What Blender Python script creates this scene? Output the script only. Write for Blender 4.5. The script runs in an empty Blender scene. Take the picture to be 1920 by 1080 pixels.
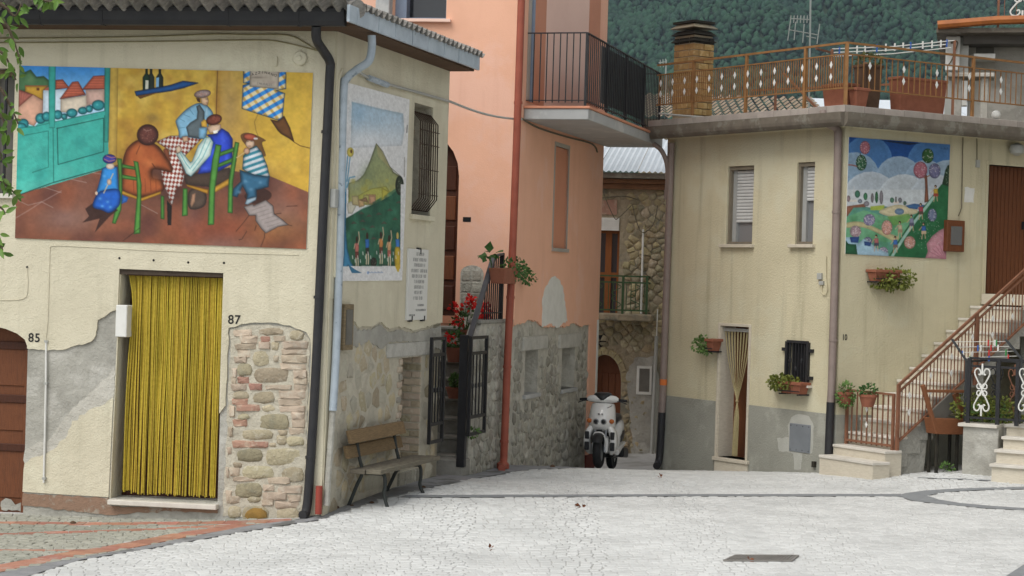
import bpy, bmesh, math, random
import numpy as np
from mathutils import Vector, Matrix
from mathutils.geometry import delaunay_2d_cdt
random.seed(7)
sc = bpy.context.scene
COL = sc.collection
R = math.radians

# ------------------------------------------------------------------ camera, sky, sun, exposure
F = 3500.0                       # focal length in photograph pixels (1920 wide)
ROLL, PITCH, EYE = 0.030, -0.0043, Vector((0, 0, 2.6))
fwd = Vector((0, math.cos(PITCH), math.sin(PITCH)))
r0 = Vector((1, 0, 0)); u0 = r0.cross(fwd)
cr = r0 * math.cos(ROLL) + u0 * math.sin(ROLL)
cu = -r0 * math.sin(ROLL) + u0 * math.cos(ROLL)
cd = bpy.data.cameras.new('camera'); cam = bpy.data.objects.new('camera', cd); COL.objects.link(cam)
cam.matrix_world = Matrix(((cr.x, cu.x, -fwd.x, EYE.x), (cr.y, cu.y, -fwd.y, EYE.y), (cr.z, cu.z, -fwd.z, EYE.z), (0, 0, 0, 1)))
cd.sensor_width = 36; cd.lens = F / 1920 * 36; cd.clip_start = .1; cd.clip_end = 6000
sc.camera = cam
SUN_EL, SUN_AZ = 52, 222        # azimuth clockwise from +Y
w = bpy.data.worlds.new('World'); sc.world = w; w.use_nodes = True
nt = w.node_tree; nt.nodes.clear()
sky = nt.nodes.new('ShaderNodeTexSky'); sky.sky_type = 'NISHITA'; sky.sun_disc = False
sky.sun_elevation = R(SUN_EL); sky.sun_rotation = R(SUN_AZ); sky.dust_density = 1; sky.air_density = 1; sky.ozone_density = 1
hs = nt.nodes.new('ShaderNodeHueSaturation'); hs.inputs['Saturation'].default_value = .06
bg = nt.nodes.new('ShaderNodeBackground'); bg.inputs['Strength'].default_value = .13
ow = nt.nodes.new('ShaderNodeOutputWorld')
nt.links.new(sky.outputs[0], hs.inputs['Color']); nt.links.new(hs.outputs[0], bg.inputs[0]); nt.links.new(bg.outputs[0], ow.inputs[0])
sl = bpy.data.lights.new('sun', 'SUN'); sl.energy = 1.5; sl.angle = R(35); sl.color = (1, .96, .9)
so = bpy.data.objects.new('sun', sl); COL.objects.link(so)
az, el = R(SUN_AZ), R(SUN_EL)
sd = Vector((math.sin(az) * math.cos(el), math.cos(az) * math.cos(el), math.sin(el)))
so.rotation_euler = sd.to_track_quat('Z', 'Y').to_euler(); so.location = (0, 0, 60)
vs = sc.view_settings; vs.view_transform = 'Standard'; vs.look = 'None'; vs.exposure = 0.62; vs.gamma = 1; vs.use_curve_mapping = False
try: sc.display_settings.display_device = 'sRGB'
except Exception: pass

def ray(x, y): return fwd + cr * ((x - 960) / F) + cu * ((540 - y) / F)
def atY(x, y, Y):
    d = ray(x, y); return EYE + d * (Y / d.y)

# ------------------------------------------------------------------ mesh helpers
def pip(p, poly):
    x, y = p; c = False; n = len(poly); j = n - 1
    for i in range(n):
        xi, yi = poly[i]; xj, yj = poly[j]
        if (yi > y) != (yj > y) and x < (xj - xi) * (y - yi) / (yj - yi) + xi: c = not c
        j = i
    return c

class Wall:
    """vertical plane: a = metres along (to the right as seen from outside), b = metres outward, c = height"""
    def __init__(s, o, d):
        s.o = Vector((o[0], o[1], 0)); s.d = Vector((d[0], d[1], 0)).normalized(); s.n = s.d.cross(Vector((0, 0, 1)))
    def P(s, a, b, c): return s.o + s.d * a + s.n * b + Vector((0, 0, c))
    def __call__(s, a, b, c): return s.P(a, b, c)
    def px(s, x, y, b=0):
        d = ray(x, y); k = (s.o + s.n * b - EYE).dot(s.n) / d.dot(s.n); p = EYE + d * k - s.o
        return (p.dot(s.d), p.z)
    def poly(s, pts, b=0): return [s.px(x, y, b) for x, y in pts]
    def rect(s, x0, y0, x1, y1, b=0):
        """pixel rectangle (measured at mid height/width) to a0,a1,c0,c1"""
        ym, xm = (y0 + y1) / 2, (x0 + x1) / 2
        return (s.px(x0, ym, b)[0], s.px(x1, ym, b)[0], s.px(xm, y1, b)[1], s.px(xm, y0, b)[1])

WORLD = lambda a, b, c: Vector((a, b, c))

class MB:
    def __init__(s, xf=WORLD): s.v = []; s.f = []; s.m = []; s.xf = xf; s.mi = 0
    def add(s, vs, fs, raw=False):
        k = len(s.v); s.v += [tuple(v) if raw else tuple(s.xf(*v)) for v in vs]
        s.f += [tuple(i + k for i in f) for f in fs]; s.m += [s.mi] * len(fs); return s
    def box(s, a0, a1, b0, b1, c0, c1):
        return s.add([(a0, b0, c0), (a1, b0, c0), (a1, b1, c0), (a0, b1, c0), (a0, b0, c1), (a1, b0, c1), (a1, b1, c1), (a0, b1, c1)],
                     [(3, 2, 1, 0), (4, 5, 6, 7), (0, 1, 5, 4), (1, 2, 6, 5), (2, 3, 7, 6), (3, 0, 4, 7)])
    def bar(s, p, q, w, h=None, up=(0, 0, 1)):
        """rectangular bar between two LOCAL points"""
        h = h or w; p = Vector(s.xf(*p)); q = Vector(s.xf(*q)); d = (q - p).normalized(); up = Vector(up)
        if abs(d.dot(up)) > .95: up = Vector((1, 0, 0)) if abs(d.x) < .9 else Vector((0, 1, 0))
        x = d.cross(up).normalized(); y = x.cross(d)
        vs = [e + x * (i * w / 2) + y * (j * h / 2) for e in (p, q) for i, j in ((-1, -1), (1, -1), (1, 1), (-1, 1))]
        return s.add(vs, [(3, 2, 1, 0), (4, 5, 6, 7), (0, 1, 5, 4), (1, 2, 6, 5), (2, 3, 7, 6), (3, 0, 4, 7)], True)
    def tube(s, pts, r, n=8, cap=True):
        P = [Vector(s.xf(*p)) for p in pts]; N = len(P); rr = r if isinstance(r, (list, tuple)) else [r] * N
        vs = []; X = None
        for i in range(N):
            d = (P[min(i + 1, N - 1)] - P[max(i - 1, 0)])
            d = d.normalized() if d.length > 1e-9 else Vector((0, 0, 1))
            if X is None:
                X = d.cross(Vector((0, 0, 1))); X = X.normalized() if X.length > .05 else Vector((1, 0, 0))
            X = (X - d * X.dot(d)); X = X.normalized() if X.length > 1e-6 else Vector((1, 0, 0)); Y = d.cross(X)
            for k in range(n):
                t = 2 * math.pi * k / n; vs.append(P[i] + X * (rr[i] * math.cos(t)) + Y * (rr[i] * math.sin(t)))
        fs = [(i * n + k, i * n + (k + 1) % n, (i + 1) * n + (k + 1) % n, (i + 1) * n + k) for i in range(N - 1) for k in range(n)]
        if cap: fs += [tuple(range(n))[::-1], tuple((N - 1) * n + k for k in range(n))]
        return s.add(vs, fs, True)
    def lathe(s, prof, c, n=16, sx=1, sy=1):
        vs = [(c[0] + r * sx * math.cos(2 * math.pi * k / n), c[1] + r * sy * math.sin(2 * math.pi * k / n), c[2] + z) for r, z in prof for k in range(n)]
        N = len(prof)
        fs = [(i * n + k, i * n + (k + 1) % n, (i + 1) * n + (k + 1) % n, (i + 1) * n + k) for i in range(N - 1) for k in range(n)]
        fs += [tuple(range(n))[::-1], tuple((N - 1) * n + k for k in range(n))]
        return s.add(vs, fs)
    def slab(s, outer, holes=(), b0=0, b1=.02):
        vs = []; es = []
        for lp in [outer] + list(holes):
            k = len(vs); n = len(lp); vs += [Vector((p[0], p[1])) for p in lp]; es += [(k + i, k + (i + 1) % n) for i in range(n)]
        V, E, Fc, *_ = delaunay_2d_cdt(vs, es, [], 0, 1e-5)
        keep = []
        for f in Fc:
            cx = sum(V[i][0] for i in f) / len(f); cy = sum(V[i][1] for i in f) / len(f)
            if pip((cx, cy), outer) and not any(pip((cx, cy), h) for h in holes): keep.append(tuple(f))
        n = len(V); fs = [f for f in keep] + [tuple(i + n for i in f[::-1]) for f in keep]
        cnt = {}
        for f in keep:
            for i in range(len(f)):
                e = (f[i], f[(i + 1) % len(f)]); cnt[e] = cnt.get(e, 0) + 1
        for (i, j) in cnt:
            if (j, i) not in cnt: fs.append((i, j, j + n, i + n))
        return s.add([(p[0], b1, p[1]) for p in V] + [(p[0], b0, p[1]) for p in V], fs)
    def prism(s, prof, a0, a1):
        """profile in (b,c), extruded along a"""
        n = len(prof)
        return s.add([(a0, b, c) for b, c in prof] + [(a1, b, c) for b, c in prof],
                     [tuple(range(n)), tuple(range(2 * n - 1, n - 1, -1))] + [(i, (i + 1) % n, n + (i + 1) % n, n + i) for i in range(n)])

WP = {}          # world origin of every object
def link(o, wpos, parent=None):
    COL.objects.link(o); WP[o.name] = Vector(wpos)
    if parent is not None:
        o.parent = parent; o.location = Vector(wpos) - WP[parent.name]
    else: o.location = wpos
    return o
def tag(o, label=None, cat=None, group=None, kind=None):
    if label: o['label'] = label
    if cat: o['category'] = cat
    if group: o['group'] = group
    if kind: o['kind'] = kind
    return o
def empty(name, pos, label=None, cat=None, group=None, kind=None):
    o = bpy.data.objects.new(name, None); o.empty_display_size = .1; link(o, pos); return tag(o, label, cat, group, kind)
def obj(name, mb, mat, parent=None, smooth=False, bevel=0, label=None, cat=None, group=None, kind=None, recalc=True, origin=None, segs=1, sharp=None):
    v = np.array(mb.v, float)
    if origin is None:
        lo, hi = v.min(0), v.max(0); origin = Vector(((lo[0] + hi[0]) / 2, (lo[1] + hi[1]) / 2, lo[2]))
    me = bpy.data.meshes.new(name); me.from_pydata([tuple(p) for p in v - np.array(origin)], [], mb.f)
    mats = mat if isinstance(mat, (list, tuple)) else [mat]
    for m in mats: me.materials.append(m)
    if len(mats) > 1: me.polygons.foreach_set('material_index', mb.m)
    if recalc or bevel:
        bm = bmesh.new(); bm.from_mesh(me)
        if recalc: bmesh.ops.recalc_face_normals(bm, faces=bm.faces)
        if bevel:
            es = [e for e in bm.edges if len(e.link_faces) == 2 and e.calc_face_angle(0) > .5]
            bmesh.ops.bevel(bm, geom=es, offset=bevel, segments=segs, profile=.6, affect='EDGES', clamp_overlap=True)
        bm.to_mesh(me); bm.free()
    if smooth:
        me.shade_smooth()
        try: me.set_sharp_from_angle(angle=sharp or R(40))
        except Exception: pass
    o = bpy.data.objects.new(name, me); link(o, origin, parent); return tag(o, label, cat, group, kind)
def inst(name, me, wpos, parent=None, rot=(0, 0, 0), scale=(1, 1, 1), mat4=None, **kw):
    o = bpy.data.objects.new(name, me); link(o, wpos, parent)
    if mat4 is not None: o.rotation_euler = mat4.to_euler()
    else: o.rotation_euler = rot
    o.scale = scale; return tag(o, **kw)
def mesh_of(name, mb, mat, **kw):
    o = obj(name, mb, mat, origin=Vector((0, 0, 0)), **kw); me = o.data; bpy.data.objects.remove(o); return me
def jag(pts, step=.05, amp=.015, rnd=random, closed=True):
    """make a polygon's outline ragged"""
    out = []; n = len(pts)
    for i in range(n if closed else n - 1):
        p, q = pts[i], pts[(i + 1) % n]; L = math.hypot(q[0] - p[0], q[1] - p[1]); k = max(1, int(L / step))
        for j in range(k):
            t = j / k; a = amp if j else amp * .3
            out.append((p[0] + (q[0] - p[0]) * t + rnd.uniform(-a, a), p[1] + (q[1] - p[1]) * t + rnd.uniform(-a, a)))
    if not closed: out.append(pts[-1])
    return out
def smoothpath(pts, n=6):
    """Catmull-Rom through points"""
    P = [Vector(p) for p in pts]; out = []
    for i in range(len(P) - 1):
        a, b, c, d = P[max(i - 1, 0)], P[i], P[i + 1], P[min(i + 2, len(P) - 1)]
        for k in range(n):
            t = k / n; out.append(.5 * ((2 * b) + (c - a) * t + (2 * a - 5 * b + 4 * c - d) * t * t + (3 * b - a - 3 * c + d) * t ** 3))
    out.append(P[-1]); return [tuple(p) for p in out]

# ------------------------------------------------------------------ materials
MATS = {}
def lin(c):
    if isinstance(c, str):
        c = c.lstrip('#'); c = [int(c[i:i + 2], 16) / 255 for i in (0, 2, 4)]
        c = [x / 12.92 if x <= .04045 else ((x + .055) / 1.055) ** 2.4 for x in c]
    return (c[0], c[1], c[2], 1)
def M(name, col, col2=None, nscale=6, namt=.5, rough=.85, bump=.0, bscale=80, bump2=0, b2scale=12, rand=0, metal=0, spec=.3,
      col3=None, s3=1.2, lo3=.52, hi3=.62, stretch=None, streak=None, streak_amt=.5, coat=0):
    """procedural surface: base mixed with col2 by noise, patches of col3, vertical weather streaks, two bump scales, per-object tint"""
    if name in MATS: return MATS[name]
    m = bpy.data.materials.new(name); m.use_nodes = True; MATS[name] = m
    t = m.node_tree; N = t.nodes; L = t.links; b = N['Principled BSDF']
    b.inputs['Roughness'].default_value = rough; b.inputs['Metallic'].default_value = metal
    b.inputs['Specular IOR Level'].default_value = spec; b.inputs['Coat Weight'].default_value = coat
    col = lin(col); g = N.new('ShaderNodeNewGeometry'); pos = g.outputs['Position']
    def noise(scale, det=4, rg=.55, vec=None):
        n = N.new('ShaderNodeTexNoise'); n.inputs['Scale'].default_value = scale; n.inputs['Detail'].default_value = det; n.inputs['Roughness'].default_value = rg
        L.new(vec or pos, n.inputs['Vector']); return n.outputs['Fac']
    def ramp(fac, lo, hi):
        r = N.new('ShaderNodeMapRange'); r.inputs['From Min'].default_value = lo; r.inputs['From Max'].default_value = hi; r.interpolation_type = 'SMOOTHSTEP'
        L.new(fac, r.inputs['Value']); return r.outputs['Result']
    def mix(fac, A, B, amt=1.0):
        x = N.new('ShaderNodeMix'); x.data_type = 'RGBA'
        if amt != 1.0:
            mu = N.new('ShaderNodeMath'); mu.operation = 'MULTIPLY'; L.new(fac, mu.inputs[0]); mu.inputs[1].default_value = amt; fac = mu.outputs[0]
        L.new(fac, x.inputs[0])
        for s, c in ((6, A), (7, B)):
            if isinstance(c, tuple): x.inputs[s].default_value = c
            else: L.new(c, x.inputs[s])
        return x.outputs[2]
    c2 = lin(col2) if col2 is not None else tuple(x * .72 for x in col[:3]) + (1,)
    vec = None
    if stretch:
        mp = N.new('ShaderNodeMapping'); mp.inputs['Scale'].default_value = stretch; L.new(pos, mp.inputs['Vector']); vec = mp.outputs[0]
    c = mix(ramp(noise(nscale, 5, .6, vec), .35, .7), col, c2, namt)
    if col3 is not None: c = mix(ramp(noise(s3, 6, .65), lo3, hi3), c, lin(col3), .85)
    if streak is not None:
        mp = N.new('ShaderNodeMapping'); mp.inputs['Scale'].default_value = (5, 5, .35); L.new(pos, mp.inputs['Vector'])
        c = mix(ramp(noise(1, 4, .6, mp.outputs[0]), .5, .8), c, lin(streak), streak_amt)
    if rand:
        oi = N.new('ShaderNodeObjectInfo'); hv = N.new('ShaderNodeHueSaturation'); L.new(c, hv.inputs['Color'])
        mr = N.new('ShaderNodeMapRange'); mr.inputs['To Min'].default_value = 1 - rand; mr.inputs['To Max'].default_value = 1 + rand
        L.new(oi.outputs['Random'], mr.inputs['Value']); L.new(mr.outputs[0], hv.inputs['Value'])
        wn = N.new('ShaderNodeTexWhiteNoise'); wn.noise_dimensions = '1D'; L.new(oi.outputs['Random'], wn.inputs['W'])
        m2 = N.new('ShaderNodeMapRange'); m2.inputs['To Min'].default_value = .5 - rand * .06; m2.inputs['To Max'].default_value = .5 + rand * .06
        L.new(wn.outputs['Value'], m2.inputs['Value']); L.new(m2.outputs[0], hv.inputs['Hue']); c = hv.outputs[0]
    L.new(c, b.inputs['Base Color'])
    h = None
    if bump:
        bn = N.new('ShaderNodeBump'); bn.inputs['Strength'].default_value = min(1, bump); bn.inputs['Distance'].default_value = .012
        L.new(noise(bscale, 3, .6), bn.inputs['Height']); h = bn.outputs[0]
    if bump2:
        b2 = N.new('ShaderNodeBump'); b2.inputs['Strength'].default_value = min(1, bump2); b2.inputs['Distance'].default_value = .05
        L.new(noise(b2scale, 5, .6), b2.inputs['Height'])
        if h is not None: L.new(h, b2.inputs['Normal'])
        h = b2.outputs[0]
    if h is not None: L.new(h, b.inputs['Normal'])
    return m
def glass(name, col=(.02, .022, .025), rough=.08):
    return M(name, col, namt=.1, rough=rough, spec=.6)
# ------------------------------------------------------------------ planes of the place
C0 = atY(614, 600, 20); K0 = atY(966, 420, 26); R0 = atY(1578, 480, 26.8); B0 = atY(1180, 600, 36)
LF = Wall(C0, (.985, -.174)); LS = Wall(C0, (.293, .956))
P1 = Wall(K0, (.99, -.14)); P2 = Wall(K0, (.28, .96))
RL = Wall(R0, (.575, -.818)); RR = Wall(R0, (.867, .499)); BK = Wall(B0, (1, -.15))

# ------------------------------------------------------------------ ground
_cp = []
for W_, L_ in ((LF, [(-150, 962), (0, 965), (200, 972), (420, 975), (570, 970)]), (LS, [(640, 951), (740, 915), (820, 893)]),
               (P2, [(948, 873), (1020, 875), (1098, 880)]), (RL, [(1238, 882), (1380, 884), (1560, 888)]), (BK, [(1110, 850), (1240, 850)])):
    for x_, y_ in L_:
        a_, c_ = W_.px(x_, y_); p_ = W_.P(a_, 0, c_); _cp.append((p_.x, p_.y, p_.z))
_cp += [(-.5, 24.3, .03), (0, 14, 0), (6, 14, .02), (-6, 14, -.12), (0, 18, 0), (4, 19, 0), (3, 23.5, -.02), (8, 20, .03), (0, 8, 0), (8, 8, 0), (-8, 8, -.15), (6, 25, 0), (9, 26, .14), (7.2, 26.2, .13), (6.25, 25.8, .11), (2.2, 33, -.6)]
_cp = np.array(_cp)
def _tps(d2): return np.where(d2 > 1e-12, d2 * np.log(np.maximum(d2, 1e-12)), 0)
_n = len(_cp); _A = np.zeros((_n + 3, _n + 3))
_D = ((_cp[:, None, :2] - _cp[None, :, :2]) ** 2).sum(2); _A[:_n, :_n] = _tps(_D) + np.eye(_n) * .6
_A[:_n, _n] = 1; _A[:_n, _n + 1:] = _cp[:, :2]; _A[_n, :_n] = 1; _A[_n + 1:, :_n] = _cp[:, :2].T
_w = np.linalg.solve(_A, np.r_[_cp[:, 2], 0, 0, 0])
def gzv(X, Y):
    X = np.clip(np.asarray(X, float), -8, 10); Y = np.clip(np.asarray(Y, float), 8, 40)
    d2 = (X[..., None] - _cp[:, 0]) ** 2 + (Y[..., None] - _cp[:, 1]) ** 2
    return np.clip(_tps(d2) @ _w[:_n] + _w[_n] + _w[_n + 1] * X + _w[_n + 2] * Y, -1.2, .5)
def gz(x, y): return float(gzv(np.array([x]), np.array([y]))[0])
def onground(x, y, dz=0):
    """where the ray through a pixel meets the ground"""
    d = ray(x, y); k = 15.0
    for _ in range(40):
        p = EYE + d * k; g = gz(p.x, p.y) + dz; k += (g - p.z) / d.z * .7
        k = min(max(k, 3), 60)
    return EYE + d * k

m_stonefloor = M('mortar_paving', '#c4c4c2', '#aaaaa8', 9, .6, bump=.4, bscale=120, col3='#9d9c96', s3=.8)
m_far = M('earth_and_grass', (.10, .11, .05), (.16, .15, .11), .6, .6, bump=.3, bscale=4)
m_sett = None
def sett_material(name, cols, islands=True, bump=.35):
    m = M(name, cols[0], cols[1], 14, .55, rough=.8, bump=bump, bscale=140, col3=cols[2], s3=.9, lo3=.42, hi3=.68)
    t = m.node_tree; N = t.nodes; L = t.links; b = N['Principled BSDF']
    src = b.inputs['Base Color'].links[0].from_socket
    hv = N.new('ShaderNodeHueSaturation'); mr = N.new('ShaderNodeMapRange'); mr.inputs['To Min'].default_value = .90; mr.inputs['To Max'].default_value = 1.05
    L.new(N.new('ShaderNodeNewGeometry').outputs['Random Per Island'], mr.inputs['Value'])
    L.new(mr.outputs[0], hv.inputs['Value']); L.new(src, hv.inputs['Color']); L.new(hv.outputs[0], b.inputs['Base Color'])
    return m
m_sett = sett_material('pale_setts', ('#d0d1cf', '#c0c1bf', '#bbbcba'))
m_cobble = sett_material('rough_cobbles', ('#a9a89c', '#7f8076', '#8f9084'))
m_band = M('grey_band_stone', '#8b8e90', '#7a7d80', 10, .6, bump=.25, bscale=150, rand=.06)
m_redpave = M('red_paving', '#ab7b68', '#946856', 12, .7, bump=.3, bscale=120, rand=.16, col3='#a98b7c', s3=5)
m_asph = M('grey_concrete_strip', '#8f9092', '#78797a', 5, .7, bump=.4, bscale=150, col3='#5f5f5c', s3=2)

def axis(lo, hi, step, far):
    a = list(np.arange(lo, hi + 1e-6, step)); s = step
    x = hi
    while x < far: s *= 1.5; x += s; a.append(x)
    x = lo; s = step
    while x > -far * (1 if lo < 0 else .05): s *= 1.5; x -= s; a.insert(0, x)
    return np.array(a)
gx = axis(-9, 12, .3, 1200); gy = axis(6, 42, .3, 1200)
GX, GY = np.meshgrid(gx, gy); GZ = gzv(GX, GY) + .001
g = MB(); g.v = [tuple(p) for p in np.stack([GX, GY, GZ], -1).reshape(-1, 3)]
nx, ny = len(gx), len(gy)
inn = lambda x, y: -10 < x < 13 and 5 < y < 44
for j in range(ny - 1):
    for i in range(nx - 1):
        g.f.append((j * nx + i, j * nx + i + 1, (j + 1) * nx + i + 1, (j + 1) * nx + i)); g.m.append(0 if inn(gx[i], gy[j]) else 1)
ground = obj('ground', g, [m_stonefloor, m_far], recalc=False, smooth=True, kind='structure', origin=Vector((0, 0, 0)))

def gpoly(px, n=10):
    """pixel outline on the ground -> xy polygon, edges subdivided"""
    out = []
    for i in range(len(px)):
        a, b = px[i], px[(i + 1) % len(px)]; k = max(1, int(math.hypot(b[0] - a[0], b[1] - a[1]) / 40))
        for j in range(k):
            p = onground(a[0] + (b[0] - a[0]) * j / k, a[1] + (b[1] - a[1]) * j / k); out.append((p.x, p.y))
    return out
def gsheet(name, poly, mat, h, parent=None, kind='structure'):
    """thin sheet following the ground inside an xy polygon"""
    xs = [p[0] for p in poly]; ys = [p[1] for p in poly]
    pts = [Vector(p) for p in poly]; es = [(i, (i + 1) % len(poly)) for i in range(len(poly))]
    for X in np.arange(min(xs), max(xs), .4):
        for Y in np.arange(min(ys), max(ys), .4):
            if pip((X, Y), poly): pts.append(Vector((X, Y)))
    V, E, Fc, *_ = delaunay_2d_cdt(pts, es, [], 0, 1e-5)
    mb = MB(); mb.v = [(v[0], v[1], gz(v[0], v[1]) + h) for v in V]
    for f in Fc:
        c = (sum(V[i][0] for i in f) / len(f), sum(V[i][1] for i in f) / len(f))
        if pip(c, poly): mb.f.append(tuple(f)); mb.m.append(0)
    return obj(name, mb, mat, parent, recalc=False, kind=kind)

# outlines traced on the photograph
kerb_edge = [(60, 1080), (150, 1052), (300, 1027), (450, 1000), (600, 976), (650, 958), (725, 935), (800, 917), (850, 907), (960, 886), (1000, 881), (1094, 879)]
grey_up = [(0, 1076), (120, 1052), (240, 1032), (400, 1000), (480, 985), (550, 977)]
zone_left = gpoly([(-200, 958), (-200, 1120), (0, 1076), (240, 1032), (400, 1000), (480, 985), (560, 974), (420, 974), (200, 971), (0, 964)])
strip = gsheet('kerb_strip', gpoly(grey_up + [(560, 974), (610, 964), (640, 952), (740, 915), (820, 893), (900, 884), (948, 873), (1020, 875), (1096, 876)] + kerb_edge[::-1] + [(0, 1096), (-150, 1118), (-150, 1104)]), m_asph, .0115)
band1 = gpoly([(745, 934.5), (760, 930), (960, 929), (1300, 928), (1690, 927.5), (1690, 932), (1300, 932), (960, 933.5)])
ring_o = [(1682, 931), (1698, 926), (1735, 921), (1810, 916.5), (1920, 914), (2100, 912), (2100, 918), (1930, 918), (1840, 920), (1775, 924), (1745, 929), (1742, 932), (1760, 938), (1800, 944.5), (1860, 950), (1920, 954), (2100, 962), (2100, 968), (1920, 958.5), (1835, 953.5), (1760, 946), (1710, 940)]
ring = gpoly(ring_o)
curve2 = gpoly([(1715, 897), (1810, 900.5), (1920, 906), (2100, 914), (2100, 911.5), (1920, 903.8), (1810, 899), (1715, 896)])
curve3 = gpoly([(1886, 1082), (1925, 1057), (2050, 1000), (2120, 1000), (2120, 1082)])
for nm, pl in (('paving_band', band1), ('paving_band', ring), ('paving_band', curve2), ('paving_band', curve3)): gsheet(nm, pl, m_band, .011)
excl = [band1, ring, curve2, curve3]
zone_main = gpoly(kerb_edge + [(1240, 882), (1562, 888), (1640, 888), (1800, 888), (1920, 886), (2200, 885), (2300, 1120), (-40, 1120)])

# setts laid in shallow fans: the 300 nearest in view are objects, the rest one mesh
def fan_setts(zone, size, col_w, excl=(), seed=3, gap=.010):
    rnd = random.Random(seed); out = []
    xs = [p[0] for p in zone]; ys = [p[1] for p in zone]
    x0, x1, y0, y1 = max(min(xs), -8), min(max(xs), 10), max(min(ys), 12), min(max(ys), 31)
    y = y0 - .4
    while y < y1 + .2:
        X = x0 - rnd.uniform(0, size)
        while X < x1:
            l_ = size * rnd.uniform(.85, 1.3); xm = X + l_ / 2; X += l_
            u = ((xm - x0) / col_w) % 1 * 2 - 1; Y = y + col_w * .06 * (1 - u * u) + rnd.uniform(-.008, .008); sl_ = -col_w * .06 * 2 * u * 2 / col_w
            if Y < y0 or Y > y1 or not pip((xm, Y), zone) or any(pip((xm, Y), e) for e in excl): continue
            out.append((xm, Y, math.atan(sl_) + rnd.uniform(-.07, .07), l_ - rnd.uniform(.005, .011), size * .92 - rnd.uniform(.005, .012), rnd.uniform(-.0015, .0015), rnd.uniform(-.015, .015), rnd.uniform(-.015, .015)))
        y += size * .92
    return out
def sett_geo(mb, s, z):
    X, Y, a, w_, l_, dz, tx, ty = s; ca, sa = math.cos(a), math.sin(a); vs = []
    for q, hh in ((1.0, -.02), (1.0, .004), (.86, .009)):
        for i, j in ((-1, -1), (1, -1), (1, 1), (-1, 1)):
            u, v = i * w_ / 2 * q, j * l_ / 2 * q
            vs.append((X + u * ca - v * sa, Y + u * sa + v * ca, z + hh + (dz + u * tx + v * ty if hh > 0 else 0)))
    mb.add(vs, [(0, 1, 5, 4), (1, 2, 6, 5), (2, 3, 7, 6), (3, 0, 4, 7), (4, 5, 9, 8), (5, 6, 10, 9), (6, 7, 11, 10), (7, 4, 8, 11), (8, 9, 10, 11)])
def in_frame(p, m=0):
    d = Vector(p) - EYE; k = d.dot(fwd); x = 960 + F * d.dot(cr) / k; y = 540 - F * d.dot(cu) / k
    return -m < x < 1920 + m and -m < y < 1080 + m
setts = fan_setts(zone_main, .11, 1.3, excl)
zs = gzv(np.array([s[0] for s in setts]), np.array([s[1] for s in setts]))
order = sorted(range(len(setts)), key=lambda i: setts[i][1])
near = [i for i in order if in_frame((setts[i][0], setts[i][1], zs[i]), -14)][:300]; ns_ = set(near)
rest = MB()
for i in range(len(setts)):
    if i not in ns_: sett_geo(rest, setts[i], zs[i])
plaza = obj('plaza_paving', rest, m_sett, recalc=False, kind='structure')
for i in near:
    mb = MB(); sett_geo(mb, setts[i], zs[i]); obj('sett', mb, m_sett, plaza, recalc=False)
# left triangle: red brick stripes and rough cobbles
def red_stripe(px, w0):
    pts = []
    for i in range(len(px) - 1):
        for j in range(6):
            x = px[i][0] + (px[i + 1][0] - px[i][0]) * j / 6; y = px[i][1] + (px[i + 1][1] - px[i][1]) * j / 6; p = onground(x, y); pts.append(Vector((p.x, p.y)))
    p = onground(*px[-1]); pts.append(Vector((p.x, p.y)))
    L = [0]
    for i in range(1, len(pts)): L.append(L[-1] + (pts[i] - pts[i - 1]).length)
    def at(s):
        for i in range(1, len(L)):
            if L[i] >= s: t = (s - L[i - 1]) / max(1e-6, L[i] - L[i - 1]); return pts[i - 1].lerp(pts[i], t)
        return pts[-1]
    polys = []; s = 0
    while s < L[-1] - .1:
        a, b = at(s + .004), at(min(s + .246, L[-1])); d = (b - a).normalized() if (b - a).length > 1e-6 else Vector((1, 0)); n = Vector((-d.y, d.x)) * w0 / 2
        q = [a - n, b - n, b + n, a + n]; mb = MB(); zz = random.uniform(.006, .010)
        mb.add([(p.x, p.y, gz(p.x, p.y) + zz) for p in q] + [(p.x, p.y, gz(p.x, p.y) - .02) for p in q], [(0, 1, 2, 3), (0, 4, 5, 1), (1, 5, 6, 2), (2, 6, 7, 3), (3, 7, 4, 0)])
        obj('paving_brick', mb, m_redpave, ground, recalc=False); polys.append([tuple(p) for p in q]); s += .25
    a, b = [], []
    for p in polys: a += [p[0], p[1]]; b += [p[3], p[2]]
    return a + b[::-1]
st = [red_stripe([(-60, 981), (200, 983), (380, 981.5), (545, 977)], .22), red_stripe([(-60, 1004), (60, 1001), (250, 995), (430, 986)], .14),
      red_stripe([(-60, 1033), (70, 1033), (160, 1033)], .12), red_stripe([(-70, 1082), (0, 1066), (120, 1043), (240, 1024), (330, 1006), (400, 994), (470, 983)], .30)]
cob = fan_setts(zone_left, .105, 1.2, st + [], 5)
mb = MB()
for s, z in zip(cob, gzv(np.array([s[0] for s in cob]), np.array([s[1] for s in cob]))): sett_geo(mb, s, z + random.uniform(-.004, .008))
obj('cobbled_paving', mb, m_cobble, recalc=False, kind='structure')
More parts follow.
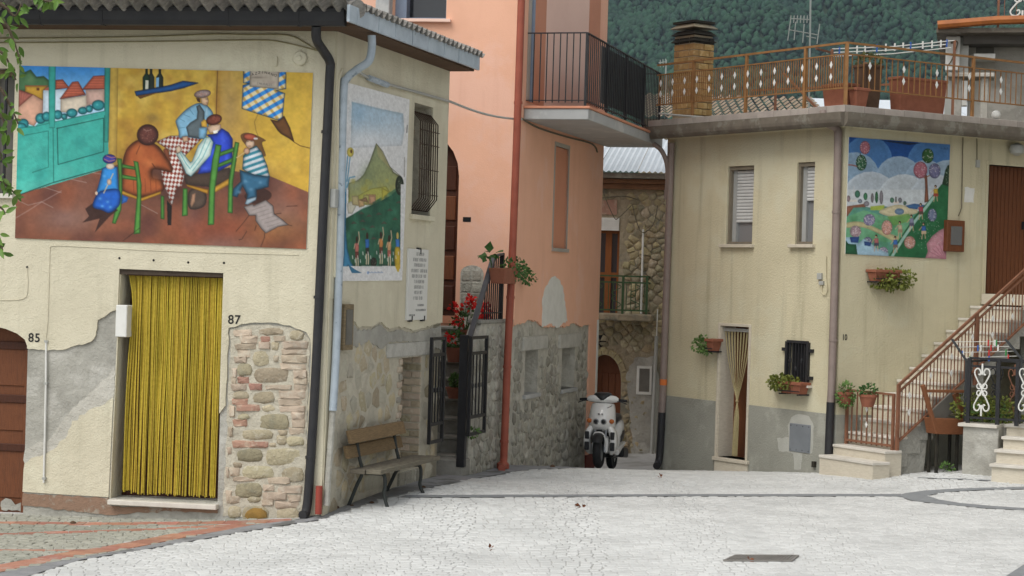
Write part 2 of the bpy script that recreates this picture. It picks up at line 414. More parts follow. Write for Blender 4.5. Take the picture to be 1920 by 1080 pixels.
# ------------------------------------------------------------------ LEFT HOUSE
m_stucco = M('cream_stucco', '#cfc8b1', '#c0b9a2', 2.2, .55, bump=.75, bscale=55, bump2=.25, b2scale=9, streak='#a09a84', streak_amt=.45, col3='#d4cfb8', s3=.9)
m_cement = M('grey_render', '#a6a49b', '#8c8a82', 3, .7, bump=.5, bscale=60, bump2=.7, b2scale=7, col3='#b4b2aa', s3=1.6)
m_brown = M('brown_plinth', '#8f7461', '#7d6757', 4, .6, bump=.5, bscale=60, bump2=.4, b2scale=9, col3='#9c9487', s3=4, lo3=.55, hi3=.62)
m_mortar = M('lime_mortar', '#c0baa9', '#a8a292', 7, .7, bump=.6, bscale=90, bump2=.6, b2scale=16)
m_stone = M('tan_stone', '#aba088', '#91876e', 9, .8, bump=.5, bscale=70, bump2=.5, b2scale=18, rand=.22, col3='#b5ac98', s3=9)
m_stone2 = M('grey_stone', '#9a968a', '#7c796e', 9, .8, bump=.5, bscale=70, bump2=.5, b2scale=18, rand=.22, col3='#aeaaa0', s3=9)
m_olive = M('olive_stone', '#9c937a', '#857e68', 9, .8, bump=.5, bscale=70, bump2=.5, b2scale=18, rand=.2, col3='#8d8874', s3=9)
m_brick = M('pale_brick', '#b8a895', '#a59684', 10, .8, bump=.5, bscale=80, rand=.12, col3='#bdb3a2', s3=12)
m_redbrick = M('red_brick', '#ac8474', '#99796a', 10, .8, bump=.5, bscale=80, rand=.12, col3='#b39c8a', s3=12)
m_black = M('black_metal', (.018, .018, .02), (.03, .03, .032), 9, .5, rough=.45, bump=.1)
m_gutter = M('dark_gutter_paint', (.022, .022, .025), (.035, .034, .034), 6, .6, rough=.5, bump=.1)
m_pipeblue = M('pale_blue_pipe', '#a9b4bd', '#8e99a2', 8, .6, rough=.55, col3='#6f7a82', s3=9, lo3=.62, hi3=.66)
m_fascia = M('pale_blue_fascia', '#b4bfc8', '#98a4ae', 5, .6, rough=.5, col3='#5f676c', s3=14, lo3=.68, hi3=.71, rand=.05)
m_soffit = M('brown_soffit', '#5a4433', '#47372a', 8, .6, bump=.3)
m_tile = M('grey_roof_tile', '#8b8883', '#696662', 14, .8, bump=.6, bscale=90, rand=.2, col3='#9a968e', s3=18)
m_white = M('white_paint', '#d9d9d4', '#c4c4be', 6, .5, rough=.6)
m_plastic = M('grey_plastic', '#a9aaa6', '#96978f', 5, .4, rough=.5)
m_cable = M('old_cable', '#6d6656', '#54503f', 12, .6)
m_marble = M('worn_marble', '#cfcac0', '#b5afa4', 5, .6, rough=.6, bump=.15)
m_wood = M('red_brown_wood', '#6e4126', '#56321e', 7, .7, rough=.6, stretch=(14, 14, 1.2), bump=.2)
m_darkdoor = M('dark_brown_door', '#4a2716', '#361c10', 8, .7, rough=.55, stretch=(14, 14, 1), bump=.2)
m_greywood = M('weathered_wood', '#8a7a5e', '#5d5242', 6, .8, rough=.8, stretch=(1.5, 1.5, 30), bump=.3)
m_dark = M('dark_interior', (.012, .012, .013), rough=.9)
m_glass = glass('window_glass')
m_shutter = M('grey_shutter', '#6d6a63', '#57554f', 5, .5, rough=.7)
m_lace = M('white_shutter', '#c9cac8', '#b5b6b4', 6, .4, rough=.6)

LH = empty('stucco_house', LF.P(-3, -2, 0), 'cream stucco house with the large card-players mural and yellow string door curtain', 'house')
EZ = LF.px(320, 47, .50)[1] + .11                                     # eaves
r85 = [LF.px(42, 970), LF.px(50, 645)]
a85 = LF.px(48, 800)[0]; w85 = 1.25; c85s = LF.px(48, 648)[1]; c85t = c85s + .22
def arch(a0, a1, c0, cs, ct, n=10):
    pts = [(a0, c0), (a1, c0)]
    for i in range(n + 1):
        t = math.pi * i / n; pts.append(((a0 + a1) / 2 + (a1 - a0) / 2 * math.cos(t), cs + (ct - cs) * math.sin(t)))
    return pts
def rectp(a0, a1, c0, c1): return [(a0, c0), (a1, c0), (a1, c1), (a0, c1)]
d87 = LF.poly([(205, 934), (408, 942), (420, 512), (225, 504)])
o85 = arch(a85 - w85, a85, -.3, c85s, c85t)
wl = LF.rect(-110, 128, 27, 362)
lw = rectp(*wl)
niche_px = [(418, 968), (568, 972), (574, 840), (580, 700), (582, 640), (575, 628), (545, 614), (505, 608), (465, 610), (432, 618), (430, 700), (424, 830)]
niche = jag(LF.poly(niche_px), .06, .012)
AL = -6.2
outer = [(AL, -.5), (0, -.5), (0, EZ), (AL, EZ)]
mb = MB(LF); mb.slab(outer, [d87, o85, lw], -.35, 0); wall_front = obj('wall', mb, m_cement, LH)
# stucco coat, broken away in a grey diagonal patch, round the old masonry and above the plinth
grey = [(52, 653), (84, 656), (124, 655), (134, 650), (159, 645), (172, 640), (181, 628), (185, 600), (196, 594), (212, 583), (223, 580)]
low = [(212, 745), (188, 762), (160, 776), (136, 789), (122, 822), (100, 842), (84, 852), (47, 868)]
up_out = LF.poly([(223, 580)]) ; _ag, _cg = up_out[0]
g1 = jag(LF.poly(grey), .03, .008, closed=False)
o85c = [p for p in o85[2:]]
coat = [(AL, EZ - .02), (0, EZ - .02), (0, -.3), LF.px(604, 964), LF.px(572, 968)]
coat += [p for p in jag(LF.poly([(576, 840), (583, 700), (583, 636), (575, 622), (545, 610), (505, 604), (465, 606), (430, 614), (427, 700), (424, 745)]), .06, .008, closed=False)]
coat += [LF.px(424, 760), LF.px(412, 775), LF.px(413, 740), LF.px(420, 512), LF.px(225, 504), LF.px(222, 580)] + g1[::-1]
rr = LF.px(50, 648)
coat += [(a85, c85s)] + [((a85 - w85 / 2) + w85 / 2 * math.cos(math.pi * i / 10), c85s + (c85t - c85s) * math.sin(math.pi * i / 10)) for i in range(1, 11)] + [(a85 - w85, -.3), (AL, -.3)]
mb = MB(LF); mb.slab(coat, [lw], -.004, .022); obj('stucco_coat', mb, m_stucco, LH)
lowcoat = LF.poly([(213, 742)]) + jag(LF.poly(low), .05, .02, closed=False) + LF.poly([(45, 880), (43, 922), (120, 927), (204, 932)])
mb = MB(LF); mb.slab(lowcoat, [], -.004, .012); obj('stucco_coat', mb, m_stucco, LH, label='lower cream stucco patch beside the yellow curtain')
mb = MB(LF); mb.slab(jag(LF.poly([(214, 690), (186, 720), (150, 752), (118, 788), (98, 820), (47, 842), (47, 872), (84, 858), (122, 828), (138, 795), (190, 768), (214, 750)]), .05, .02), [], -.004, .005); obj('render_patch', mb, M('pale_cement_smear', '#bdbab0', '#aaa79d', 4, .7, bump=.5, bscale=60, bump2=.6, b2scale=9), LH)
pl = jag(LF.poly([(43, 924), (120, 929), (204, 934), (205, 948), (300, 952), (408, 952), (408, 962), (330, 958), (250, 962), (200, 966), (170, 962), (120, 955), (42, 948)]), .05, .012)
mb = MB(LF); mb.slab(pl, [], -.004, .010); obj('plinth_band', mb, m_brown, LH)
# stones and bricks of the bared masonry (traced)
mb = MB(LF); mb.slab(niche, [], -.004, .006); obj('mortar_bed', mb, m_mortar, wall_front)
S4 = lambda x, y: (400 + x / 2.7, 580 + y / 2.7)
def stone(mbxf, poly, d0, d1, mat, parent, name='stone', rnd=random, jit=.006, dome=.72, rnd_=.25):
    cx = sum(p[0] for p in poly) / len(poly); cy = sum(p[1] for p in poly) / len(poly)
    q = []
    n = len(poly)
    for i in range(n):
        a, b = poly[i], poly[(i + 1) % n]
        for t in (rnd_, 1 - rnd_): q.append((a[0] + (b[0] - a[0]) * t + rnd.uniform(-jit, jit), a[1] + (b[1] - a[1]) * t + rnd.uniform(-jit, jit)))
    n = len(q); mb = MB(mbxf); vs = []
    ta, tb = rnd.uniform(-.12, .12), rnd.uniform(-.12, .12)
    for s_, d in ((1.0, d0), (.97, d0 + (d1 - d0) * .6), (dome, d1)):
        for p in q:
            u, v = (p[0] - cx) * s_, (p[1] - cy) * s_
            vs.append((cx + u, d + ((u * ta + v * tb) if d > d0 else 0) + (rnd.uniform(-.003, .003) if d > d0 else 0), cy + v))
    vs.append((cx, d1 + rnd.uniform(0, .004), cy))
    fs = [(k * n + i, k * n + (i + 1) % n, (k + 1) * n + (i + 1) % n, (k + 1) * n + i) for k in range(2) for i in range(n)]
    fs += [(2 * n + i, 2 * n + (i + 1) % n, 3 * n) for i in range(n)]
    mb.add(vs, fs); return obj(name, mb, mat, parent, smooth=True, sharp=R(55))
TR = """b 90 105 190 132;b 128 138 220 170;b 105 178 215 200;s 215 98 350 125;s 385 108 455 150;r 235 140 282 162;b 222 168 282 198;s 288 168 325 205;b 300 138 358 158
b 342 165 475 198;b 340 205 475 228;b 340 235 472 268;b 335 275 470 302;b 120 205 185 240;b 98 240 165 268;s 200 208 280 280;s 300 235 325 265;o 120 275 195 330;s 205 300 385 372
b 92 300 115 340;r 120 345 182 372;b 88 345 112 378;b 400 312 470 345;b 400 350 472 378;b 90 380 165 408;r 175 378 245 408;b 405 385 470 412;b 255 388 395 402
s 95 418 180 450;r 92 455 178 478;o 190 418 305 470;b 330 415 470 448;b 328 455 470 485;r 115 485 240 512;s 245 488 315 515;b 328 490 465 518
b 80 490 106 540;s 120 530 180 552;o 195 532 380 602;b 395 525 465 555;r 100 560 172 590;b 395 562 465 595;s 138 612 300 655;b 385 602 465 630;b 78 600 100 640;s 330 612 375 632
r 100 668 215 698;r 180 672 280 696;s 322 640 372 682;s 370 645 462 685;s 285 680 322 694;o 112 712 245 768;s 265 708 460 785;b 72 700 94 730;s 105 778 150 798
s 145 792 305 850;b 85 805 138 838;s 335 802 455 868;b 105 850 240 866;b 70 800 84 850;b 275 852 395 880;o 108 882 245 948;b 258 890 315 915;b 325 895 455 928;b 252 928 380 962;b 385 942 448 970
b 85 945 150 982;s 172 950 240 972;b 250 965 312 990;b 318 975 448 1005;s 310 1010 430 1060;b 70 920 100 980;s 70 1000 140 1050;o 145 1000 275 1062"""
KM = {'b': m_brick, 's': m_stone, 'o': m_olive, 'r': m_redbrick}
for ln in TR.replace('\n', ';').split(';'):
    k, x0, y0, x1, y1 = ln.split(); x0, y0, x1, y1 = map(float, (x0, y0, x1, y1))
    lean = lambda y: -(y - 100) / 1000 * 16
    x0 -= 5; x1 += 5; y0 -= 4; y1 += 4
    q = [S4(x0 + lean(y1) + 16, y1), S4(x1 + lean(y1) + 4, y1), S4(x1 + lean(y0) + 4, y0), S4(x0 + lean(y0) + 10, y0)]
    if k in 'so' and (x1 - x0) > 60: q = [S4(x0 + 14, y1), S4((x0 + x1) / 2, y1 + 3), S4(x1 - 4, y1 - 3), S4(x1 + 2, (y0 + y1) / 2), S4(x1 - 10, y0 + 3), S4((x0 + x1) / 2, y0 - 3), S4(x0 + 14, y0 + 4), S4(x0 + 4, (y0 + y1) / 2)]
    elif k in 'br': # bricks keep square ends
        q2 = []
        for i in range(4):
            a, b = q[i], q[(i + 1) % 4]; q2 += [(a[0] + (b[0] - a[0]) * .06, a[1] + (b[1] - a[1]) * .06), (a[0] + (b[0] - a[0]) * .94, a[1] + (b[1] - a[1]) * .94)]
        q = q2
    stone(LF, LF.poly(q), -.01, random.uniform(.012, .024), KM[k], wall_front, 'brick' if k in 'br' else 'stone', jit=.006, rnd_=.08 if k in 'br' else .16, dome=.86 if k in 'br' else .74)
stone(LF, LF.poly([S4(150, 1066), S4(280, 1066), S4(270, 1010), S4(200, 995), S4(150, 1020)]), -.01, .03, M('ochre_stone', '#8d7138', '#6f5a2e', 9, .7, bump=.5, rand=.1), wall_front)
# side wall
AS = LS.px(831, 450)[0]
op = LS.rect(750, 670, 788, 880); bw = LS.rect(771, 196, 806, 404)
mb = MB(LS); mb.slab([(0, -.5), (AS, -.5), (AS, EZ), (0, EZ)], [rectp(*op), rectp(*bw)], -.45, 0); wall_side = obj('wall', mb, m_mortar, LH)
ragged = LS.poly([(620, 560), (640, 575), (655, 591), (669, 614), (692, 612), (713, 603), (727, 617), (745, 612), (773, 619), (800, 612), (826, 605)])
rg = jag(ragged, .05, .012, closed=False)
mb = MB(LS); mb.slab([(0, EZ - .02), (0, rg[0][1])] + rg[1:] + [(AS, rg[-1][1]), (AS, EZ - .02)], [rectp(*bw)], -.004, .022); obj('stucco_coat', mb, m_stucco, LH)
# cream corner strip down to the ground
mb = MB(LS); mb.slab(jag([(0, -.3), (.13, -.3), (.12, .8), (.10, 1.6), (.12, rg[0][1]), (0, rg[0][1])], .1, .01), [], -.004, .014); obj('stucco_coat', mb, m_stucco, LH, label='cream stucco corner strip behind the pale blue downpipe')
gr_px = [(650, 640), (655, 598), (669, 620), (692, 618), (713, 609), (727, 623), (745, 618), (773, 625), (800, 618), (826, 611), (826, 655), (806, 650), (790, 640), (730, 640), (715, 655), (690, 640), (668, 652)]
mb = MB(LS); mb.slab(jag(LS.poly(gr_px), .05, .01), [], -.004, .010); obj('render_patch', mb, m_cement, LH)
m_lst = M('smeared_tan_stone', '#b8ac8e', '#a09474', 7, .8, bump=.5, bscale=70, bump2=.5, b2scale=18, rand=.14, col3='#b8b2a2', s3=7, lo3=.45, hi3=.6)
m_lst2 = M('smeared_grey_stone', '#b3ae9e', '#9c9788', 7, .8, bump=.5, bscale=70, bump2=.5, b2scale=18, rand=.14, col3='#b8b2a2', s3=7, lo3=.45, hi3=.6)
def clip(poly, nx_, ny_, d):
    out = []; n = len(poly)
    for i in range(n):
        a, b = poly[i], poly[(i + 1) % n]; da = a[0] * nx_ + a[1] * ny_ - d; db = b[0] * nx_ + b[1] * ny_ - d
        if da <= 0: out.append(a)
        if (da < 0 < db) or (db < 0 < da): t = da / (da - db); out.append((a[0] + (b[0] - a[0]) * t, a[1] + (b[1] - a[1]) * t))
    return out
def rubble(wall, region, holes, sa, sc_, mats, parent, d0=-.02, d1=.02, shrink=.8, seed=1, skip=0.0, name='stone', maxn=300, rnd_=.18, dome=.8):
    rnd = random.Random(seed); xs = [p[0] for p in region]; ys = [p[1] for p in region]; S = []
    j = 0; y = min(ys)
    while y < max(ys) + sc_:
        x = min(xs) + (sa / 2 if j % 2 else 0)
        while x < max(xs) + sa: S.append((x + rnd.uniform(-.36, .36) * sa, y + rnd.uniform(-.34, .34) * sc_)); x += sa
        y += sc_; j += 1
    n = 0
    for i, s in enumerate(S):
        if not pip(s, region) or any(pip(s, h) for h in holes) or rnd.random() < skip: continue
        c = [(s[0] - sa, s[1] - sc_), (s[0] + sa, s[1] - sc_), (s[0] + sa, s[1] + sc_), (s[0] - sa, s[1] + sc_)]
        for k, o in enumerate(S):
            if k == i or abs(o[0] - s[0]) > 2.2 * sa or abs(o[1] - s[1]) > 2.2 * sc_: continue
            dx, dy = o[0] - s[0], o[1] - s[1]; c = clip(c, dx, dy, (o[0] ** 2 - s[0] ** 2 + o[1] ** 2 - s[1] ** 2) / 2)
            if len(c) < 3: break
        if len(c) < 3: continue
        cx = sum(p[0] for p in c) / len(c); cy = sum(p[1] for p in c) / len(c); f = shrink * rnd.uniform(.85, 1.05)
        q = [(cx + (p[0] - cx) * f, cy + (p[1] - cy) * f) for p in c]
        if any(not pip(p, region) for p in q) or any(pip(p, h) for h in holes for p in q): continue
        if len(q) > 6: q = q[::1][:7]
        stone(wall, q, d0, d1 * rnd.uniform(.35, 1.1), rnd.choice(mats), parent, name, rnd, jit=sa * .04, rnd_=rnd_, dome=dome); n += 1
        if n >= maxn: break
    return n
lint = LS.rect(724, 642, 812, 668)
reg = [(.16, -.15), (AS - .02, -.15), (AS - .02, LS.px(822, 622)[1]), LS.px(770, 630), LS.px(700, 628), LS.px(664, 625), (.16, LS.px(650, 660)[1])]
ops = rectp(op[0] - .16, op[1] + .01, op[2] - .2, op[3] + .35)
lk = LS.rect(634, 570, 652, 656)
rubble(LS, reg, [ops, rectp(lk[0], lk[1], lk[2] - .04, lk[3])], .25, .19, [m_lst, m_lst, m_lst2, m_lst2, m_stone], wall_side, d1=.013, shrink=.95, seed=4, skip=.0, dome=.7, rnd_=.09)
mb = MB(LS); mb.box(lint[0], lint[1], -.05, .024, lint[2], lint[3]); obj('lintel', mb, M('white_lintel_stone', '#c2c0b8', '#a5a39a', 6, .7, bump=.6, bump2=.5, b2scale=20), LH, bevel=.012)
# brick jambs of the small opening
H = op[3] - op[2]; nb = 15; hb = H / nb
mb = MB(LS); mb.box(op[0], op[1], -.50, -.44, op[2], op[3]); obj('opening_back', mb, m_mortar, LH)
for i in range(nb):
    for k, (b0, b1) in enumerate(((-.44, -.235), (-.225, -.006)) if i % 2 else ((-.44, -.33), (-.32, -.13), (-.12, -.006))):
        mb = MB(LS); mb.box(op[1] - .006 - random.uniform(.004, .016), op[1] + .01, b0, b1, op[2] + i * hb + .01, op[2] + (i + 1) * hb - .008)
        obj('brick', mb, m_brick if random.random() < .7 else m_stone, wall_side, bevel=.005)
    mb = MB(LS); ww = .14 if i % 2 else .09
    mb.box(op[0] - ww, op[0] + random.uniform(0, .012), -.2, random.uniform(.012, .03), op[2] + i * hb + .012, op[2] + (i + 1) * hb - .008); obj('brick', mb, m_brick if i % 3 else m_stone2, wall_side, bevel=.015, segs=2)
for i in range(4):
    mb = MB(LS); wq = (op[1] - op[0] + .1) / 4; mb.box(op[0] + i * wq - .02, op[0] + (i + 1) * wq - .035, -.3, .028, op[2] - .26, op[2] - .01); obj('stone', mb, m_stone2, wall_side, bevel=.015, segs=2)
# house interior mass, so that nothing shows through
mb = MB(LF); mb.box(AL, -.5, -4.2, -.4, -.3, EZ - .1); obj('inner_core', mb, m_dark, LH)
mb = MB(); p0, p1, p2, p3 = LS.P(AS, 0, 0), LS.P(AS, -6, 0), LS.P(AS - .3, -6, 0), LS.P(AS - .3, 0, 0)
mb.add([(p.x, p.y, z) for z in (-.5, EZ) for p in (p0, p1, p2, p3)], [(0, 1, 2, 3), (4, 5, 6, 7), (0, 1, 5, 4), (1, 2, 6, 5), (2, 3, 7, 6), (3, 0, 4, 7)]); obj('wall', mb, m_stucco, LH)
# roof: two slopes meeting in a hip, soffit, fascia, gutter, tiles
OF, OS = .42, .36                             # overhang front / side
def roofpt(a, b, up=0):                       # a along LF, b outward of LF
    return LF.P(a, b, 0)
hipd = math.tan(R(19))
cor = LF.P(0, OF, 0) + LS.n * OS * 1.0
zt = EZ + .02
e_l = LF.P(AL, OF, zt); e_c = Vector((cor.x, cor.y, zt)); SE = LS.px(893, 128, OS)[0]; e_s = LS.P(SE, OS, zt)
rg_l = LF.P(AL, OF - 2.6, zt + 2.6 * hipd); rg_c = Vector((cor.x, cor.y, 0)) + (-LF.n - LS.n) * 2.6; rg_c = Vector((rg_c.x, rg_c.y, zt + 2.6 * hipd)); rg_s = LS.P(SE, OS - 2.6, zt + 2.6 * hipd)
mb = MB()
lo = lambda p, d=.05: Vector((p.x, p.y, p.z - d))
mb.add([e_l, e_c, rg_c, rg_l, e_s, rg_s, lo(e_l), lo(e_c), lo(e_s), lo(rg_l), lo(rg_s), lo(rg_c)], [(0, 1, 2, 3), (1, 4, 5, 2), (6, 7, 1, 0), (7, 8, 4, 1), (6, 9, 3, 0), (8, 10, 5, 4), (6, 7, 11, 9), (7, 8, 10, 11)])
roof = obj('roof', mb, m_tile, LH, recalc=False)
mb = MB(); s0 = [LF.P(AL, OF - .02, 0), Vector((cor.x, cor.y, 0)) - (LF.n + LS.n) * .02, LS.P(SE - .02, OS - .02, 0), LS.P(SE - .02, -.2, 0), LF.P(-.2, -.2, 0), LF.P(AL, -.2, 0)]
mb.add([(p.x, p.y, z) for z in (EZ - .10, EZ - .06) for p in s0], [(0, 1, 4, 5), (1, 2, 3, 4), (6, 7, 10, 11), (7, 8, 9, 10), (0, 1, 7, 6), (1, 2, 8, 7), (2, 3, 9, 8)]); obj('soffit', mb, m_soffit, LH)
tw = .157
def tile_mesh():
    mb = MB(); n = 8; vs = []
    for y in (0, .42):
        for t in (0, .016):
            for i in range(n + 1):
                x = i / n * tw * 1.08; z = .034 * math.sin(i / n * 2 * math.pi + .4) + .012 + t + (.012 if y == 0 else 0)
                vs.append((x, y, z))
    k = n + 1; fs = []
    for i in range(n):
        fs += [(i, i + 1, 2 * k + i + 1, 2 * k + i), (k + i, k + i + 1, 3 * k + i + 1, 3 * k + i), (i, i + 1, k + i + 1, k + i), (2 * k + i, 2 * k + i + 1, 3 * k + i + 1, 3 * k + i)]
    fs += [(0, k, 3 * k, 2 * k), (n, k + n, 3 * k + n, 2 * k + n)]
    mb.add(vs, fs); return mesh_of('roof_tile', mb, m_tile, smooth=True)
TM = tile_mesh()
def lay_tiles(edge0, d, n_in, count, rows, limit):
    up = (n_in + Vector((0, 0, hipd))).normalized(); nn = d.cross(up).normalized()
    if nn.z < 0: nn = -nn
    for r_ in range(rows):
        for i in range(count):
            if i * tw > limit(r_ * .34): continue
            p = edge0 + d * (i * tw) + up * (r_ * .34 - .04) + nn * (.010 + random.uniform(0, .006))
            m = Matrix((d, up, nn)).transposed() @ Matrix.Rotation(random.uniform(-.03, .03), 3, 'Z')
            inst('roof_tile', TM, p, roof, mat4=m)
L1 = (e_c - e_l).length; lay_tiles(e_c - LF.d * .06, -LF.d, -LF.n, 27, 4, lambda y: 99)
# tiles are laid leftwards from the hip, so start past the hip line on higher rows
L2 = (e_s - e_c).length; lay_tiles(e_c + LS.d * .05 + Vector((0, 0, .05)), LS.d, -LS.n, int(L2 / tw), 2, lambda y: L2)
mb = MB(); hp = [e_c + (rg_c - e_c) * (i / 8) + Vector((0, 0, .05)) for i in range(6)]
mb.tube([tuple(p) for p in hp], [.10, .13, .11, .12, .10, .11], 10); obj('hip_ridge', mb, m_tile, roof, smooth=True)
for i in range(5): 
    p = e_c + LS.n * random.uniform(-.35, -.1) + LF.d * random.uniform(-.35, .05); p.z += .10 + i * .015
    mb = MB(); mb.lathe([(.05, -.05), (.10, 0), (.075, .05), (.02, .075)], p, 8, 1, random.uniform(.8, 1.4)); obj('mortar_lump', mb, m_tile, roof, smooth=True)
# front gutter
gb = OF + .06
def gprof(b, c, r, n=8): return [(b + r * math.cos(math.pi + math.pi * i / n), c + r * 1.05 * math.sin(math.pi + math.pi * i / n)) for i in range(n + 1)]
pr = gprof(gb, EZ + .05, .075); pr2 = [(b * 1, c) for b, c in gprof(gb, EZ + .05, .066)][::-1]
mb = MB(LF); mb.box(AL, .30, gb - .075, gb + .075, EZ - .085, EZ - .08); mb.v = []; mb.f = []; mb.m = []
prof = [(gb - .07, EZ + .06), (gb - .06, EZ - .07), (gb - .03, EZ - .11), (gb + .05, EZ - .11), (gb + .075, EZ - .06), (gb + .085, EZ + .06), (gb + .10, EZ + .065), (gb + .10, EZ + .05)]
gr_r = LF.px(648, 40, gb)[0]
mb.prism([(gb - .07, EZ + .06), (gb - .06, EZ - .07), (gb - .03, EZ - .11), (gb + .05, EZ - .11), (gb + .075, EZ - .06), (gb + .085, EZ + .06)], AL, gr_r); gut = obj('gutter', mb, m_gutter, LH)
mb = MB(LF); mb.box(AL, gr_r, gb + .078, gb + .10, EZ + .045, EZ + .07); obj('gutter_lip', mb, m_gutter, gut)
for x in (78, 195, 430, 562): 
    a = LF.px(x, 40, gb)[0]; mb = MB(LF); mb.prism([(gb - .075, EZ + .062), (gb - .065, EZ - .075), (gb - .033, EZ - .116), (gb + .053, EZ - .116), (gb + .081, EZ - .06), (gb + .091, EZ + .062)], a - .012, a + .012); obj('gutter_joint', mb, m_gutter, gut)
# side fascia in metal sheets
fb = OS + .06; xs_ = [654, 669, 710, 741, 773, 803, 833, 860, 889, 899.5]
for i in range(9):
    a0 = LS.px(xs_[i], 28 + (xs_[i] - 654) * .37 + 12, fb)[0]; a1 = LS.px(xs_[i + 1], 28 + (xs_[i + 1] - 654) * .37 + 12, fb)[0]
    mb = MB(LS); mb.box(a0 + .009, a1 - .009, fb - .03, fb + random.uniform(0, .006), EZ - .09, EZ + .085); obj('fascia_sheet', mb, m_fascia, LH, bevel=.004)
mb = MB(LS); mb.box(.0, SE, fb - .05, fb - .032, EZ - .085, EZ + .08); obj('fascia_board', mb, m_soffit, LH)
# downpipes
def wpath(W, pts, b):
    out = []
    for p in pts: bb = p[2] if len(p) > 2 else b; a, c = W.px(p[0], p[1], bb); out.append((a, bb, c))
    return out
mb = MB(LF); mb.tube(smoothpath(wpath(LF, [(593, 50, gb), (594, 75, gb - .05), (608, 98, .2), (619, 118, .08), (618, 150, .075), (606, 400, .075), (592, 700, .075), (580, 900, .075), (574, 958, .09), (567, 966, .16)], .07), 5), .051, 10); dp = obj('downpipe', mb, m_gutter, LH, smooth=True, label='black downpipe at the house corner')
for y, x in ((250, 612), (560, 597.5), (860, 582)):
    a, c = LF.px(x, y, .075); mb = MB(LF); mb.lathe([(.058, 0), (.058, .03)], (a, .075, c), 10); obj('pipe_clip', mb, m_gutter, dp)
mb = MB(LS); mb.tube(smoothpath(wpath(LS, [(697, 66, fb - .06), (697, 92, fb - .06), (691, 115, fb - .08), (670, 130, .2), (650, 148, .08), (644, 180, .065), (638, 420, .065), (631, 640, .065), (624, 770, .065)], .07), 6), .044, 10); dp2 = obj('downpipe', mb, m_pipeblue, LH, smooth=True, label='pale blue painted downpipe with chipped paint')
mb = MB(LS); mb.tube(wpath(LS, [(624, 768), (612, 948)], .06), .036, 8); obj('downpipe_foot', mb, m_cement, dp2, smooth=True)
mb = MB(LS); mb.tube(smoothpath(wpath(LS, [(642, 130), (634, 165), (633, 300), (629, 430), (627, 520)], .03), 5), .016, 6); cdt = obj('conduit', mb, m_stucco, LH, smooth=True)
a, c = LS.px(630, 372, .05); mb = MB(LS); mb.box(a - .05, a + .05, 0, .06, c - .1, c + .1); obj('junction_box', mb, m_plastic, cdt, bevel=.006)
a, c = LF.px(597, 964, .10); mb = MB(LF); mb.lathe([(.036 + .003 * (i % 2), i * .012) for i in range(26)], (a, .10, c), 12); obj('red_pipe_stub', mb, M('red_plastic', '#944236', '#7d362c', 8, .5, rough=.6), LH, smooth=True)
# small things fixed to the front
a, c = LF.px(562, 109, .05); mb = MB(lambda q, w_, e: LF(q, e, w_)); mb.lathe([(.075, .02), (.078, .05), (.066, .062), (.03, .064), (.025, .075), (0.005, .078)], (a, c, 0), 20); obj('wall_vent', mb, m_stucco, LH, smooth=True)
q = LF.rect(515, 106, 520, 124, .03); mb = MB(LF); mb.box(q[0], q[1], .02, .05, q[2], q[3]); obj('wall_bracket', mb, m_stucco, LH)
mb = MB(LF)
for pts in ([(-40, 72), (100, 71), (200, 70), (320, 67), (400, 64), (470, 65), (540, 66), (575, 82), (598, 96)], [(-40, 80), (150, 79), (330, 77), (480, 75), (530, 79), (600, 96)]): mb.tube(smoothpath(wpath(LF, pts, .035), 4), .008, 5)
obj('cable', mb, M('painted_cable', '#8f8768', '#75704f', 12, .6), LH, smooth=True, label='old cables along the wall under the front eaves')
for x, y in ((224, 484), (288, 488), (353, 492), (420, 493), (51, 501)):
    a, c = LF.px(x, y, .022); mb = MB(lambda q, w_, e: LF(q, e, w_)); mb.lathe([(.013, .02), (.013, .026), (.006, .029)], (a, c, 0), 8); obj('wall_plug', mb, m_dark, LH)
mb = MB(LF); mb.tube(smoothpath(wpath(LF, [(93, 490), (94, 470), (100, 461), (160, 463), (320, 471), (560, 478)], .026), 4), .004, 4); mb.tube(wpath(LF, [(93, 490), (90, 600), (86, 640)], .026), .004, 4); mb.tube(smoothpath(wpath(LF, [(51, 501), (52, 540), (44, 560), (0, 563)], .026), 4), .005, 4); obj('thin_cable', mb, m_stucco, LH)
mb = MB(LF); mb.tube(wpath(LF, [(86.5, 642), (86, 720), (84, 820), (82, 905)], .025), .012, 8); wpz = obj('white_conduit', mb, m_white, LH, smooth=True)
for x, y in ((86, 719), (83, 897), (87, 640)):
    a, c = LF.px(x, y, .025); mb = MB(LF); mb.box(a - .02, a + .02, .0, .04, c - .012, c + .012); obj('pipe_clip', mb, m_plastic, wpz)
q = LF.rect(221, 572, 239, 632, .03); mb = MB(LF); mb.box(q[0] - .02, q[1], -.14, .05, q[2], q[3]); obj('meter_box', mb, m_white, LH, bevel=.008, label='white box in the jamb of the curtained doorway')
# doorway 87
q87 = (d87[0][0], d87[1][0], min(d87[0][1], d87[1][1]), d87[2][1])
mb = MB(LF); mb.box(q87[0] - .1, q87[1] + .1, -.40, -.33, q87[2] - .1, q87[3] + .1); obj('door', mb, m_darkdoor, LH)
mb = MB(LF); mb.add([(d87[i][0] + e, b, d87[i][1]) for i in (0, 3) for e, b in ((-.01, -.32), (.012, -.32), (.012, -.002), (-.01, -.002))], [(0, 1, 2, 3), (7, 6, 5, 4), (0, 4, 5, 1), (1, 5, 6, 2), (2, 6, 7, 3), (3, 7, 4, 0)]); obj('door_reveal', mb, m_stucco, LH)
mb = MB(LF); mb.box(q87[0] - .02, q87[1] + .02, -.2, .0, q87[3] - .045, q87[3] + .03); obj('door_lintel', mb, M('dark_lintel', '#4b4036', '#332b24', 8), LH)
st0, st1 = LF.px(201, 937, .1), LF.px(405, 947, .1)
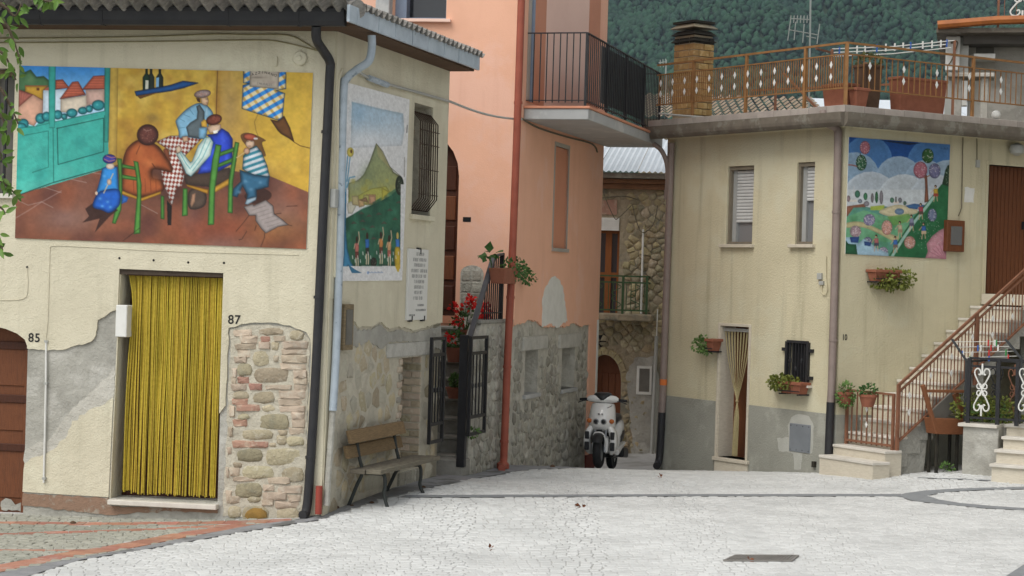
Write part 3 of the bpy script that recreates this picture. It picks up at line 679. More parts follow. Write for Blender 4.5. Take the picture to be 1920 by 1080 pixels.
mb = MB(LF); mb.add([(st0[0], -.3, st0[1] - .055), (st1[0], -.3, st1[1] - .055), (st1[0], .10, st1[1] - .055), (st0[0], .10, st0[1] - .055), (st0[0], -.3, st0[1]), (st1[0], -.3, st1[1]), (st1[0], .10, st1[1]), (st0[0], .10, st0[1])], [(3, 2, 1, 0), (4, 5, 6, 7), (0, 1, 5, 4), (1, 2, 6, 5), (2, 3, 7, 6), (3, 0, 4, 7)]); obj('doorstep', mb, m_marble, LH, bevel=.006)
# arched door 85
mb = MB(LF); mb.slab(arch(a85 - w85, a85, -.3, c85s, c85t), [], -.27, -.22); dr = obj('door', mb, m_wood, LH)
for y0, y1 in ((740, 755), (832, 846), (640, 655)):
    c0, c1 = LF.px(20, y1, -.2)[1], LF.px(20, y0, -.2)[1]; mb = MB(LF); mb.box(a85 - w85, a85, -.222, -.185, c0, c1); obj('door_rail', mb, m_darkdoor, dr, bevel=.006)
for a in (a85 - .07, a85 - w85 / 2, a85 - w85 + .07):
    mb = MB(LF); mb.box(a - .05, a + .05, -.222, -.192, -.3, c85s + .05); obj('door_stile', mb, m_wood, dr, bevel=.006)
for c0, c1 in ((.0, .6), (.75, 1.1), (1.25, 1.7)):
    for s_ in (0, 1):
        mb = MB(LF); a0 = a85 - w85 + .15 + s_ * w85 / 2; mb.box(a0, a0 + w85 / 2 - .23, -.222, -.205, c0, c1); obj('door_panel', mb, m_wood, dr, bevel=.008)
mb = MB(LF); mb.slab(jag(LF.poly([(-12, 960), (30, 962), (34, 952), (24, 946), (14, 950), (6, 940), (-4, 938), (-14, 945)]), .04, .012), [], -.204, -.2025); obj('peeled_paint', mb, m_cement, dr)
mb = MB(LF); mb.box(a85 - w85, a85 + .0, -.3, .04, -.4, LF.px(20, 967)[1]); obj('doorstep', mb, m_marble, LH, bevel=.006)
# window at the far left
mb = MB(LF); mb.box(wl[0], wl[1], -.20, -.17, wl[2], wl[3]); win = obj('window', mb, m_shutter, LH)
mb = MB(LF); mb.box(wl[0], wl[1], -.17, -.12, wl[3] - .07, wl[3]); mb.box(wl[1] - .05, wl[1], -.17, -.12, wl[2], wl[3]); mb.box(wl[1] - .32, wl[1] - .27, -.17, -.12, wl[2], wl[3]); obj('window_frame', mb, m_greywood, win)
for a in (wl[1] - .13, wl[1] - .4, wl[1] - .65):
    mb = MB(LF); mb.box(a - .012, a + .012, -.06, -.035, wl[2], wl[3]); obj('window_bar', mb, m_black, win)
for k in (.25, .6):
    mb = MB(LF); mb.box(wl[0], wl[1], -.055, -.04, wl[2] + (wl[3] - wl[2]) * k, wl[2] + (wl[3] - wl[2]) * k + .03); obj('window_bar', mb, m_black, win)
mb = MB(LF); mb.box(wl[0] - .05, wl[1] + .03, -.17, .07, wl[2] - .05, wl[2]); obj('window_sill', mb, m_marble, win)
# barred window in the side wall
mb = MB(LS); mb.box(bw[0], bw[1], -.30, -.26, bw[2], bw[3]); bwin = obj('window', mb, m_shutter, LH, label='side window with a bellied iron grille')
mb = MB(LS); mb.box(bw[0] - .06, bw[1] + .06, -.25, .07, bw[2] - .06, bw[2]); obj('window_sill', mb, m_stucco, bwin, bevel=.006)
mb = MB(LS); mb.box(bw[0], bw[1], -.26, -.21, bw[3] - .35, bw[3] - .27); mb.box((bw[0] + bw[1]) / 2 - .03, (bw[0] + bw[1]) / 2 + .03, -.26, -.215, bw[2], bw[3]); obj('window_frame', mb, m_greywood, bwin)
m_rustbar = M('rusty_bar', '#4a3b30', '#33291f', 14, .7, rough=.8)
for i in range(9):
    a = bw[0] + .02 + (bw[1] - bw[0] - .04) * i / 8; h = bw[3] - bw[2]
    mb = MB(LS); mb.tube([(a, -.04, bw[3] - .10), (a, .0, bw[3] - .10), (a, .10, bw[3] - .22), (a, .11, bw[2] + .20), (a, .0, bw[2] + .06), (a, -.04, bw[2] + .06)], .0085, 5); obj('window_bar', mb, m_rustbar, bwin)
for z in (bw[3] - .32, bw[2] + .55, bw[2] + .25, bw[2] + .85):
    mb = MB(LS); mb.bar((bw[0], .112, z), (bw[1], .112, z), .02, .008); obj('window_bar', mb, m_rustbar, bwin)
# wooden cabinet beside the pipe
mb = MB(LS); mb.box(lk[0], lk[1], -.02, .07, lk[2], lk[3]); cab = obj('meter_cabinet', mb, m_greywood, LH, bevel=.006)
mb = MB(LS); mb.box(lk[0] + .05, lk[1] - .05, .07, .078, lk[2] + .06, lk[3] - .06); obj('cabinet_door', mb, m_shutter, cab)
# cable bundle along the side wall and across to the pink house
mb = MB(LS); mb.tube(smoothpath(wpath(LS, [(668, 130, .06), (690, 145, .06), (728, 158, .06), (790, 175, .05), (842, 190, .05)], .05), 5), .016, 6); cb = obj('cable', mb, m_plastic, LH, smooth=True, label='clipped cable bundle below the side eaves')
mb = MB(LS); mb.tube(wpath(LS, [(692, 146, .07), (726, 159, .07)], .07), .035, 8); obj('cable_joint', mb, m_pipeblue, cb, smooth=True)
# ------------------------------------------------------------------ PINK HOUSE
m_pink = M('salmon_plaster', '#e8b498', '#deaa8e', 1.6, .6, bump=.3, bscale=70, bump2=.08, b2scale=7, streak='#cf9a82', streak_amt=.3, col3='#e6b8a2', s3=.7)
m_pinkdk = M('dark_salmon_trim', '#c88c70', '#bd8266', 2, .5, bump=.25, bscale=70)
m_pinklt = M('light_salmon_panel', '#eac8b8', '#e2beae', 2, .4, bump=.15, bscale=70)
m_rustpipe = M('red_brown_pipe', '#98513f', '#864536', 5, .6, rough=.55)
m_slab = M('pale_grey_slab', '#a9aaa9', '#9a9b9a', 2.5, .6, bump=.25, bscale=70, col3='#b8b8b5', s3=2)
m_bluegrey = M('blue_grey_paint', '#8793a5', '#76839a', 5, .5, rough=.5)
m_terra = M('terracotta', '#8f5a45', '#7c4c3a', 9, .6, rough=.8, bump=.15)
m_gstone = M('dark_grey_stone', '#a8a59a', '#86847a', 8, .8, bump=.6, bscale=60, bump2=.6, b2scale=18, rand=.24, col3='#a3a096', s3=8)
m_gmortar = M('grey_mortar', '#bfbcb1', '#a29f94', 6, .8, bump=.7, bscale=70, bump2=.8, b2scale=14)
m_step = M('stair_stone', '#94928a', '#78766e', 6, .7, bump=.5, bscale=60, bump2=.3, b2scale=10)
PH = empty('pink_house', P1.P(-2, -2, 0), 'salmon pink house with black-railed balcony and grey rubble base', 'house')
TOPZ = 12.5
pd = (P1.px(858, 420)[0] - .95, P1.px(858, 420)[0], P1.px(845, 592)[1], 0)
dcs = P1.px(850, 330)[1]; dct = P1.px(845, 252)[1]
pdo = arch(pd[0], pd[1], pd[2], dcs, dct)
pw = P1.rect(741, -75, 838, 36)
pw_h = rectp(*pw)
mb = MB(P1); mb.slab([(-5, -.5), (0, -.5), (0, TOPZ), (-5, TOPZ)], [pdo, pw_h], -.4, 0); pw1 = obj('wall', mb, m_pink, PH)
A2 = 4.98
nwn = P2.rect(1035, 276, 1060, 466)
s1 = P2.rect(984, 656, 1008, 738); s2 = P2.rect(1053, 652, 1077, 728)
lower = [(0, -.7), (A2 - .22, -.7)] + [P2.px(1096, 880), P2.px(1102, 612)]
edge_px = [(958, 612), (975, 606), (990, 600), (1005, 603), (1015, 612), (1060, 612), (1072, 604), (1085, 612), (1102, 608)]
edge = jag(P2.poly(edge_px), .06, .02, closed=False)
mb = MB(P2); mb.slab([(0, -.7), (A2, -.7), (A2, TOPZ), (0, TOPZ)], [rectp(*s1), rectp(*s2)], -.4, 0); pw2 = obj('wall', mb, m_gmortar, PH)
strip_a = P2.px(1099, 760)[0]
coat2 = [(-.012, TOPZ - .01), (-.012, edge[0][1])] + edge[1:-1] + [(strip_a, edge[-1][1]), (strip_a, P2.px(1100, 852)[1]), (A2 + .012, P2.px(1106, 852)[1]), (A2 + .012, TOPZ - .01)]
mb = MB(P2); mb.slab(coat2, [rectp(*nwn)], -.004, .03); obj('plaster_coat', mb, m_pink, PH)
mb = MB(P2); mb.box(strip_a, A2 + .014, -.004, .034, -.7, P2.px(1100, 852)[1]); obj('corner_base', mb, M('dark_red_paint', '#6d2f26', '#5b261f', 5), PH)
q0, q1 = P2.px(1108, 850)[1], P2.px(1108, 600)[1]
mb = MB(P2); mb.box(A2 - .10, A2 + .02, -.004, .036, q0, q1); obj('white_corner_strip', mb, m_white, PH)
# narrow blind window
mb = MB(P2); mb.box(nwn[0], nwn[1], .001, .006, nwn[2], nwn[3]); bwn = obj('blind_window', mb, m_pinkdk, PH)
m_trim = M('grey_trim', '#a9a39a', '#98928a', 5, .5)
for a0, a1, c0, c1 in ((nwn[0] - .05, nwn[0], nwn[2], nwn[3] + .06), (nwn[1], nwn[1] + .05, nwn[2], nwn[3] + .06), (nwn[0], nwn[1], nwn[3], nwn[3] + .06), (nwn[0] - .05, nwn[1] + .06, nwn[2] - .05, nwn[2])):
    mb = MB(P2); mb.box(a0, a1, .0, .04 if c1 - c0 > .1 or c0 > nwn[2] else .07, c0, c1); obj('window_trim', mb, m_trim, bwn)
# white plaster patch
wp = jag(P2.poly([(1012, 612), (1013, 560), (1018, 540), (1027, 525), (1036, 517), (1046, 526), (1052, 540), (1057, 580), (1060, 602), (1050, 606), (1040, 616), (1030, 606)]), .06, .02)
mb = MB(P2); mb.slab(wp, [], .028, .036); obj('plaster_patch', mb, m_white, PH)
# rubble base
hol = []
for s_, lx in ((s1, (978, 630, 1024, 656)), (s2, (1047, 626, 1086, 652))):
    l = P2.rect(*lx); mb = MB(P2); mb.box(l[0], l[1], -.03, .03, l[2], l[3]); obj('lintel', mb, MATS['white_lintel_stone'], pw2, bevel=.012)
    mb = MB(P2); mb.box(s_[0], s_[1], -.30, -.26, s_[2], s_[3]); wn_ = obj('window', mb, m_gmortar, PH)
    mb = MB(P2); mb.box(s_[0] - .08, s_[1] + .05, -.25, .05, s_[2] - .06, s_[2]); obj('window_sill', mb, m_slab, wn_, bevel=.006)
    hol += [rectp(s_[0] - .04, s_[1] + .03, s_[2] - .08, s_[3] + .02), rectp(*l)]
reg = [(-.0, -.45), (strip_a, -.55), (strip_a, P2.px(1100, 618)[1]), P2.px(1085, 618), P2.px(1072, 610), P2.px(1060, 616), P2.px(1015, 618), P2.px(1003, 608), P2.px(990, 606), (.0, P2.px(960, 614)[1])]
rubble(P2, reg, hol, .185, .15, [m_gstone, m_gstone, m_stone2], pw2, d1=.026, shrink=.95, rnd_=.14, dome=.62, seed=11)
# flank wall of the stair, same rubble
FZ = P2.px(930, 606)[1]
flank = [(-1.86, -.3), (0.02, -.3), (.02, FZ), (-1.45, FZ), (-1.86, FZ - .42)]
mb = MB(P2); mb.slab(flank, [], -.16, -.004); fl = obj('stair_flank_wall', mb, m_gmortar, PH)
rubble(P2, [(-1.82, -.1), (.0, -.1), (.0, FZ - .02), (-1.45, FZ - .02), (-1.82, FZ - .45)], [], .19, .155, [m_gstone, m_gstone, m_stone2], fl, d1=.026, shrink=.95, rnd_=.14, dome=.62, seed=15)
mb = MB(P2); mb.slab([(-1.5, FZ), (.0, FZ), (.0, FZ + .05), (-1.5, FZ + .05)], [], -.18, .02); obj('coping', mb, m_step, fl, bevel=.01)
# door and window of the front
mb = MB(P1); mb.slab(arch(pd[0], pd[1], pd[2], dcs, dct), [], -.22, -.17); drp = obj('door', mb, m_darkdoor, PH)
for k in range(5):
    c0 = pd[2] + .08 + k * .42; mb = MB(P1); mb.box(pd[0] + .06, pd[1] - .06, -.172, -.15, c0, c0 + .34); obj('door_panel', mb, m_wood if k % 2 else m_darkdoor, drp, bevel=.01)
mb = MB(P1); mb.box(pd[0], pd[1], -.17, .03, pd[2] - .10, pd[2]); obj('door_sill', mb, m_pinkdk, drp)
mb = MB(P1); mb.box(pw[0], pw[1], -.34, -.30, pw[2], pw[3]); wnp = obj('window', mb, m_glass, PH, label='upper window with blue-grey frame')
for a0, a1, c0, c1 in ((pw[0], pw[0] + .16, pw[2], pw[3]), (pw[1] - .04, pw[1], pw[2], pw[3]), (pw[0], pw[1], pw[2], pw[2] + .05), (pw[0], pw[1], pw[3] - .06, pw[3])):
    mb = MB(P1); mb.box(a0, a1, -.30, -.2 if a1 - a0 < .15 or a1 - a0 > .3 else -.05, c0, c1); obj('window_frame', mb, m_bluegrey, wnp)
ws = P1.rect(733, 36, 846, 42); mb = MB(P1); mb.box(ws[0], ws[1], -.2, .08, ws[2], ws[3]); obj('window_sill', mb, m_pinklt, wnp, bevel=.004)
q = P1.rect(705, -60, 731, 48, .2); mb = MB(P1); mb.box(q[0], q[1], -.05, .22, q[2] - 1.2, q[3]); obj('flue_box', mb, m_slab, PH, bevel=.01)
q = P1.rect(868, 407, 883, 416); mb = MB(P1); mb.box(q[0], q[1], -.01, .004, q[2], q[3]); obj('air_brick', mb, m_dark, PH)
nq = arch(P1.px(863, 540)[0], P1.px(906, 540)[0], P1.px(880, 610)[1], P1.px(880, 512)[1], P1.px(880, 497)[1], 8)
mb = MB(P1); mb.slab(nq, [], -.02, .008); nb_ = obj('stone_patch', mb, m_gmortar, PH)
for i in range(4):
    c0 = P1.px(880, 590)[1] + i * .16
    for k in range(2):
        a0 = P1.px(863, 540)[0] + .015 + k * .155; mb = MB(P1); mb.box(a0, a0 + .14 - .02 * (i % 2), 0, .018, c0, c0 + .135); obj('stone', mb, m_stone2 if i % 2 else m_gstone, nb_, bevel=.02, segs=2)
mb = MB(P2); mb.tube(smoothpath(wpath(P2, [(979, -40), (977, 20), (971, 200), (961, 470), (953, 640), (946, 820), (944, 866), (941, 878, .2)], .12), 4), .052, 10); dpk = obj('downpipe', mb, m_rustpipe, PH, smooth=True, label='red-brown downpipe on the pink corner')
for x, y in ((971.5, 195), (951, 690), (957, 560), (945.5, 830)):
    a, c = P2.px(x, y, .12); mb = MB(P2); mb.lathe([(.06, 0), (.06, .035)], (a, .12, c), 10); obj('pipe_clip', mb, m_rustpipe, dpk)
mb = MB(P2); a, c = P2.px(943, 874, .13); mb.lathe([(.085, -.03), (.085, .03), (.055, .06)], (a, .13, c), 10); obj('pipe_foot', mb, m_rustpipe, dpk, smooth=True)
# trim round the balcony door
zb_ = P2.px(1000, 195)[1]
for x0, x1, mt, d in ((985, 989, m_trim, .05), (989.5, 993, m_bluegrey, .07), (996, 1017, m_pinkdk, .045), (1098, 1119, m_pinkdk, .045)):
    a0, a1 = P2.px(x0, 100)[0], P2.px(x1, 100)[0]; mb = MB(P2); mb.box(a0, a1, .028, d, zb_, TOPZ - .02); obj('wall_trim', mb, mt, PH)
a0, a1 = P2.px(1017, 100)[0], P2.px(1098, 100)[0]; mb = MB(P2); mb.box(a0 + .002, a1 - .002, .028, .042, zb_, TOPZ - .02); obj('wall_panel', mb, m_pinklt, PH)
# balcony
ba0 = P2.px(982, 212, .03)[0]; ba1 = A2 + .25
def projx(p):
    d = Vector(p) - EYE; k = d.dot(fwd); return 960 + F * d.dot(cr) / k, 540 - F * d.dot(cu) / k
bz0 = P2.px(985, 225, .03)[1]
bb = .8
for _ in range(60):
    x = projx(P2.P(ba0, bb, bz0))[0]; bb += (1103 - x) / 140 * .6
bz1 = bz0 + .19
mb = MB(P2); mb.box(ba0, ba1, .03, bb, bz0, bz1 - .035); bal = obj('balcony_slab', mb, m_slab, PH, bevel=.01)
mb = MB(P2); mb.box(ba0 - .02, ba1 + .02, .03, bb + .02, bz1 - .035, bz1); obj('balcony_floor', mb, m_pinkdk, bal, bevel=.005)
rz0, rz1 = bz1 + .05, bz1 + 1.02
def rail_obj(pts, w_, h_, parent, mat=m_black, xf=P2, name='rail'):
    mb = MB(xf)
    for i in range(len(pts) - 1): mb.bar(pts[i], pts[i + 1], w_, h_)
    return obj(name, mb, mat, parent)
bi = bb - .06
rails = rail_obj([(ba0 + .03, .05, rz1), (ba0 + .03, bi, rz1), (ba1 - .03, bi, rz1), (ba1 - .03, .05, rz1)], .035, .015, PH, name='balcony_railing')
rail_obj([(ba0 + .03, .05, rz0 + .03), (ba0 + .03, bi, rz0 + .03), (ba1 - .03, bi, rz0 + .03)], .025, .012, rails)
def baluster(p, z0, z1, parent, w_=.014, xf=P2, mat=m_black, name='baluster'):
    mb = MB(xf); mb.box(p[0] - w_ / 2, p[0] + w_ / 2, p[1] - w_ / 2, p[1] + w_ / 2, z0, z1); return obj(name, mb, mat, parent, recalc=False)
for i in range(1, 9): baluster((ba0 + .03, .05 + (bi - .05) * i / 9), rz0, rz1, rails)
nbl = 44
for i in range(nbl + 1):
    a = ba0 + .03 + (ba1 - ba0 - .06) * i / nbl
    if i % 11 == 0: baluster((a, bi), bz1 - .02, rz1, rails, .03, name='post')
    else: baluster((a, bi), rz0, rz1, rails)
mb = MB(P2); mb.slab([(ba0 + 1.0, rz0 + .1), (ba1 - 1.2, rz0 + .1), (ba1 - 1.2, rz1 - .05), (ba0 + 1.0, rz1 - .05)], [], bi - .03, bi - .024)
obj('shade_net', mb, M('dark_shade_net', (.03, .035, .035), (.05, .055, .05), 30, .7, rough=.9), rails)
# cable under the balcony, and roof far above the frame
mb = MB(P2); mb.tube(smoothpath(wpath(P2, [(978, 222, .06), (1010, 240, .06), (1060, 256, .05), (1110, 270, .05), (1120, 285, .06)], .05), 5), .014, 5); obj('cable', mb, m_cable, PH, smooth=True)
mb = MB(); pp = [P1.P(-5, .4, 0), P1.P(0, .4, 0) + P2.n * .4, P2.P(A2 + .4, .4, 0), P2.P(A2 + .4, -5, 0), P1.P(-5, -5, 0)]
mb.add([(p.x, p.y, z) for z in (TOPZ, TOPZ + .2) for p in pp], [(0, 1, 2, 3, 4), (5, 6, 7, 8, 9)] + [(i, (i + 1) % 5, 5 + (i + 1) % 5, 5 + i) for i in range(5)]); obj('roof', mb, m_tile, PH)
mb = MB(); pp = [P2.P(A2, 0, 0), P2.P(A2, -5, 0), P2.P(A2 - .3, -5, 0), P2.P(A2 - .3, -.01, 0)]
mb.add([(p.x, p.y, z) for z in (-.8, TOPZ) for p in pp], [(0, 1, 2, 3), (4, 5, 6, 7), (0, 1, 5, 4), (1, 2, 6, 5), (2, 3, 7, 6), (3, 0, 4, 7)]); obj('wall', mb, m_pink, PH)
# overhead cable from the cream house to the pink corner
pA = LS.P(*[LS.px(843, 190, .05)[0], .05, LS.px(843, 190, .05)[1]]); pB = P1.P(P1.px(978, 224, .1)[0], .1, P1.px(978, 224, .1)[1])
mb = MB(); mb.tube([tuple(pA.lerp(pB, t / 8) - Vector((0, 0, .05 * math.sin(math.pi * t / 8)))) for t in range(9)], .016, 6)
obj('overhead_cable', mb, m_plastic, smooth=True, label='grey cable spanning from the cream house to the pink downpipe', cat='cable')

# ------------------------------------------------------------------ stone stair up to the arched door
ST = empty('stone_staircase', P2.P(-1.8, -.7, 0), 'narrow stone stairs rising between the cream and pink houses', 'stairs')
ty = [852, 817, 782, 746, 709, 675, 642, 612]
sa0 = -1.95; nS = len(ty)
for i, y in enumerate(ty):
    a = sa0 + i * .235; Y = P2.P(a, -.5, 0).y; z = atY(848, y, Y).z
    mb = MB(P2); mb.box(a + .03, .0 if i < nS - 1 else .1, -1.9 if i > 1 else -1.2, -.165, -.4, z - .045); obj('riser', mb, m_step, ST)
    mb = MB(P2); mb.box(a, a + .30 if i < nS - 1 else .1, -1.9 if i > 1 else -1.2, -.162, z - .05, z); obj('tread', mb, m_step, ST, bevel=.012)
    if i == 0: z_first = z
mb = MB(P2); mb.box(sa0 - .22, sa0 + .1, -1.0, .03, -.3, z_first - .03); obj('bottom_step', mb, m_step, ST, bevel=.02)
ZL = z
# gate leaves, posts, stair railing
GT = empty('iron_gate', P2.P(-1.9, -.05, 0), 'black iron gate standing open at the foot of the stone stairs', 'gate')
def leaf(W, x0, x1, y0, y1, b, nm):
    q = W.rect(x0, y0, x1, y1, b); mb = MB(W); t = .04
    mb.box(q[0], q[0] + t, b - .02, b + .02, q[2], q[3]); mb.box(q[1] - t, q[1], b - .02, b + .02, q[2], q[3])
    for c in (q[2], q[2] + .22, q[3] - .24, q[3] - t): mb.box(q[0] + t, q[1] - t, b - .015, b + .015, c, c + t)
    o = obj('gate_leaf', mb, m_black, GT, label=nm)
    n = 5
    for i in range(1, n):
        a = q[0] + (q[1] - q[0]) * i / n; mb = MB(W); mb.box(a - .008, a + .008, b - .008, b + .008, q[2] + .22, q[3] - .22); obj('gate_bar', mb, m_black, o, recalc=False)
        mb = MB(W); mb.lathe([(.004, -.05), (.018, -.02), (.018, .02), (.004, .05)], (a, b, (q[2] + q[3]) / 2), 6); obj('gate_collar', mb, m_black, o)
leaf(LS, 806, 832, 632, 830, .10, 'gate leaf folded back on the cream house')
leaf(P2, 880, 911, 630, 814, .10, 'gate leaf folded back on the rubble wall')
q = P2.rect(868, 628, 883, 852, .02); mb = MB(P2); mb.box(q[0] + .04, q[0] + .13, -.06, .05, q[2] - .15, q[3]); obj('gate_post', mb, m_black, GT, bevel=.008)
RG = empty('stair_railing', P2.P(-.9, -.1, FZ + .05), 'black sloping iron railing beside the stone stairs', 'railing')
ra, rb_ = P2.px(881, 632, -.05), P2.px(926, 480, -.05); re = P2.px(942, 476, -.05)
mb = MB(P2); mb.bar((ra[0], -.05, ra[1]), (rb_[0], -.05, rb_[1]), .06, .05); mb.bar((rb_[0], -.05, rb_[1]), (re[0], -.05, re[1]), .05, .03); hr = obj('handrail', mb, M('grey_handrail', '#55565a', '#47484c', 6, .5, rough=.5), RG)
for i in range(8):
    t = .45 + .55 * i / 8; a = ra[0] + (re[0] - ra[0]) * t; f = (a - ra[0]) / (rb_[0] - ra[0]); top = ra[1] + (rb_[1] - ra[1]) * min(1, f)
    mb = MB(P2); mb.box(a - .008, a + .008, -.058, -.042, FZ + .05, top); obj('baluster', mb, m_black, RG, recalc=False)
mb = MB(P2); mb.box(re[0] - .02, re[0] + .03, -.075, -.025, FZ + .05, re[1] + .01); obj('post', mb, m_black, RG)
mb = MB(P2); mb.bar((ra[0] + .55, -.05, FZ + .14), (re[0], -.05, FZ + .14), .03, .015); obj('lower_rail', mb, m_black, RG)
# ------------------------------------------------------------------ RIGHT HOUSE
m_cream = M('pale_roughcast', '#cac2a5', '#bcb497', 1.5, .5, bump=.9, bscale=42, streak='#8d866c', streak_amt=.5, col3='#cac5ab', s3=.8)
m_plinth = M('grey_roughcast', '#96968c', '#85857c', 2, .6, bump=.9, bscale=42, col3='#a3a399', s3=1.5)
m_travert = M('travertine', '#c9c1b0', '#b5ac9a', 6, .6, rough=.6, bump=.15, stretch=(2, 2, 10))
m_rust = M('rust_brown_iron', '#8f6840', '#745230', 9, .7, rough=.7, bump=.15)
m_rustdk = M('rust_red_iron', '#835a44', '#6a4736', 9, .7, rough=.7, bump=.15)
m_downp = M('mauve_downpipe', '#8b7d76', '#7a6d67', 5, .6, rough=.6)
m_gutR = M('weathered_gutter', '#6d665b', '#574f46', 5, .7, rough=.7, col3='#7d7a70', s3=4)
m_ledge = M('ledge_stone', '#a39a92', '#8d8680', 6, .6, bump=.3, rand=.08)
m_chimb = M('tan_chimney_brick', '#a98858', '#8f7249', 9, .7, bump=.4, bscale=80, rand=.16, col3='#b79c70', s3=10)
m_soot = M('sooty_slate', '#26241f', '#3a362c', 8, .7, bump=.3)
CH = empty('cream_house', RR.P(1.5, -1.5, 0), 'cream roughcast house with rooftop terrace and outside staircase', 'house')
SZ = RL.px(1400, 232, .3)[1] - .02            # soffit height
AL2, AR2 = -3.97, 5.6
w1 = RL.rect(1363, 311, 1412, 458); w2 = RL.rect(1493, 304, 1526, 458)
dd = RL.rect(1348, 612, 1402, 860); gw = RL.rect(1478, 641, 1516, 720)
mb = MB(RL); mb.slab([(AL2, -.9), (0, -.9), (0, SZ), (AL2, SZ)], [rectp(*w1), rectp(*w2), rectp(*dd), rectp(*gw)], -.4, 0); rw1 = obj('wall', mb, m_cream, CH)
ud = RR.rect(1850, 311, 1930, 552); ud = (ud[0], ud[0] + 1.0, ud[2], ud[3])
mb = MB(RR); mb.slab([(0, -.9), (AR2, -.9), (AR2, SZ), (0, SZ)], [rectp(*ud)], -.4, 0); rw2 = obj('wall', mb, m_cream, CH)
mb = MB(); pp = [RL.P(AL2, 0, 0), RL.P(AL2 + .3, -.02, 0), RR.P(3, -5, 0) + RL.d * AL2, RR.P(0, 0, 0) + RL.d * AL2 + RR.d * 4]
mb.add([(p.x, p.y, z) for z in (-.9, SZ) for p in (RL.P(AL2, 0, 0), RL.P(AL2, -4.5, 0), RL.P(AL2 + .3, -4.5, 0), RL.P(AL2 + .3, -.02, 0))], [(0, 1, 2, 3), (4, 5, 6, 7), (0, 1, 5, 4), (1, 2, 6, 5), (2, 3, 7, 6), (3, 0, 4, 7)]); obj('wall', mb, m_cream, CH)
# plinth coat
pA, pB = RL.px(1246, 741), RL.px(1562, 777)
mb = MB(RL); mb.slab([(AL2 - .01, -.8), (.012, -.8), (.012, pB[1]), (AL2 - .01, pA[1])], [(rectp(dd[0] - .05, dd[1] + .05, -.75, dd[3]))], -.004, .012); obj('plinth', mb, m_plinth, CH)
mb = MB(RR); mb.slab([(.0, -.8), (AR2, -.8), (AR2, pB[1] - .1), (0, pB[1])], [], -.004, .012); obj('plinth', mb, m_plinth, CH)
# windows with roller shutters
def shutter_window(q, part, lb):
    mb = MB(RL); mb.box(q[0], q[1], -.16, -.13, q[2], q[3]); wn = obj('window', mb, glass('grey_pane', (.20, .205, .21), .15), CH, label=lb)
    m_fr = M('taupe_frame', '#7d7464', '#6a6254', 5, .5)
    for a0, a1, c0, c1 in ((q[0], q[0] + .045, q[2], q[3]), (q[1] - .02, q[1], q[2], q[3]), (q[0] + .045, q[1] - .02, q[2], q[2] + .04), (q[0] + .045, q[1] - .02, q[3] - .06, q[3])):
        mb = MB(RL); mb.box(a0, a1, -.13, -.03, c0, c1); obj('window_frame', mb, m_fr, wn)
    mb = MB(RL); mb.box(q[0] + .046, q[0] + .13, -.13, -.085, q[2] + .04, q[3] - .06); obj('shutter_guide', mb, M('pale_grey_guide', '#9fa09d', '#90918e', 6, .4), wn)
    top = q[3] - .065; n = int((top - (q[2] + (q[3] - q[2]) * part)) / .05)
    for i in range(n):
        mb = MB(RL); c1 = top - i * .05; mb.prism([(-.12, c1), (-.092, c1 - .006), (-.088, c1 - .025), (-.092, c1 - .046), (-.12, c1 - .047)], q[0] + .131, q[1] - .021); obj('shutter_slat', mb, m_lace, wn)
    mb = MB(RL); mb.box(q[0] - .09, q[1] + .06, -.1, .07, q[2] - .05, q[2]); obj('window_sill', mb, m_travert, wn, bevel=.004)
shutter_window(w1, .24, 'wider upstairs window with white roller shutter nearly down')
shutter_window(w2, .50, 'narrow upstairs window with roller shutter half down')
# street door
mb = MB(RL); mb.box(dd[0] - .05, dd[1] + .05, -.34, -.30, dd[2] - .1, dd[3] + .05); dr_ = obj('door', mb, m_wood, CH, label='brown street door behind the bead curtain')
for a0, a1, c0, c1 in ((dd[0] - .045, dd[0], dd[2], dd[3] + .045), (dd[1], dd[1] + .045, dd[2], dd[3] + .045), (dd[0], dd[1], dd[3], dd[3] + .045)):
    mb = MB(RL); mb.box(a0, a1, -.28 if a1 - a0 < .1 else -.1, .022, c0, c1); obj('door_surround', mb, m_travert, dr_, bevel=.004)
mb = MB(RL); mb.box(dd[0] + .0, dd[0] + .012, -.30, -.001, dd[2], dd[3]); obj('door_reveal', mb, m_travert, dr_)
sq = RL.rect(1335, 858, 1399, 870, .06); mb = MB(RL); mb.box(sq[0], sq[1] + .02, -.3, .07, dd[2] - .055, dd[2]); obj('threshold', mb, m_travert, dr_, bevel=.006)
mb = MB(RL); mb.box(sq[0] + .03, sq[1], -.3, .045, -.8, dd[2] - .058); obj('doorstep', mb, m_travert, dr_, bevel=.006)
# small grilled window
mb = MB(RL); mb.box(gw[0], gw[1], -.12, -.08, gw[2], gw[3]); gwn = obj('window', mb, m_black, CH, label='small ground-floor window behind dark iron bars')
for a0, a1, c0, c1 in ((gw[0] - .03, gw[0] + .01, gw[2], gw[3]), (gw[1] - .01, gw[1] + .03, gw[2], gw[3]), (gw[0], gw[1], gw[3] - .02, gw[3] + .02), (gw[0], gw[1], gw[2] - .005, gw[2] + .03)):
    mb = MB(RL); mb.box(a0, a1, .0, .05, c0, c1); obj('grille_frame', mb, m_gutter, gwn)
for i in range(1, 7):
    a = gw[0] + (gw[1] - gw[0]) * i / 7; mb = MB(RL); mb.box(a - .008, a + .008, .015, .035, gw[2], gw[3]); obj('window_bar', mb, m_gutter, gwn, recalc=False)
    if i % 2: mb = MB(RL); mb.lathe([(.004, -.06), (.022, -.02), (.022, .02), (.004, .06)], (a, .025, gw[2] + (gw[3] - gw[2]) * (.35 if i == 3 else .55)), 6); obj('bar_collar', mb, m_gutter, gwn)
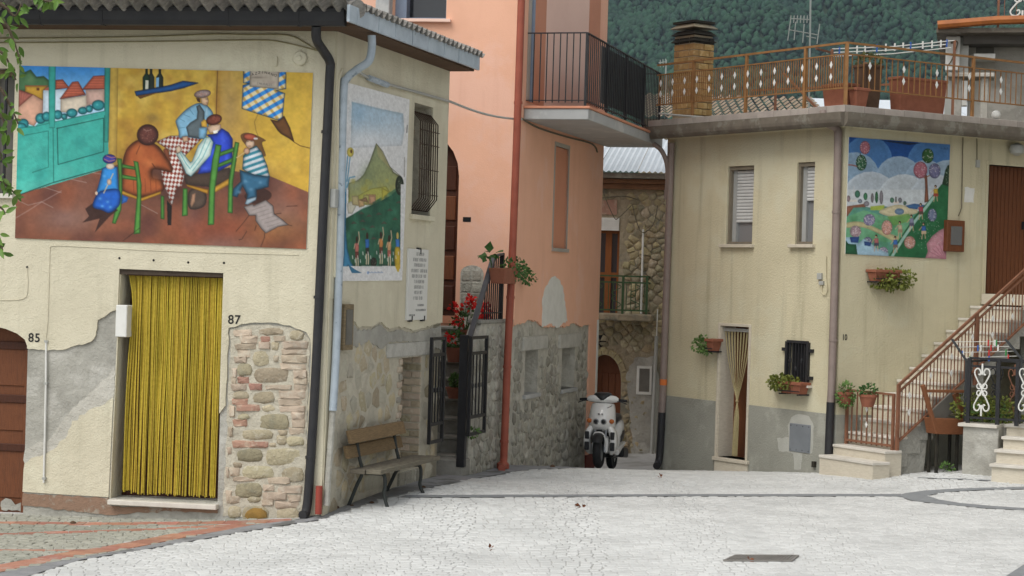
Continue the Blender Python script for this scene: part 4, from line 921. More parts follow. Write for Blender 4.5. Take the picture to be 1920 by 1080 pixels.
for c in (gw[2] + .1, gw[3] - .12):
    for a in (gw[0] - .07, gw[1] + .07): mb = MB(RL); mb.box(a - .04, a + .04, .0, .04, c - .025, c + .025); obj('grille_hinge', mb, m_gutter, gwn)
mb = MB(RL); mb.box(gw[0] - .03, gw[1] + .10, -.1, .09, gw[2] - .04, gw[2] - .006); obj('window_sill', mb, m_marble, gwn)
# meter hatch, plaster patches, intercom, wall plates
mh = RL.rect(1482, 795, 1521, 848); mb = MB(RL); mb.slab(jag(RL.poly([(1458, 822), (1480, 820), (1478, 798), (1485, 782), (1500, 776), (1518, 780), (1527, 800), (1524, 850), (1505, 850), (1503, 880), (1490, 880), (1488, 850), (1482, 848), (1462, 846)]), .06, .012), [], .010, .0125); obj('plaster_patch', mb, M('pale_cement', '#aeaea6', '#9c9c94', 4, .6, bump=.5, bscale=60), CH)
mb = MB(RL); mb.box(mh[0], mh[1], .010, .024, mh[2], mh[3]); hat = obj('meter_hatch', mb, M('zinc_sheet', '#868b90', '#777c81', 4, .6, rough=.5, metal=.3), CH, bevel=.003)
for i in range(4):
    for s_ in (0, 1):
        mb = MB(lambda u, v, e: RL(u, e, v)); mb.lathe([(.007, .024), (.007, .028)], (mh[0] + .03 + i * (mh[1] - mh[0] - .06) / 3, mh[2] + .03 + s_ * (mh[3] - mh[2] - .06), 0), 6); obj('screw', mb, m_dark, hat)
q = RL.rect(1535, 512, 1543, 524); mb = MB(RL); mb.box(q[0], q[1], 0, .04, q[2], q[3]); icm = obj('intercom', mb, m_plastic, CH, bevel=.004)
q = RL.rect(1538, 527, 1546, 534); mb = MB(RL); mb.box(q[0], q[1], 0, .03, q[2], q[3]); obj('bell_push', mb, m_plastic, icm)
mb = MB(RL); mb.tube(smoothpath(wpath(RL, [(1549, 480), (1549, 520), (1551, 545), (1546, 553), (1541, 548), (1540, 536)], .02), 5), .008, 5); obj('intercom_wire', mb, m_cream, icm)
q = RL.rect(1527, 865, 1532, 876); mb = MB(RL); mb.box(q[0], q[1], 0, .06, q[2], q[3]); obj('drain_stub', mb, m_soot, CH)
# downpipes
mb = MB(RL); mb.tube(smoothpath(wpath(RL, [(1544, 208, .36), (1545, 220, .36), (1552, 232, .25), (1568, 242, .09), (1571, 270, .08), (1566, 480, .08), (1560, 700, .08), (1557.5, 756, .08)], .08), 5), .056, 10); d1_ = obj('downpipe', mb, m_downp, CH, smooth=True, label='mauve downpipe at the corner of the cream house')
mb = MB(RL); mb.tube(wpath(RL, [(1557.5, 754), (1553.5, 852)], .08), .060, 10); obj('downpipe_foot', mb, m_gutter, d1_, smooth=True)
mb = MB(RL); mb.tube(wpath(RL, [(1259, 268), (1257, 330), (1249, 560), (1243, 740), (1241, 775)], .08), .056, 10); d2_ = obj('downpipe', mb, m_downp, CH, smooth=True, label='mauve downpipe at the alley end, with an orange sticker')
mb = MB(RL); mb.tube(smoothpath(wpath(RL, [(1241, 773, .08), (1237, 850, .08), (1234, 868, .12), (1231, 874, .2)], .08), 4), .060, 10); obj('downpipe_foot', mb, m_gutter, d2_, smooth=True)
mb = MB(RL); mb.tube(wpath(RL, [(1244, 711), (1243.5, 722)], .08), .059, 10); obj('orange_sticker', mb, M('orange_tape', '#d2753c', '#bd6530', 6), d2_, smooth=True)
for dpx, pts in ((d1_, [(1568, 400), (1562, 640)]), (d2_, [(1253, 440), (1246, 640)])):
    for x, y in pts: a, c = RL.px(x, y, .08); mb = MB(RL); mb.lathe([(.064, 0), (.064, .035)], (a, .08, c), 10); obj('pipe_clip', mb, m_downp, dpx)
# curved overflow pipe beside the balcony
mb = MB(RL); mb.tube(smoothpath(wpath(RL, [(1226, 270, .28), (1240, 282, .22), (1250, 305, .12), (1252, 335, .10), (1249, 374, .10)], .1), 5), .04, 8); obj('curved_pipe', mb, m_downp, CH, smooth=True)
# terrace slab with stone edging and half-round gutter
OV = .33
def corner_off(o): return (R0 + Vector((0, 0, -R0.z))) + RL.n * 0 + (RL.n + RR.n) * (o / (1 + RL.n.dot(RR.n)))
lz0, lz1 = SZ + .13, RL.px(1400, 212, OV)[1]
outl = [RL.P(AL2 - .05, OV, 0), corner_off(OV), RR.P(AR2, OV, 0), RR.P(AR2, -5.2, 0), RL.P(AL2 - .05, -5.0, 0)]
mb = MB(); mb.add([(p.x, p.y, z) for z in (SZ, lz1 - .10) for p in outl], [(0, 1, 2, 3, 4), (5, 6, 7, 8, 9)] + [(i, (i + 1) % 5, 5 + (i + 1) % 5, 5 + i) for i in range(5)]); ter = obj('terrace_slab', mb, m_gutR, CH)
for W_, a0, a1 in ((RL, AL2 - .07, 0), (RR, 0, AR2)):
    L_ = a1 - a0; n = max(1, round(L_ / .36)); ext = OV * math.tan(.5 * math.acos(max(-1, min(1, RL.n.dot(RR.n)))))
    b0 = a0 if W_ is RL else -ext - .03; b1 = ext + .03 if W_ is RL else a1
    n = round((b1 - b0) / .36)
    for i in range(n):
        x0, x1 = b0 + (b1 - b0) * i / n, b0 + (b1 - b0) * (i + 1) / n
        if W_ is RR and i == 0: x0 += .035
        mb = MB(W_); mb.box(x0 + .002, x1 - .002, -.1, OV + .03, lz1 - .098, lz1 + random.uniform(-.003, .003)); obj('edging_stone', mb, m_ledge, ter, bevel=.004)
    mb = MB(W_); mb.prism([(OV - .06, lz1 - .102), (OV + .11, lz1 - .102)] + [(OV + .02 + .09 * math.cos(t), lz1 - .20 - .10 * math.sin(t)) for t in np.linspace(0, math.pi * .9, 7)], b0 - (0 if W_ is RL else -.0), b1); obj('gutter', mb, m_gutR, CH)
    mb = MB(W_); mb.box(a0 + .1, a1 if W_ is RR else a1 - .0, .004, .05, SZ - .10, SZ - .002); obj('cornice', mb, m_cream, CH, bevel=.01)
# terrace railing with white diamonds
TRL = empty('terrace_railing', corner_off(OV - .1) + Vector((0, 0, lz1)), 'rust-brown railing with white diamonds round the rooftop terrace', 'railing')
cb_ = OV - .08
z_top = RL.px(1500, 90.5, cb_)[1]; z_pt = RL.px(1500, 111, cb_)[1]; z_pb = RL.px(1500, 172.5, cb_)[1]
m_diam = M('white_diamond', '#dcdcd8', '#cfcfca', 6, .3, rough=.5)
ce = cb_ * math.tan(.5 * math.acos(RL.n.dot(RR.n)))
for W_, a0, a1, posts, npk, ph in ((RL, AL2 + .0, ce, (1301, 1400, 1510), 86, 2), (RR, -ce, AR2 - .1, (1825,), 54, 4)):
    for z, h_ in ((z_top, .03), (z_pt, .018), (z_pb, .018)):
        mb = MB(W_); mb.bar((a0, cb_, z), (a1, cb_, z), .028, h_); obj('rail', mb, m_rust, TRL)
    for x in posts:
        a = W_.px(x, 130, cb_)[0]; mb = MB(W_); mb.box(a - .02, a + .02, cb_ - .02, cb_ + .02, lz1, z_top); obj('post', mb, m_rust, TRL)
    for i in range(1, npk):
        a = a0 + (a1 - a0) * i / npk; mb = MB(W_); mb.box(a - .006, a + .006, cb_ - .006, cb_ + .006, z_pb, z_pt); bl = obj('baluster', mb, m_rust, TRL, recalc=False)
        if i % 6 == ph:
            for z in (z_pb + (z_pt - z_pb) * .36, z_pb + (z_pt - z_pb) * .72):
                mb = MB(W_); mb.slab([(a, z - .055), (a + .028, z), (a, z + .055), (a - .028, z)], [], cb_ + .008, cb_ + .014); obj('diamond', mb, m_diam, bl)
p = corner_off(cb_); mb = MB(); mb.box(p.x - .025, p.x + .025, p.y - .025, p.y + .025, lz1, z_top); obj('post', mb, m_rust, TRL)
mb = MB(RL); mb.bar((-1.6, -1.2, lz1 + .02), (-2.6, -1.2, z_top - .1), .03); mb.bar((AL2 + .2, -1.6, z_pt - .1), (.3, -1.6, z_pt - .25), .03); mb.bar((-1.2, -1.6, lz1 - .05), (-1.2, -1.6, z_top), .04); mb.bar((-3.2, -1.6, lz1 - .05), (-3.2, -1.6, z_pt), .04)
obj('inner_railing', mb, m_rustdk, TRL)
# upper door, frame
mb = MB(RR); mb.box(ud[0], ud[1], -.2, -.16, ud[2], ud[3]); udr = obj('door', mb, m_wood, CH, label='brown slatted door at the top of the stairs')
for i in range(12):
    a = ud[0] + (ud[1] - ud[0]) * i / 12; mb = MB(RR); mb.box(a + .004, a + (ud[1] - ud[0]) / 12 - .006, -.16, -.145, ud[2], ud[3]); obj('slat', mb, m_wood, udr, bevel=.004)
mb = MB(RR); mb.box(ud[0] - .05, ud[0], -.2, .012, ud[2], ud[3] + .05); mb.box(ud[0], ud[1], -.2, .012, ud[3], ud[3] + .05); obj('door_surround', mb, m_cream, udr)
q = RR.rect(1886, 420, 1892, 428); mb = MB(RR); mb.box(ud[1] - .14, ud[1] - .10, -.145, -.09, q[2], q[2] + .12); obj('door_handle', mb, m_black, udr)
mb = MB(RR); mb.tube(wpath(RR, [(1806, 235), (1803, 390), (1797, 405)], .02), .008, 5); mb.tube(smoothpath(wpath(RR, [(1804, 248), (1815, 243), (1830, 246), (1832, 300)], .02), 4), .007, 5); obj('wall_cable', mb, m_cable, CH)
q = RR.rect(1829, 300, 1835, 314); mb = MB(RR); mb.box(q[0], q[1], 0, .03, q[2], q[3]); obj('wall_switch', mb, m_plastic, CH)
a, c = RR.px(1905, 280, .1); mb = MB(RR); mb.lathe([(.02, .1), (.10, .06), (.12, 0), (.10, -.06), (.02, -.1)], (a, .12, c), 12); obj('wall_lamp', mb, m_plastic, CH, smooth=True)
q = RR.rect(1808, 352, 1826, 380); mb = MB(RR); mb.slab(jag(rectp(*q), .05, .015), [], -.004, .004); obj('plaster_patch', mb, m_white, CH)
# ------------------------------------------------------------------ outside staircase
SB = 1.05
def solve_a(x, b, y=850):
    lo_, hi_ = -2.0, 5.0
    for _ in range(50):
        m_ = (lo_ + hi_) / 2
        if projx(RR.P(m_, b, .3))[0] < x: lo_ = m_
        else: hi_ = m_
    return (lo_ + hi_) / 2
XS = empty('outside_staircase', RR.P(2, .5, 0), 'travertine outside staircase climbing along the cream house to its upper door', 'stairs')
a1_, a2_, a3_ = solve_a(1630, SB + .05), solve_a(1654, SB + .03), solve_a(1678, SB)
def zat(x, y, a, b):
    q = RR.P(a, b, 0); return atY(x, y, q.y).z
z1_ = zat(1632, 866, a1_, SB); z2_ = zat(1655, 845, a2_, SB)
def stair(a0, z, b1_, z0=-.6, last=None, tread=.30):
    mb = MB(RR); mb.box(a0 + .02, last or a0 + tread + .02, .014, b1_ - .015, z0, z - .04); obj('riser', mb, m_travert, XS)
    mb = MB(RR); mb.box(a0, last or a0 + tread + .015, .013, b1_, z - .04, z); obj('tread', mb, m_marble, XS, bevel=.006)
stair(a1_, z1_, SB + .12); stair(a2_, z2_, SB + .08)
zt_ = RR.px(1885, 552)[1]; nst = 12; rise = (zt_ - z2_) / nst; a_top = ud[0] - .08; tr_ = (a_top - (a3_ - .02)) / (nst - 1)
for i in range(1, nst): stair(a3_ - .02 + (i - 1) * tr_, z2_ + rise * i, SB, z0=max(-.6, z2_ + rise * i - .42), tread=tr_); mbx_ = MB(RR); mbx_.box(a3_ - .02 + (i - 1) * tr_ + .02, a3_ - .02 + i * tr_ + .02, SB - .014, SB - .006, max(-.6, z2_ + rise * i - .42), z2_ + rise * i - .042); obj('stringer', mbx_, m_cement, XS)
mb = MB(RR); mb.box(a_top, AR2 - .2, .013, SB, zt_ - .16, zt_); obj('landing', mb, m_travert, XS, bevel=.006)
mb = MB(RR); mb.box(a_top, AR2 - .2, SB - .2, SB - .02, -.5, zt_ - .165); obj('landing_wall', mb, m_plinth, XS)
# solid base of the lower flight
mb = MB(RR); mb.slab([(a3_, -.6), (a3_ + .5, -.6), (a3_ + .62, z2_ + rise * 1.4), (a3_, z2_ - .02)], [], .02, SB - .03); obj('stair_base', mb, m_cement, XS)
SR = empty('stair_railing', RR.P(a3_, SB - .05, z2_), 'rust-red railing with white diamonds along the outside staircase', 'railing')
rb2 = SB + .035
nz0, nz1 = z2_ - .15, zat(1683, 722, a3_, rb2)
slope = rise / tr_ * .90
hz = lambda a: nz1 + .0 + (a - a3_) * slope
aE = a_top + .15
for off, h_ in ((0, .035), (-.10, .022), (-.80, .025)):
    mb = MB(RR); mb.bar((a3_, rb2, hz(a3_) + off), (aE, rb2, hz(aE) + off), .035, h_); obj('rail', mb, m_rustdk, SR)
for a in (a3_, a3_ + (aE - a3_) * .53, aE):
    mb = MB(RR); mb.box(a - .022, a + .022, rb2 - .022, rb2 + .022, hz(a) - 1.02, hz(a) + .01); obj('post', mb, m_rustdk, SR)
nn_ = 42
for i in range(1, nn_):
    a = a3_ + (aE - a3_) * i / nn_; mb = MB(RR); mb.box(a - .006, a + .006, rb2 - .006, rb2 + .006, hz(a) - .80, hz(a) - .10); bl = obj('baluster', mb, m_rustdk, SR, recalc=False)
    if i % 6 == 3:
        for z in (.28, .52): mb = MB(RR); mb.slab([(a, hz(a) - z - .05), (a + .026, hz(a) - z), (a, hz(a) - z + .05), (a - .026, hz(a) - z)], [], rb2 + .008, rb2 + .014); obj('diamond', mb, m_diam, bl)
mb = MB(RR); mb.bar((aE, rb2, hz(aE)), (AR2 - .2, rb2, hz(aE)), .035, .04); mb.bar((aE, rb2, hz(aE) - .8), (AR2 - .2, rb2, hz(aE) - .8), .035, .03); obj('rail', mb, m_rustdk, SR)
# little gate across the foot of the flight
SG = empty('stair_gate', RR.P(a3_ - .05, .5, z2_), 'low rust-red gate with two plant pots across the stair foot', 'gate')
gz0, gz1 = z2_ + .03, zat(1630, 735, a3_, .5)
ag = a3_ - .04
for z in (gz0 + .03, gz1): mb = MB(RR); mb.bar((ag, .05, z), (ag, rb2 - .03, z), .03, .03); obj('rail', mb, m_rustdk, SG)
for b in (.05, rb2 - .05): mb = MB(RR); mb.box(ag - .018, ag + .018, b - .018, b + .018, z2_, gz1); obj('post', mb, m_rustdk, SG)
for i in range(1, 9):
    b = .05 + (rb2 - .1) * i / 9; mb = MB(RR); mb.box(ag - .008, ag + .008, b - .008, b + .008, gz0, gz1); bl = obj('baluster', mb, m_rustdk, SG, recalc=False)
    if i == 4:
        for z in (.28, .5): mb = MB(RR); mb.add([(ag - .012, b, gz0 + z - .05), (ag - .012, b + .03, gz0 + z), (ag - .012, b, gz0 + z + .05), (ag - .012, b - .03, gz0 + z), (ag - .018, b, gz0 + z)], [(0, 1, 4), (1, 2, 4), (2, 3, 4), (3, 0, 4), (3, 2, 1, 0)]); obj('diamond', mb, m_diam, bl)
# ------------------------------------------------------------------ STONE BUILDING at the end of the alley
m_tan = M('alley_rubble', '#ad9f7e', '#8f8263', 8, .8, bump=.6, bscale=60, bump2=.5, b2scale=15, rand=.25, col3='#a1957b', s3=8)
m_tanm = M('alley_mortar', '#a39780', '#857c68', 5, .8, bump=.7, bscale=60, bump2=.7, b2scale=10, col3='#757468', s3=1.2)
m_sheet = M('pale_roof_sheet', '#ccd3d9', '#b8c0c6', 3, .5, rough=.45, rand=.05)
m_green = M('green_iron', '#3f5a3a', '#334a31', 9, .6, rough=.6)
m_door2 = M('orange_brown_wood', '#8a5228', '#74441f', 7, .6, rough=.5, stretch=(10, 10, 1))
SBd = empty('stone_building', BK.P(0, -2, -.7), 'old rubble stone building with green balcony at the alley end', 'house')
bez = BK.px(1180, 324)[1]
bd = BK.rect(1100, 668, 1163, 860); fd = BK.rect(1108, 432, 1160, 590)
bdo = arch(bd[0], bd[1], -1.2, BK.px(1130, 715)[1], BK.px(1130, 665)[1])
mb = MB(BK); mb.slab([(-3, -1.4), (4, -1.4), (4, bez), (-3, bez)], [bdo, rectp(*fd)], -.45, 0); bwl = obj('wall', mb, m_tanm, SBd)
mbx = BK.rect(1194, 686, 1223, 740)
pl_px = [(1160, 680), (1240, 660), (1250, 850), (1165, 850)]
rubble(BK, [(-.75, BK.px(1180, 665)[1]), (1.0, BK.px(1180, 660)[1]), (1.0, BK.px(1180, 352)[1]), (-.75, BK.px(1180, 352)[1])], [rectp(fd[0] - .05, fd[1] + .05, fd[2], fd[3] + .55)], .21, .105, [m_tan, m_tan, m_olive, m_stone], bwl, d1=.026, shrink=.98, seed=21, rnd_=.13)
rubble(BK, [(-.15, BK.px(1180, 850)[1]), (.42, BK.px(1180, 850)[1]), (.42, BK.px(1180, 700)[1]), (-.15, BK.px(1180, 700)[1])], [], .18, .09, [m_tan, m_olive], bwl, d1=.02, shrink=.88, seed=22, rnd_=.13)
mb = MB(BK); mb.slab(jag(BK.poly([(1175, 700), (1190, 672), (1232, 668), (1245, 850), (1185, 850), (1180, 760)]), .08, .03), [], -.004, .022); obj('render_patch', mb, m_cement, SBd)
mb = MB(BK); mb.slab(bdo, [], -.3, -.25); bdr = obj('door', mb, m_wood, SBd, label='arched brown wooden alley door')
for i in range(5):
    a0 = bd[0] + (bd[1] - bd[0]) * i / 5; mb = MB(BK); mb.box(a0 + .005, a0 + (bd[1] - bd[0]) / 5 - .005, -.25, -.235, -1.1, BK.px(1130, 700)[1]); obj('plank', mb, m_wood, bdr, bevel=.004)
n = 9
for i in range(n):
    t0, t1 = math.pi * i / n, math.pi * (i + .92) / n; cx = (bd[0] + bd[1]) / 2; r_ = (bd[1] - bd[0]) / 2; cs = BK.px(1130, 715)[1]; k = (BK.px(1130, 665)[1] - cs)
    mb = MB(BK); mb.slab([(cx + (r_ + e) * math.cos(t), cs + (k + e) * math.sin(t)) for t, e in ((t0, .01), (t1, .01), (t1, .13), (t0, .13))], [], -.05, .02); obj('arch_stone', mb, m_tan, bwl, bevel=.008)
# french window, roller box, balcony
mb = MB(BK); mb.box(fd[0], fd[1], -.2, -.17, fd[2], fd[3]); fwn = obj('window', mb, glass('alley_glass', (.05, .055, .065), .1), SBd)
mid = BK.px(1139, 500)[0]
for a0, a1, c0, c1 in ((fd[1] - .05, fd[1], fd[2], fd[3]), (mid - .06, mid + .06, fd[2], fd[3]), (fd[0], fd[1], fd[2] + .72, fd[2] + .82), (fd[0], fd[1], fd[3] - .05, fd[3]), (fd[0], fd[0] + .05, fd[2], fd[3])):
    mb = MB(BK); mb.box(a0, a1, -.17, -.12 if a1 - a0 < .2 else -.125, c0, c1); obj('window_frame', mb, m_door2, fwn)
q = BK.rect(1105, 408, 1161, 432); mb = MB(BK); mb.box(q[0], q[1], -.1, .02, q[2], q[3]); obj('roller_box', mb, m_white, fwn)
for i in range(5):
    mb = MB(BK); mb.box(q[0], q[1], .02, .03, q[2] + i * .045 + .004, q[2] + i * .045 + .038); obj('shutter_slat', mb, m_white, fwn)
q = BK.rect(1105, 374, 1157, 402); mb = MB(BK); mb.box(q[0], q[1], -.1, .018, q[2], q[3]); obj('brick_lintel', mb, m_redbrick, bwl)
bs = BK.rect(1090, 588, 1224, 601, .6); mb = MB(BK); mb.box(BK.px(1090, 590)[0], BK.px(1222, 595, .65)[0], 0, .68, bs[2], bs[3]); bsl = obj('balcony_slab', mb, m_tanm, SBd, bevel=.02)
rt, rb3 = BK.px(1180, 518, .62)[1], BK.px(1180, 582, .62)[1]
a0, a1 = BK.px(1095, 540, .62)[0], BK.px(1213, 540, .62)[0]
mb = MB(BK)
for z in (rt, rt - .12, rb3): mb.bar((a0, .62, z), (a1, .62, z), .03, .03); mb.bar((a1, .62, z), (a1, .02, z), .03, .03)
brl = obj('balcony_railing', mb, m_green, SBd)
for i in range(14):
    a = a0 + (a1 - a0) * (i + .5) / 14; mb = MB(BK); mb.box(a - .007, a + .007, .613, .627, rb3, rt - .12); obj('baluster', mb, m_green, brl, recalc=False)
for a in (BK.px(1168, 550, .62)[0], a1): mb = MB(BK); mb.box(a - .022, a + .022, .6, .645, rb3 - .08, rt); obj('post', mb, m_green, brl)
for i in range(3):
    a = a0 + (a1 - a0) * (.22 + .3 * i); mb = MB(BK); mb.tube([(a + .09 * math.sin(t / 8 * math.pi * 2) * (1 if t < 8 else -1), .64, rb3 + .05 + (rt - .2 - rb3) * t / 16) for t in range(17)], .008, 4); obj('scroll', mb, m_green, brl)
# cornice, gutter, roof sheets
mb = MB(BK); mb.box(-3, 4, -.1, .12, bez - .32, bez - .22); mb.box(-3, 4, -.1, .2, bez - .215, bez - .13); obj('cornice', mb, M('cornice_brick', '#7d5a40', '#664a36', 6, .7, bump=.4), SBd)
mb = MB(BK); mb.box(-3, 4, .1, .32, bez - .12, bez - .02); obj('gutter', mb, m_gutR, SBd)
sl_ = (BK.px(1180, 270, -2.6)[1] - bez) / 2.9
nsh = 9
for i in range(nsh):
    mb = MB(BK); x0 = -3 + 7 * i / nsh; x1 = -3 + 7 * (i + 1) / nsh - .01; k = 14; vs = []; fs = []
    for j in range(k + 1):
        x = x0 + (x1 - x0) * j / k; h = .018 * math.cos(j * math.pi)
        vs += [(x, .36, bez + h), (x, -3.2, bez + sl_ * 3.5 + h)]
    fs = [(2 * j, 2 * j + 2, 2 * j + 3, 2 * j + 1) for j in range(k)]
    mb.add(vs, fs); obj('roof_sheet', mb, m_sheet, SBd, recalc=False)
# meter box, pipes, round hole
mb = MB(BK); mb.box(mbx[0], mbx[1], .0, .06, mbx[2], mbx[3]); mbo = obj('meter_box', mb, m_white, SBd, bevel=.01)
mb = MB(BK); mb.box(mbx[0] + .05, mbx[1] - .05, .06, .066, mbx[2] + .06, mbx[3] - .05); obj('meter_window', mb, m_shutter, mbo)
mb = MB(BK); mb.tube(wpath(BK, [(1206, 430), (1202, 592)], .06), .02, 6); obj('white_pipe', mb, m_white, SBd, smooth=True)
mb = MB(BK); mb.tube(wpath(BK, [(1231, 630, .1), (1222, 852, .1)], .1), .035, 8); obj('grey_pipe', mb, m_plastic, SBd, smooth=True)
mb = MB(BK); mb.tube(wpath(BK, [(1233, 580, .1), (1231, 632, .1)], .1), .012, 6); obj('thin_pipe', mb, m_white, SBd)
a, c = BK.px(1122, 636); mb = MB(lambda u, v, e: BK(u, e, v)); mb.lathe([(.16, 0), (.16, .006)], (a, c, 0), 16); obj('flue_hole', mb, m_dark, SBd)
mb = MB(BK)
for pts in ([(1122, 300, .5), (1128, 350, .4), (1150, 405, .2), (1160, 408, .1), (1184, 385, .1)], [(1186, 384, .1), (1195, 420, .1), (1206, 436, .1), (1225, 420, .15), (1233, 385, .2)], [(1120, 372, .1), (1170, 368, .1), (1196, 375, .1)]): mb.tube(smoothpath(wpath(BK, pts, .1), 5), .010, 4)
obj('cable', mb, m_cable, SBd, smooth=True)
# ------------------------------------------------------------------ houses behind the terrace
NR = empty('neighbour_house', (6, 38, -.6), 'low neighbouring house with pale sheet roof seen behind the terrace railing', 'house')
NW = Wall((4.2, 40), (1, -.05))
nz = 6.15
mb = MB(NW); mb.box(-1.5, 6.5, -4, 0, -1, nz); obj('wall', mb, m_tanm, NR)
for i in range(8):
    mb = MB(NW); mb.add([(-1.7 + i * 1.05, .3, nz), (-.66 + i * 1.05, .3, nz), (-.66 + i * 1.05, -4.2, nz + .95), (-1.7 + i * 1.05, -4.2, nz + .95), (-1.7 + i * 1.05, .3, nz - .05), (-.66 + i * 1.05, .3, nz - .05), (-.66 + i * 1.05, -4.2, nz + .9), (-1.7 + i * 1.05, -4.2, nz + .9)], [(0, 1, 2, 3), (7, 6, 5, 4), (0, 4, 5, 1), (1, 5, 6, 2), (2, 6, 7, 3), (3, 7, 4, 0)]); obj('roof_sheet', mb, m_sheet, NR) if i > 3 else None
for r_ in range(9):                            # old tiled half of that roof
    mb = MB(NW); vs = []; k = 40
    for j in range(k + 1):
        x = -1.7 + 4.2 * j / k; h_ = .04 * math.cos(j * math.pi)
        vs += [(x, .3 - r_ * .5, nz + r_ * .105 + h_ + .03), (x, -.24 - r_ * .5, nz + r_ * .105 + .115 + h_)]
    mb.add(vs, [(2 * j, 2 * j + 2, 2 * j + 3, 2 * j + 1) for j in range(k)]); obj('tile_course', mb, M('old_brown_tiles', '#8f7d6a', '#6f5f50', 9, .8, bump=.5, col3='#a39a8a', s3=3), NR, recalc=False)
# grey house on the right, above the terrace
GH = empty('grey_house', (11, 34, 0), 'grey rendered house with orange gutter rising behind the terrace', 'house')
GW = Wall(atY(1815, 150, 33), (.97, -.24))
gtop = GW.px(1860, 62)[1]
m_grend = M('pale_grey_render', '#aaa79e', '#8f8c84', 3, .7, bump=.5, bscale=50, bump2=.4, b2scale=6, col3='#bbb8b0', s3=1.5)
mb = MB(GW); mb.box(0, 6, -4, 0, -.5, gtop); obj('wall', mb, m_grend, GH)
mb = MB(GW); mb.box(-.1, 6, .0, .5, GW.px(1860, 82, .5)[1], GW.px(1860, 66, .5)[1]); obj('fascia', mb, M('grey_fascia', '#6b6863', '#5a5753', 4, .5), GH)
rz = GW.px(1860, 52, .9)[1]
mb = MB(GW); mb.box(-.55, 6, -4, .9, rz - .08, rz); obj('eaves_slab', mb, m_gutR, GH)
mb = MB(GW); g0 = GW.px(1758, 47, .95); g1_ = GW.px(1870, 38, .95)
mb.tube([(g0[0], .95, g0[1]), (g1_[0], .95, g1_[1] + .0), (5.5, .95, g1_[1] + .1)], .075, 8); obj('gutter', mb, M('orange_copper', '#a5622f', '#8a5027', 6, .7, rough=.5), GH, smooth=True)
mb = MB(GW); mb.box(.0, 6, -.9, .0, rz, rz + .05); obj('upper_floor', mb, m_gutR, GH)
mb = MB(GW); q = GW.rect(1826, 102, 1866, 111, .4); mb.box(q[0], q[1], .0, .5, q[2], q[3]); obj('window_canopy', mb, m_white, GH)
q = GW.rect(1830, 78, 1864, 100); mb = MB(GW); mb.box(q[0], q[1], -.02, .01, q[2], q[3]); obj('window', mb, m_shutter, GH)
mb = MB(); mb.box(10.4, 15, 15, 30.5, -.5, 8.2); obj('added_shade_wall', mb, m_grend, GH)  # out-of-view block, added to shade the mural wall of the cream house
mb = MB(); mb.box(10.0, 15.4, 14.6, 30.9, 8.2, 8.5); obj('added_shade_roof', mb, m_tile, GH)  # roof of the added, unseen shading block
for y_ in (17, 20, 23, 26):
    for z_ in (1.2, 4.4): mb = MB(); mb.box(10.36, 10.41, y_, y_ + 1.0, z_, z_ + 1.5); obj('window', mb, m_shutter, GH)  # windows of the same added block, also out of view
# scroll railing of its upper balcony
def scroll_panel(W, a, b, z0, z1, w_, r_, mat, parent, name='scroll'):
    """white wrought ornament: two mirrored hearts meeting in the middle"""
    h = (z1 - z0) / 2; zm = (z0 + z1) / 2
    for sy in (1, -1):
        for sx in (1, -1):
            pts = [(a, b, zm)]
            for u, v in ((.30, .22), (.75, .52), (1.0, .74), (.88, .92), (.5, .96), (.22, .82), (.3, .68), (.48, .72)): pts.append((a + sx * u * w_, b, zm + sy * v * h))
            mb = MB(W); mb.tube(smoothpath(pts, 4), r_, 5); obj(name, mb, mat, parent, smooth=True)
            pts = [(a, b, zm + sy * .04 * h)] + [(a + sx * w_ * (.38 + .3 * math.cos(t)), b, zm + sy * (.16 * h + .12 * h * math.sin(t))) for t in np.linspace(math.pi, -math.pi * .7, 9)]
            mb = MB(W); mb.tube(pts, r_ * .9, 5); obj(name, mb, mat, parent, smooth=True)
    mb = MB(W); mb.box(a - r_, a + r_, b - r_, b + r_, z0 - .06, z0 + .3 * h); mb.box(a - r_, a + r_, b - r_, b + r_, z1 - .3 * h, z1 + .06); obj('ornament_stem', mb, mat, parent)
UR = empty('scroll_railing', GW.P(1.6, .5, rz), 'dark balcony railing with white scrollwork on the grey house', 'railing')
u0_ = GW.px(1872, 20, .8)[0]
mb = MB(GW); mb.bar((u0_, .8, rz + .1), (5.5, .8, rz + .1), .03); mb.bar((u0_, .8, rz + 1.0), (5.5, .8, rz + 1.0), .03); obj('rail', mb, m_rustdk, UR)
for i in range(5): mb = MB(GW); a = u0_ + i * .8; mb.box(a - .02, a + .02, .78, .82, rz - .06, rz + 1.0); obj('post', mb, m_rustdk, UR)
for i in range(4): scroll_panel(GW, u0_ + .4 + i * .8, .82, rz + .2, rz + .9, .2, .016, m_white, UR)
for i in range(16): a = u0_ + .1 + i * .2; mb = MB(GW); mb.box(a - .006, a + .006, .79, .80, rz + .1, rz + 1.0); obj('baluster', mb, m_rustdk, UR, recalc=False)
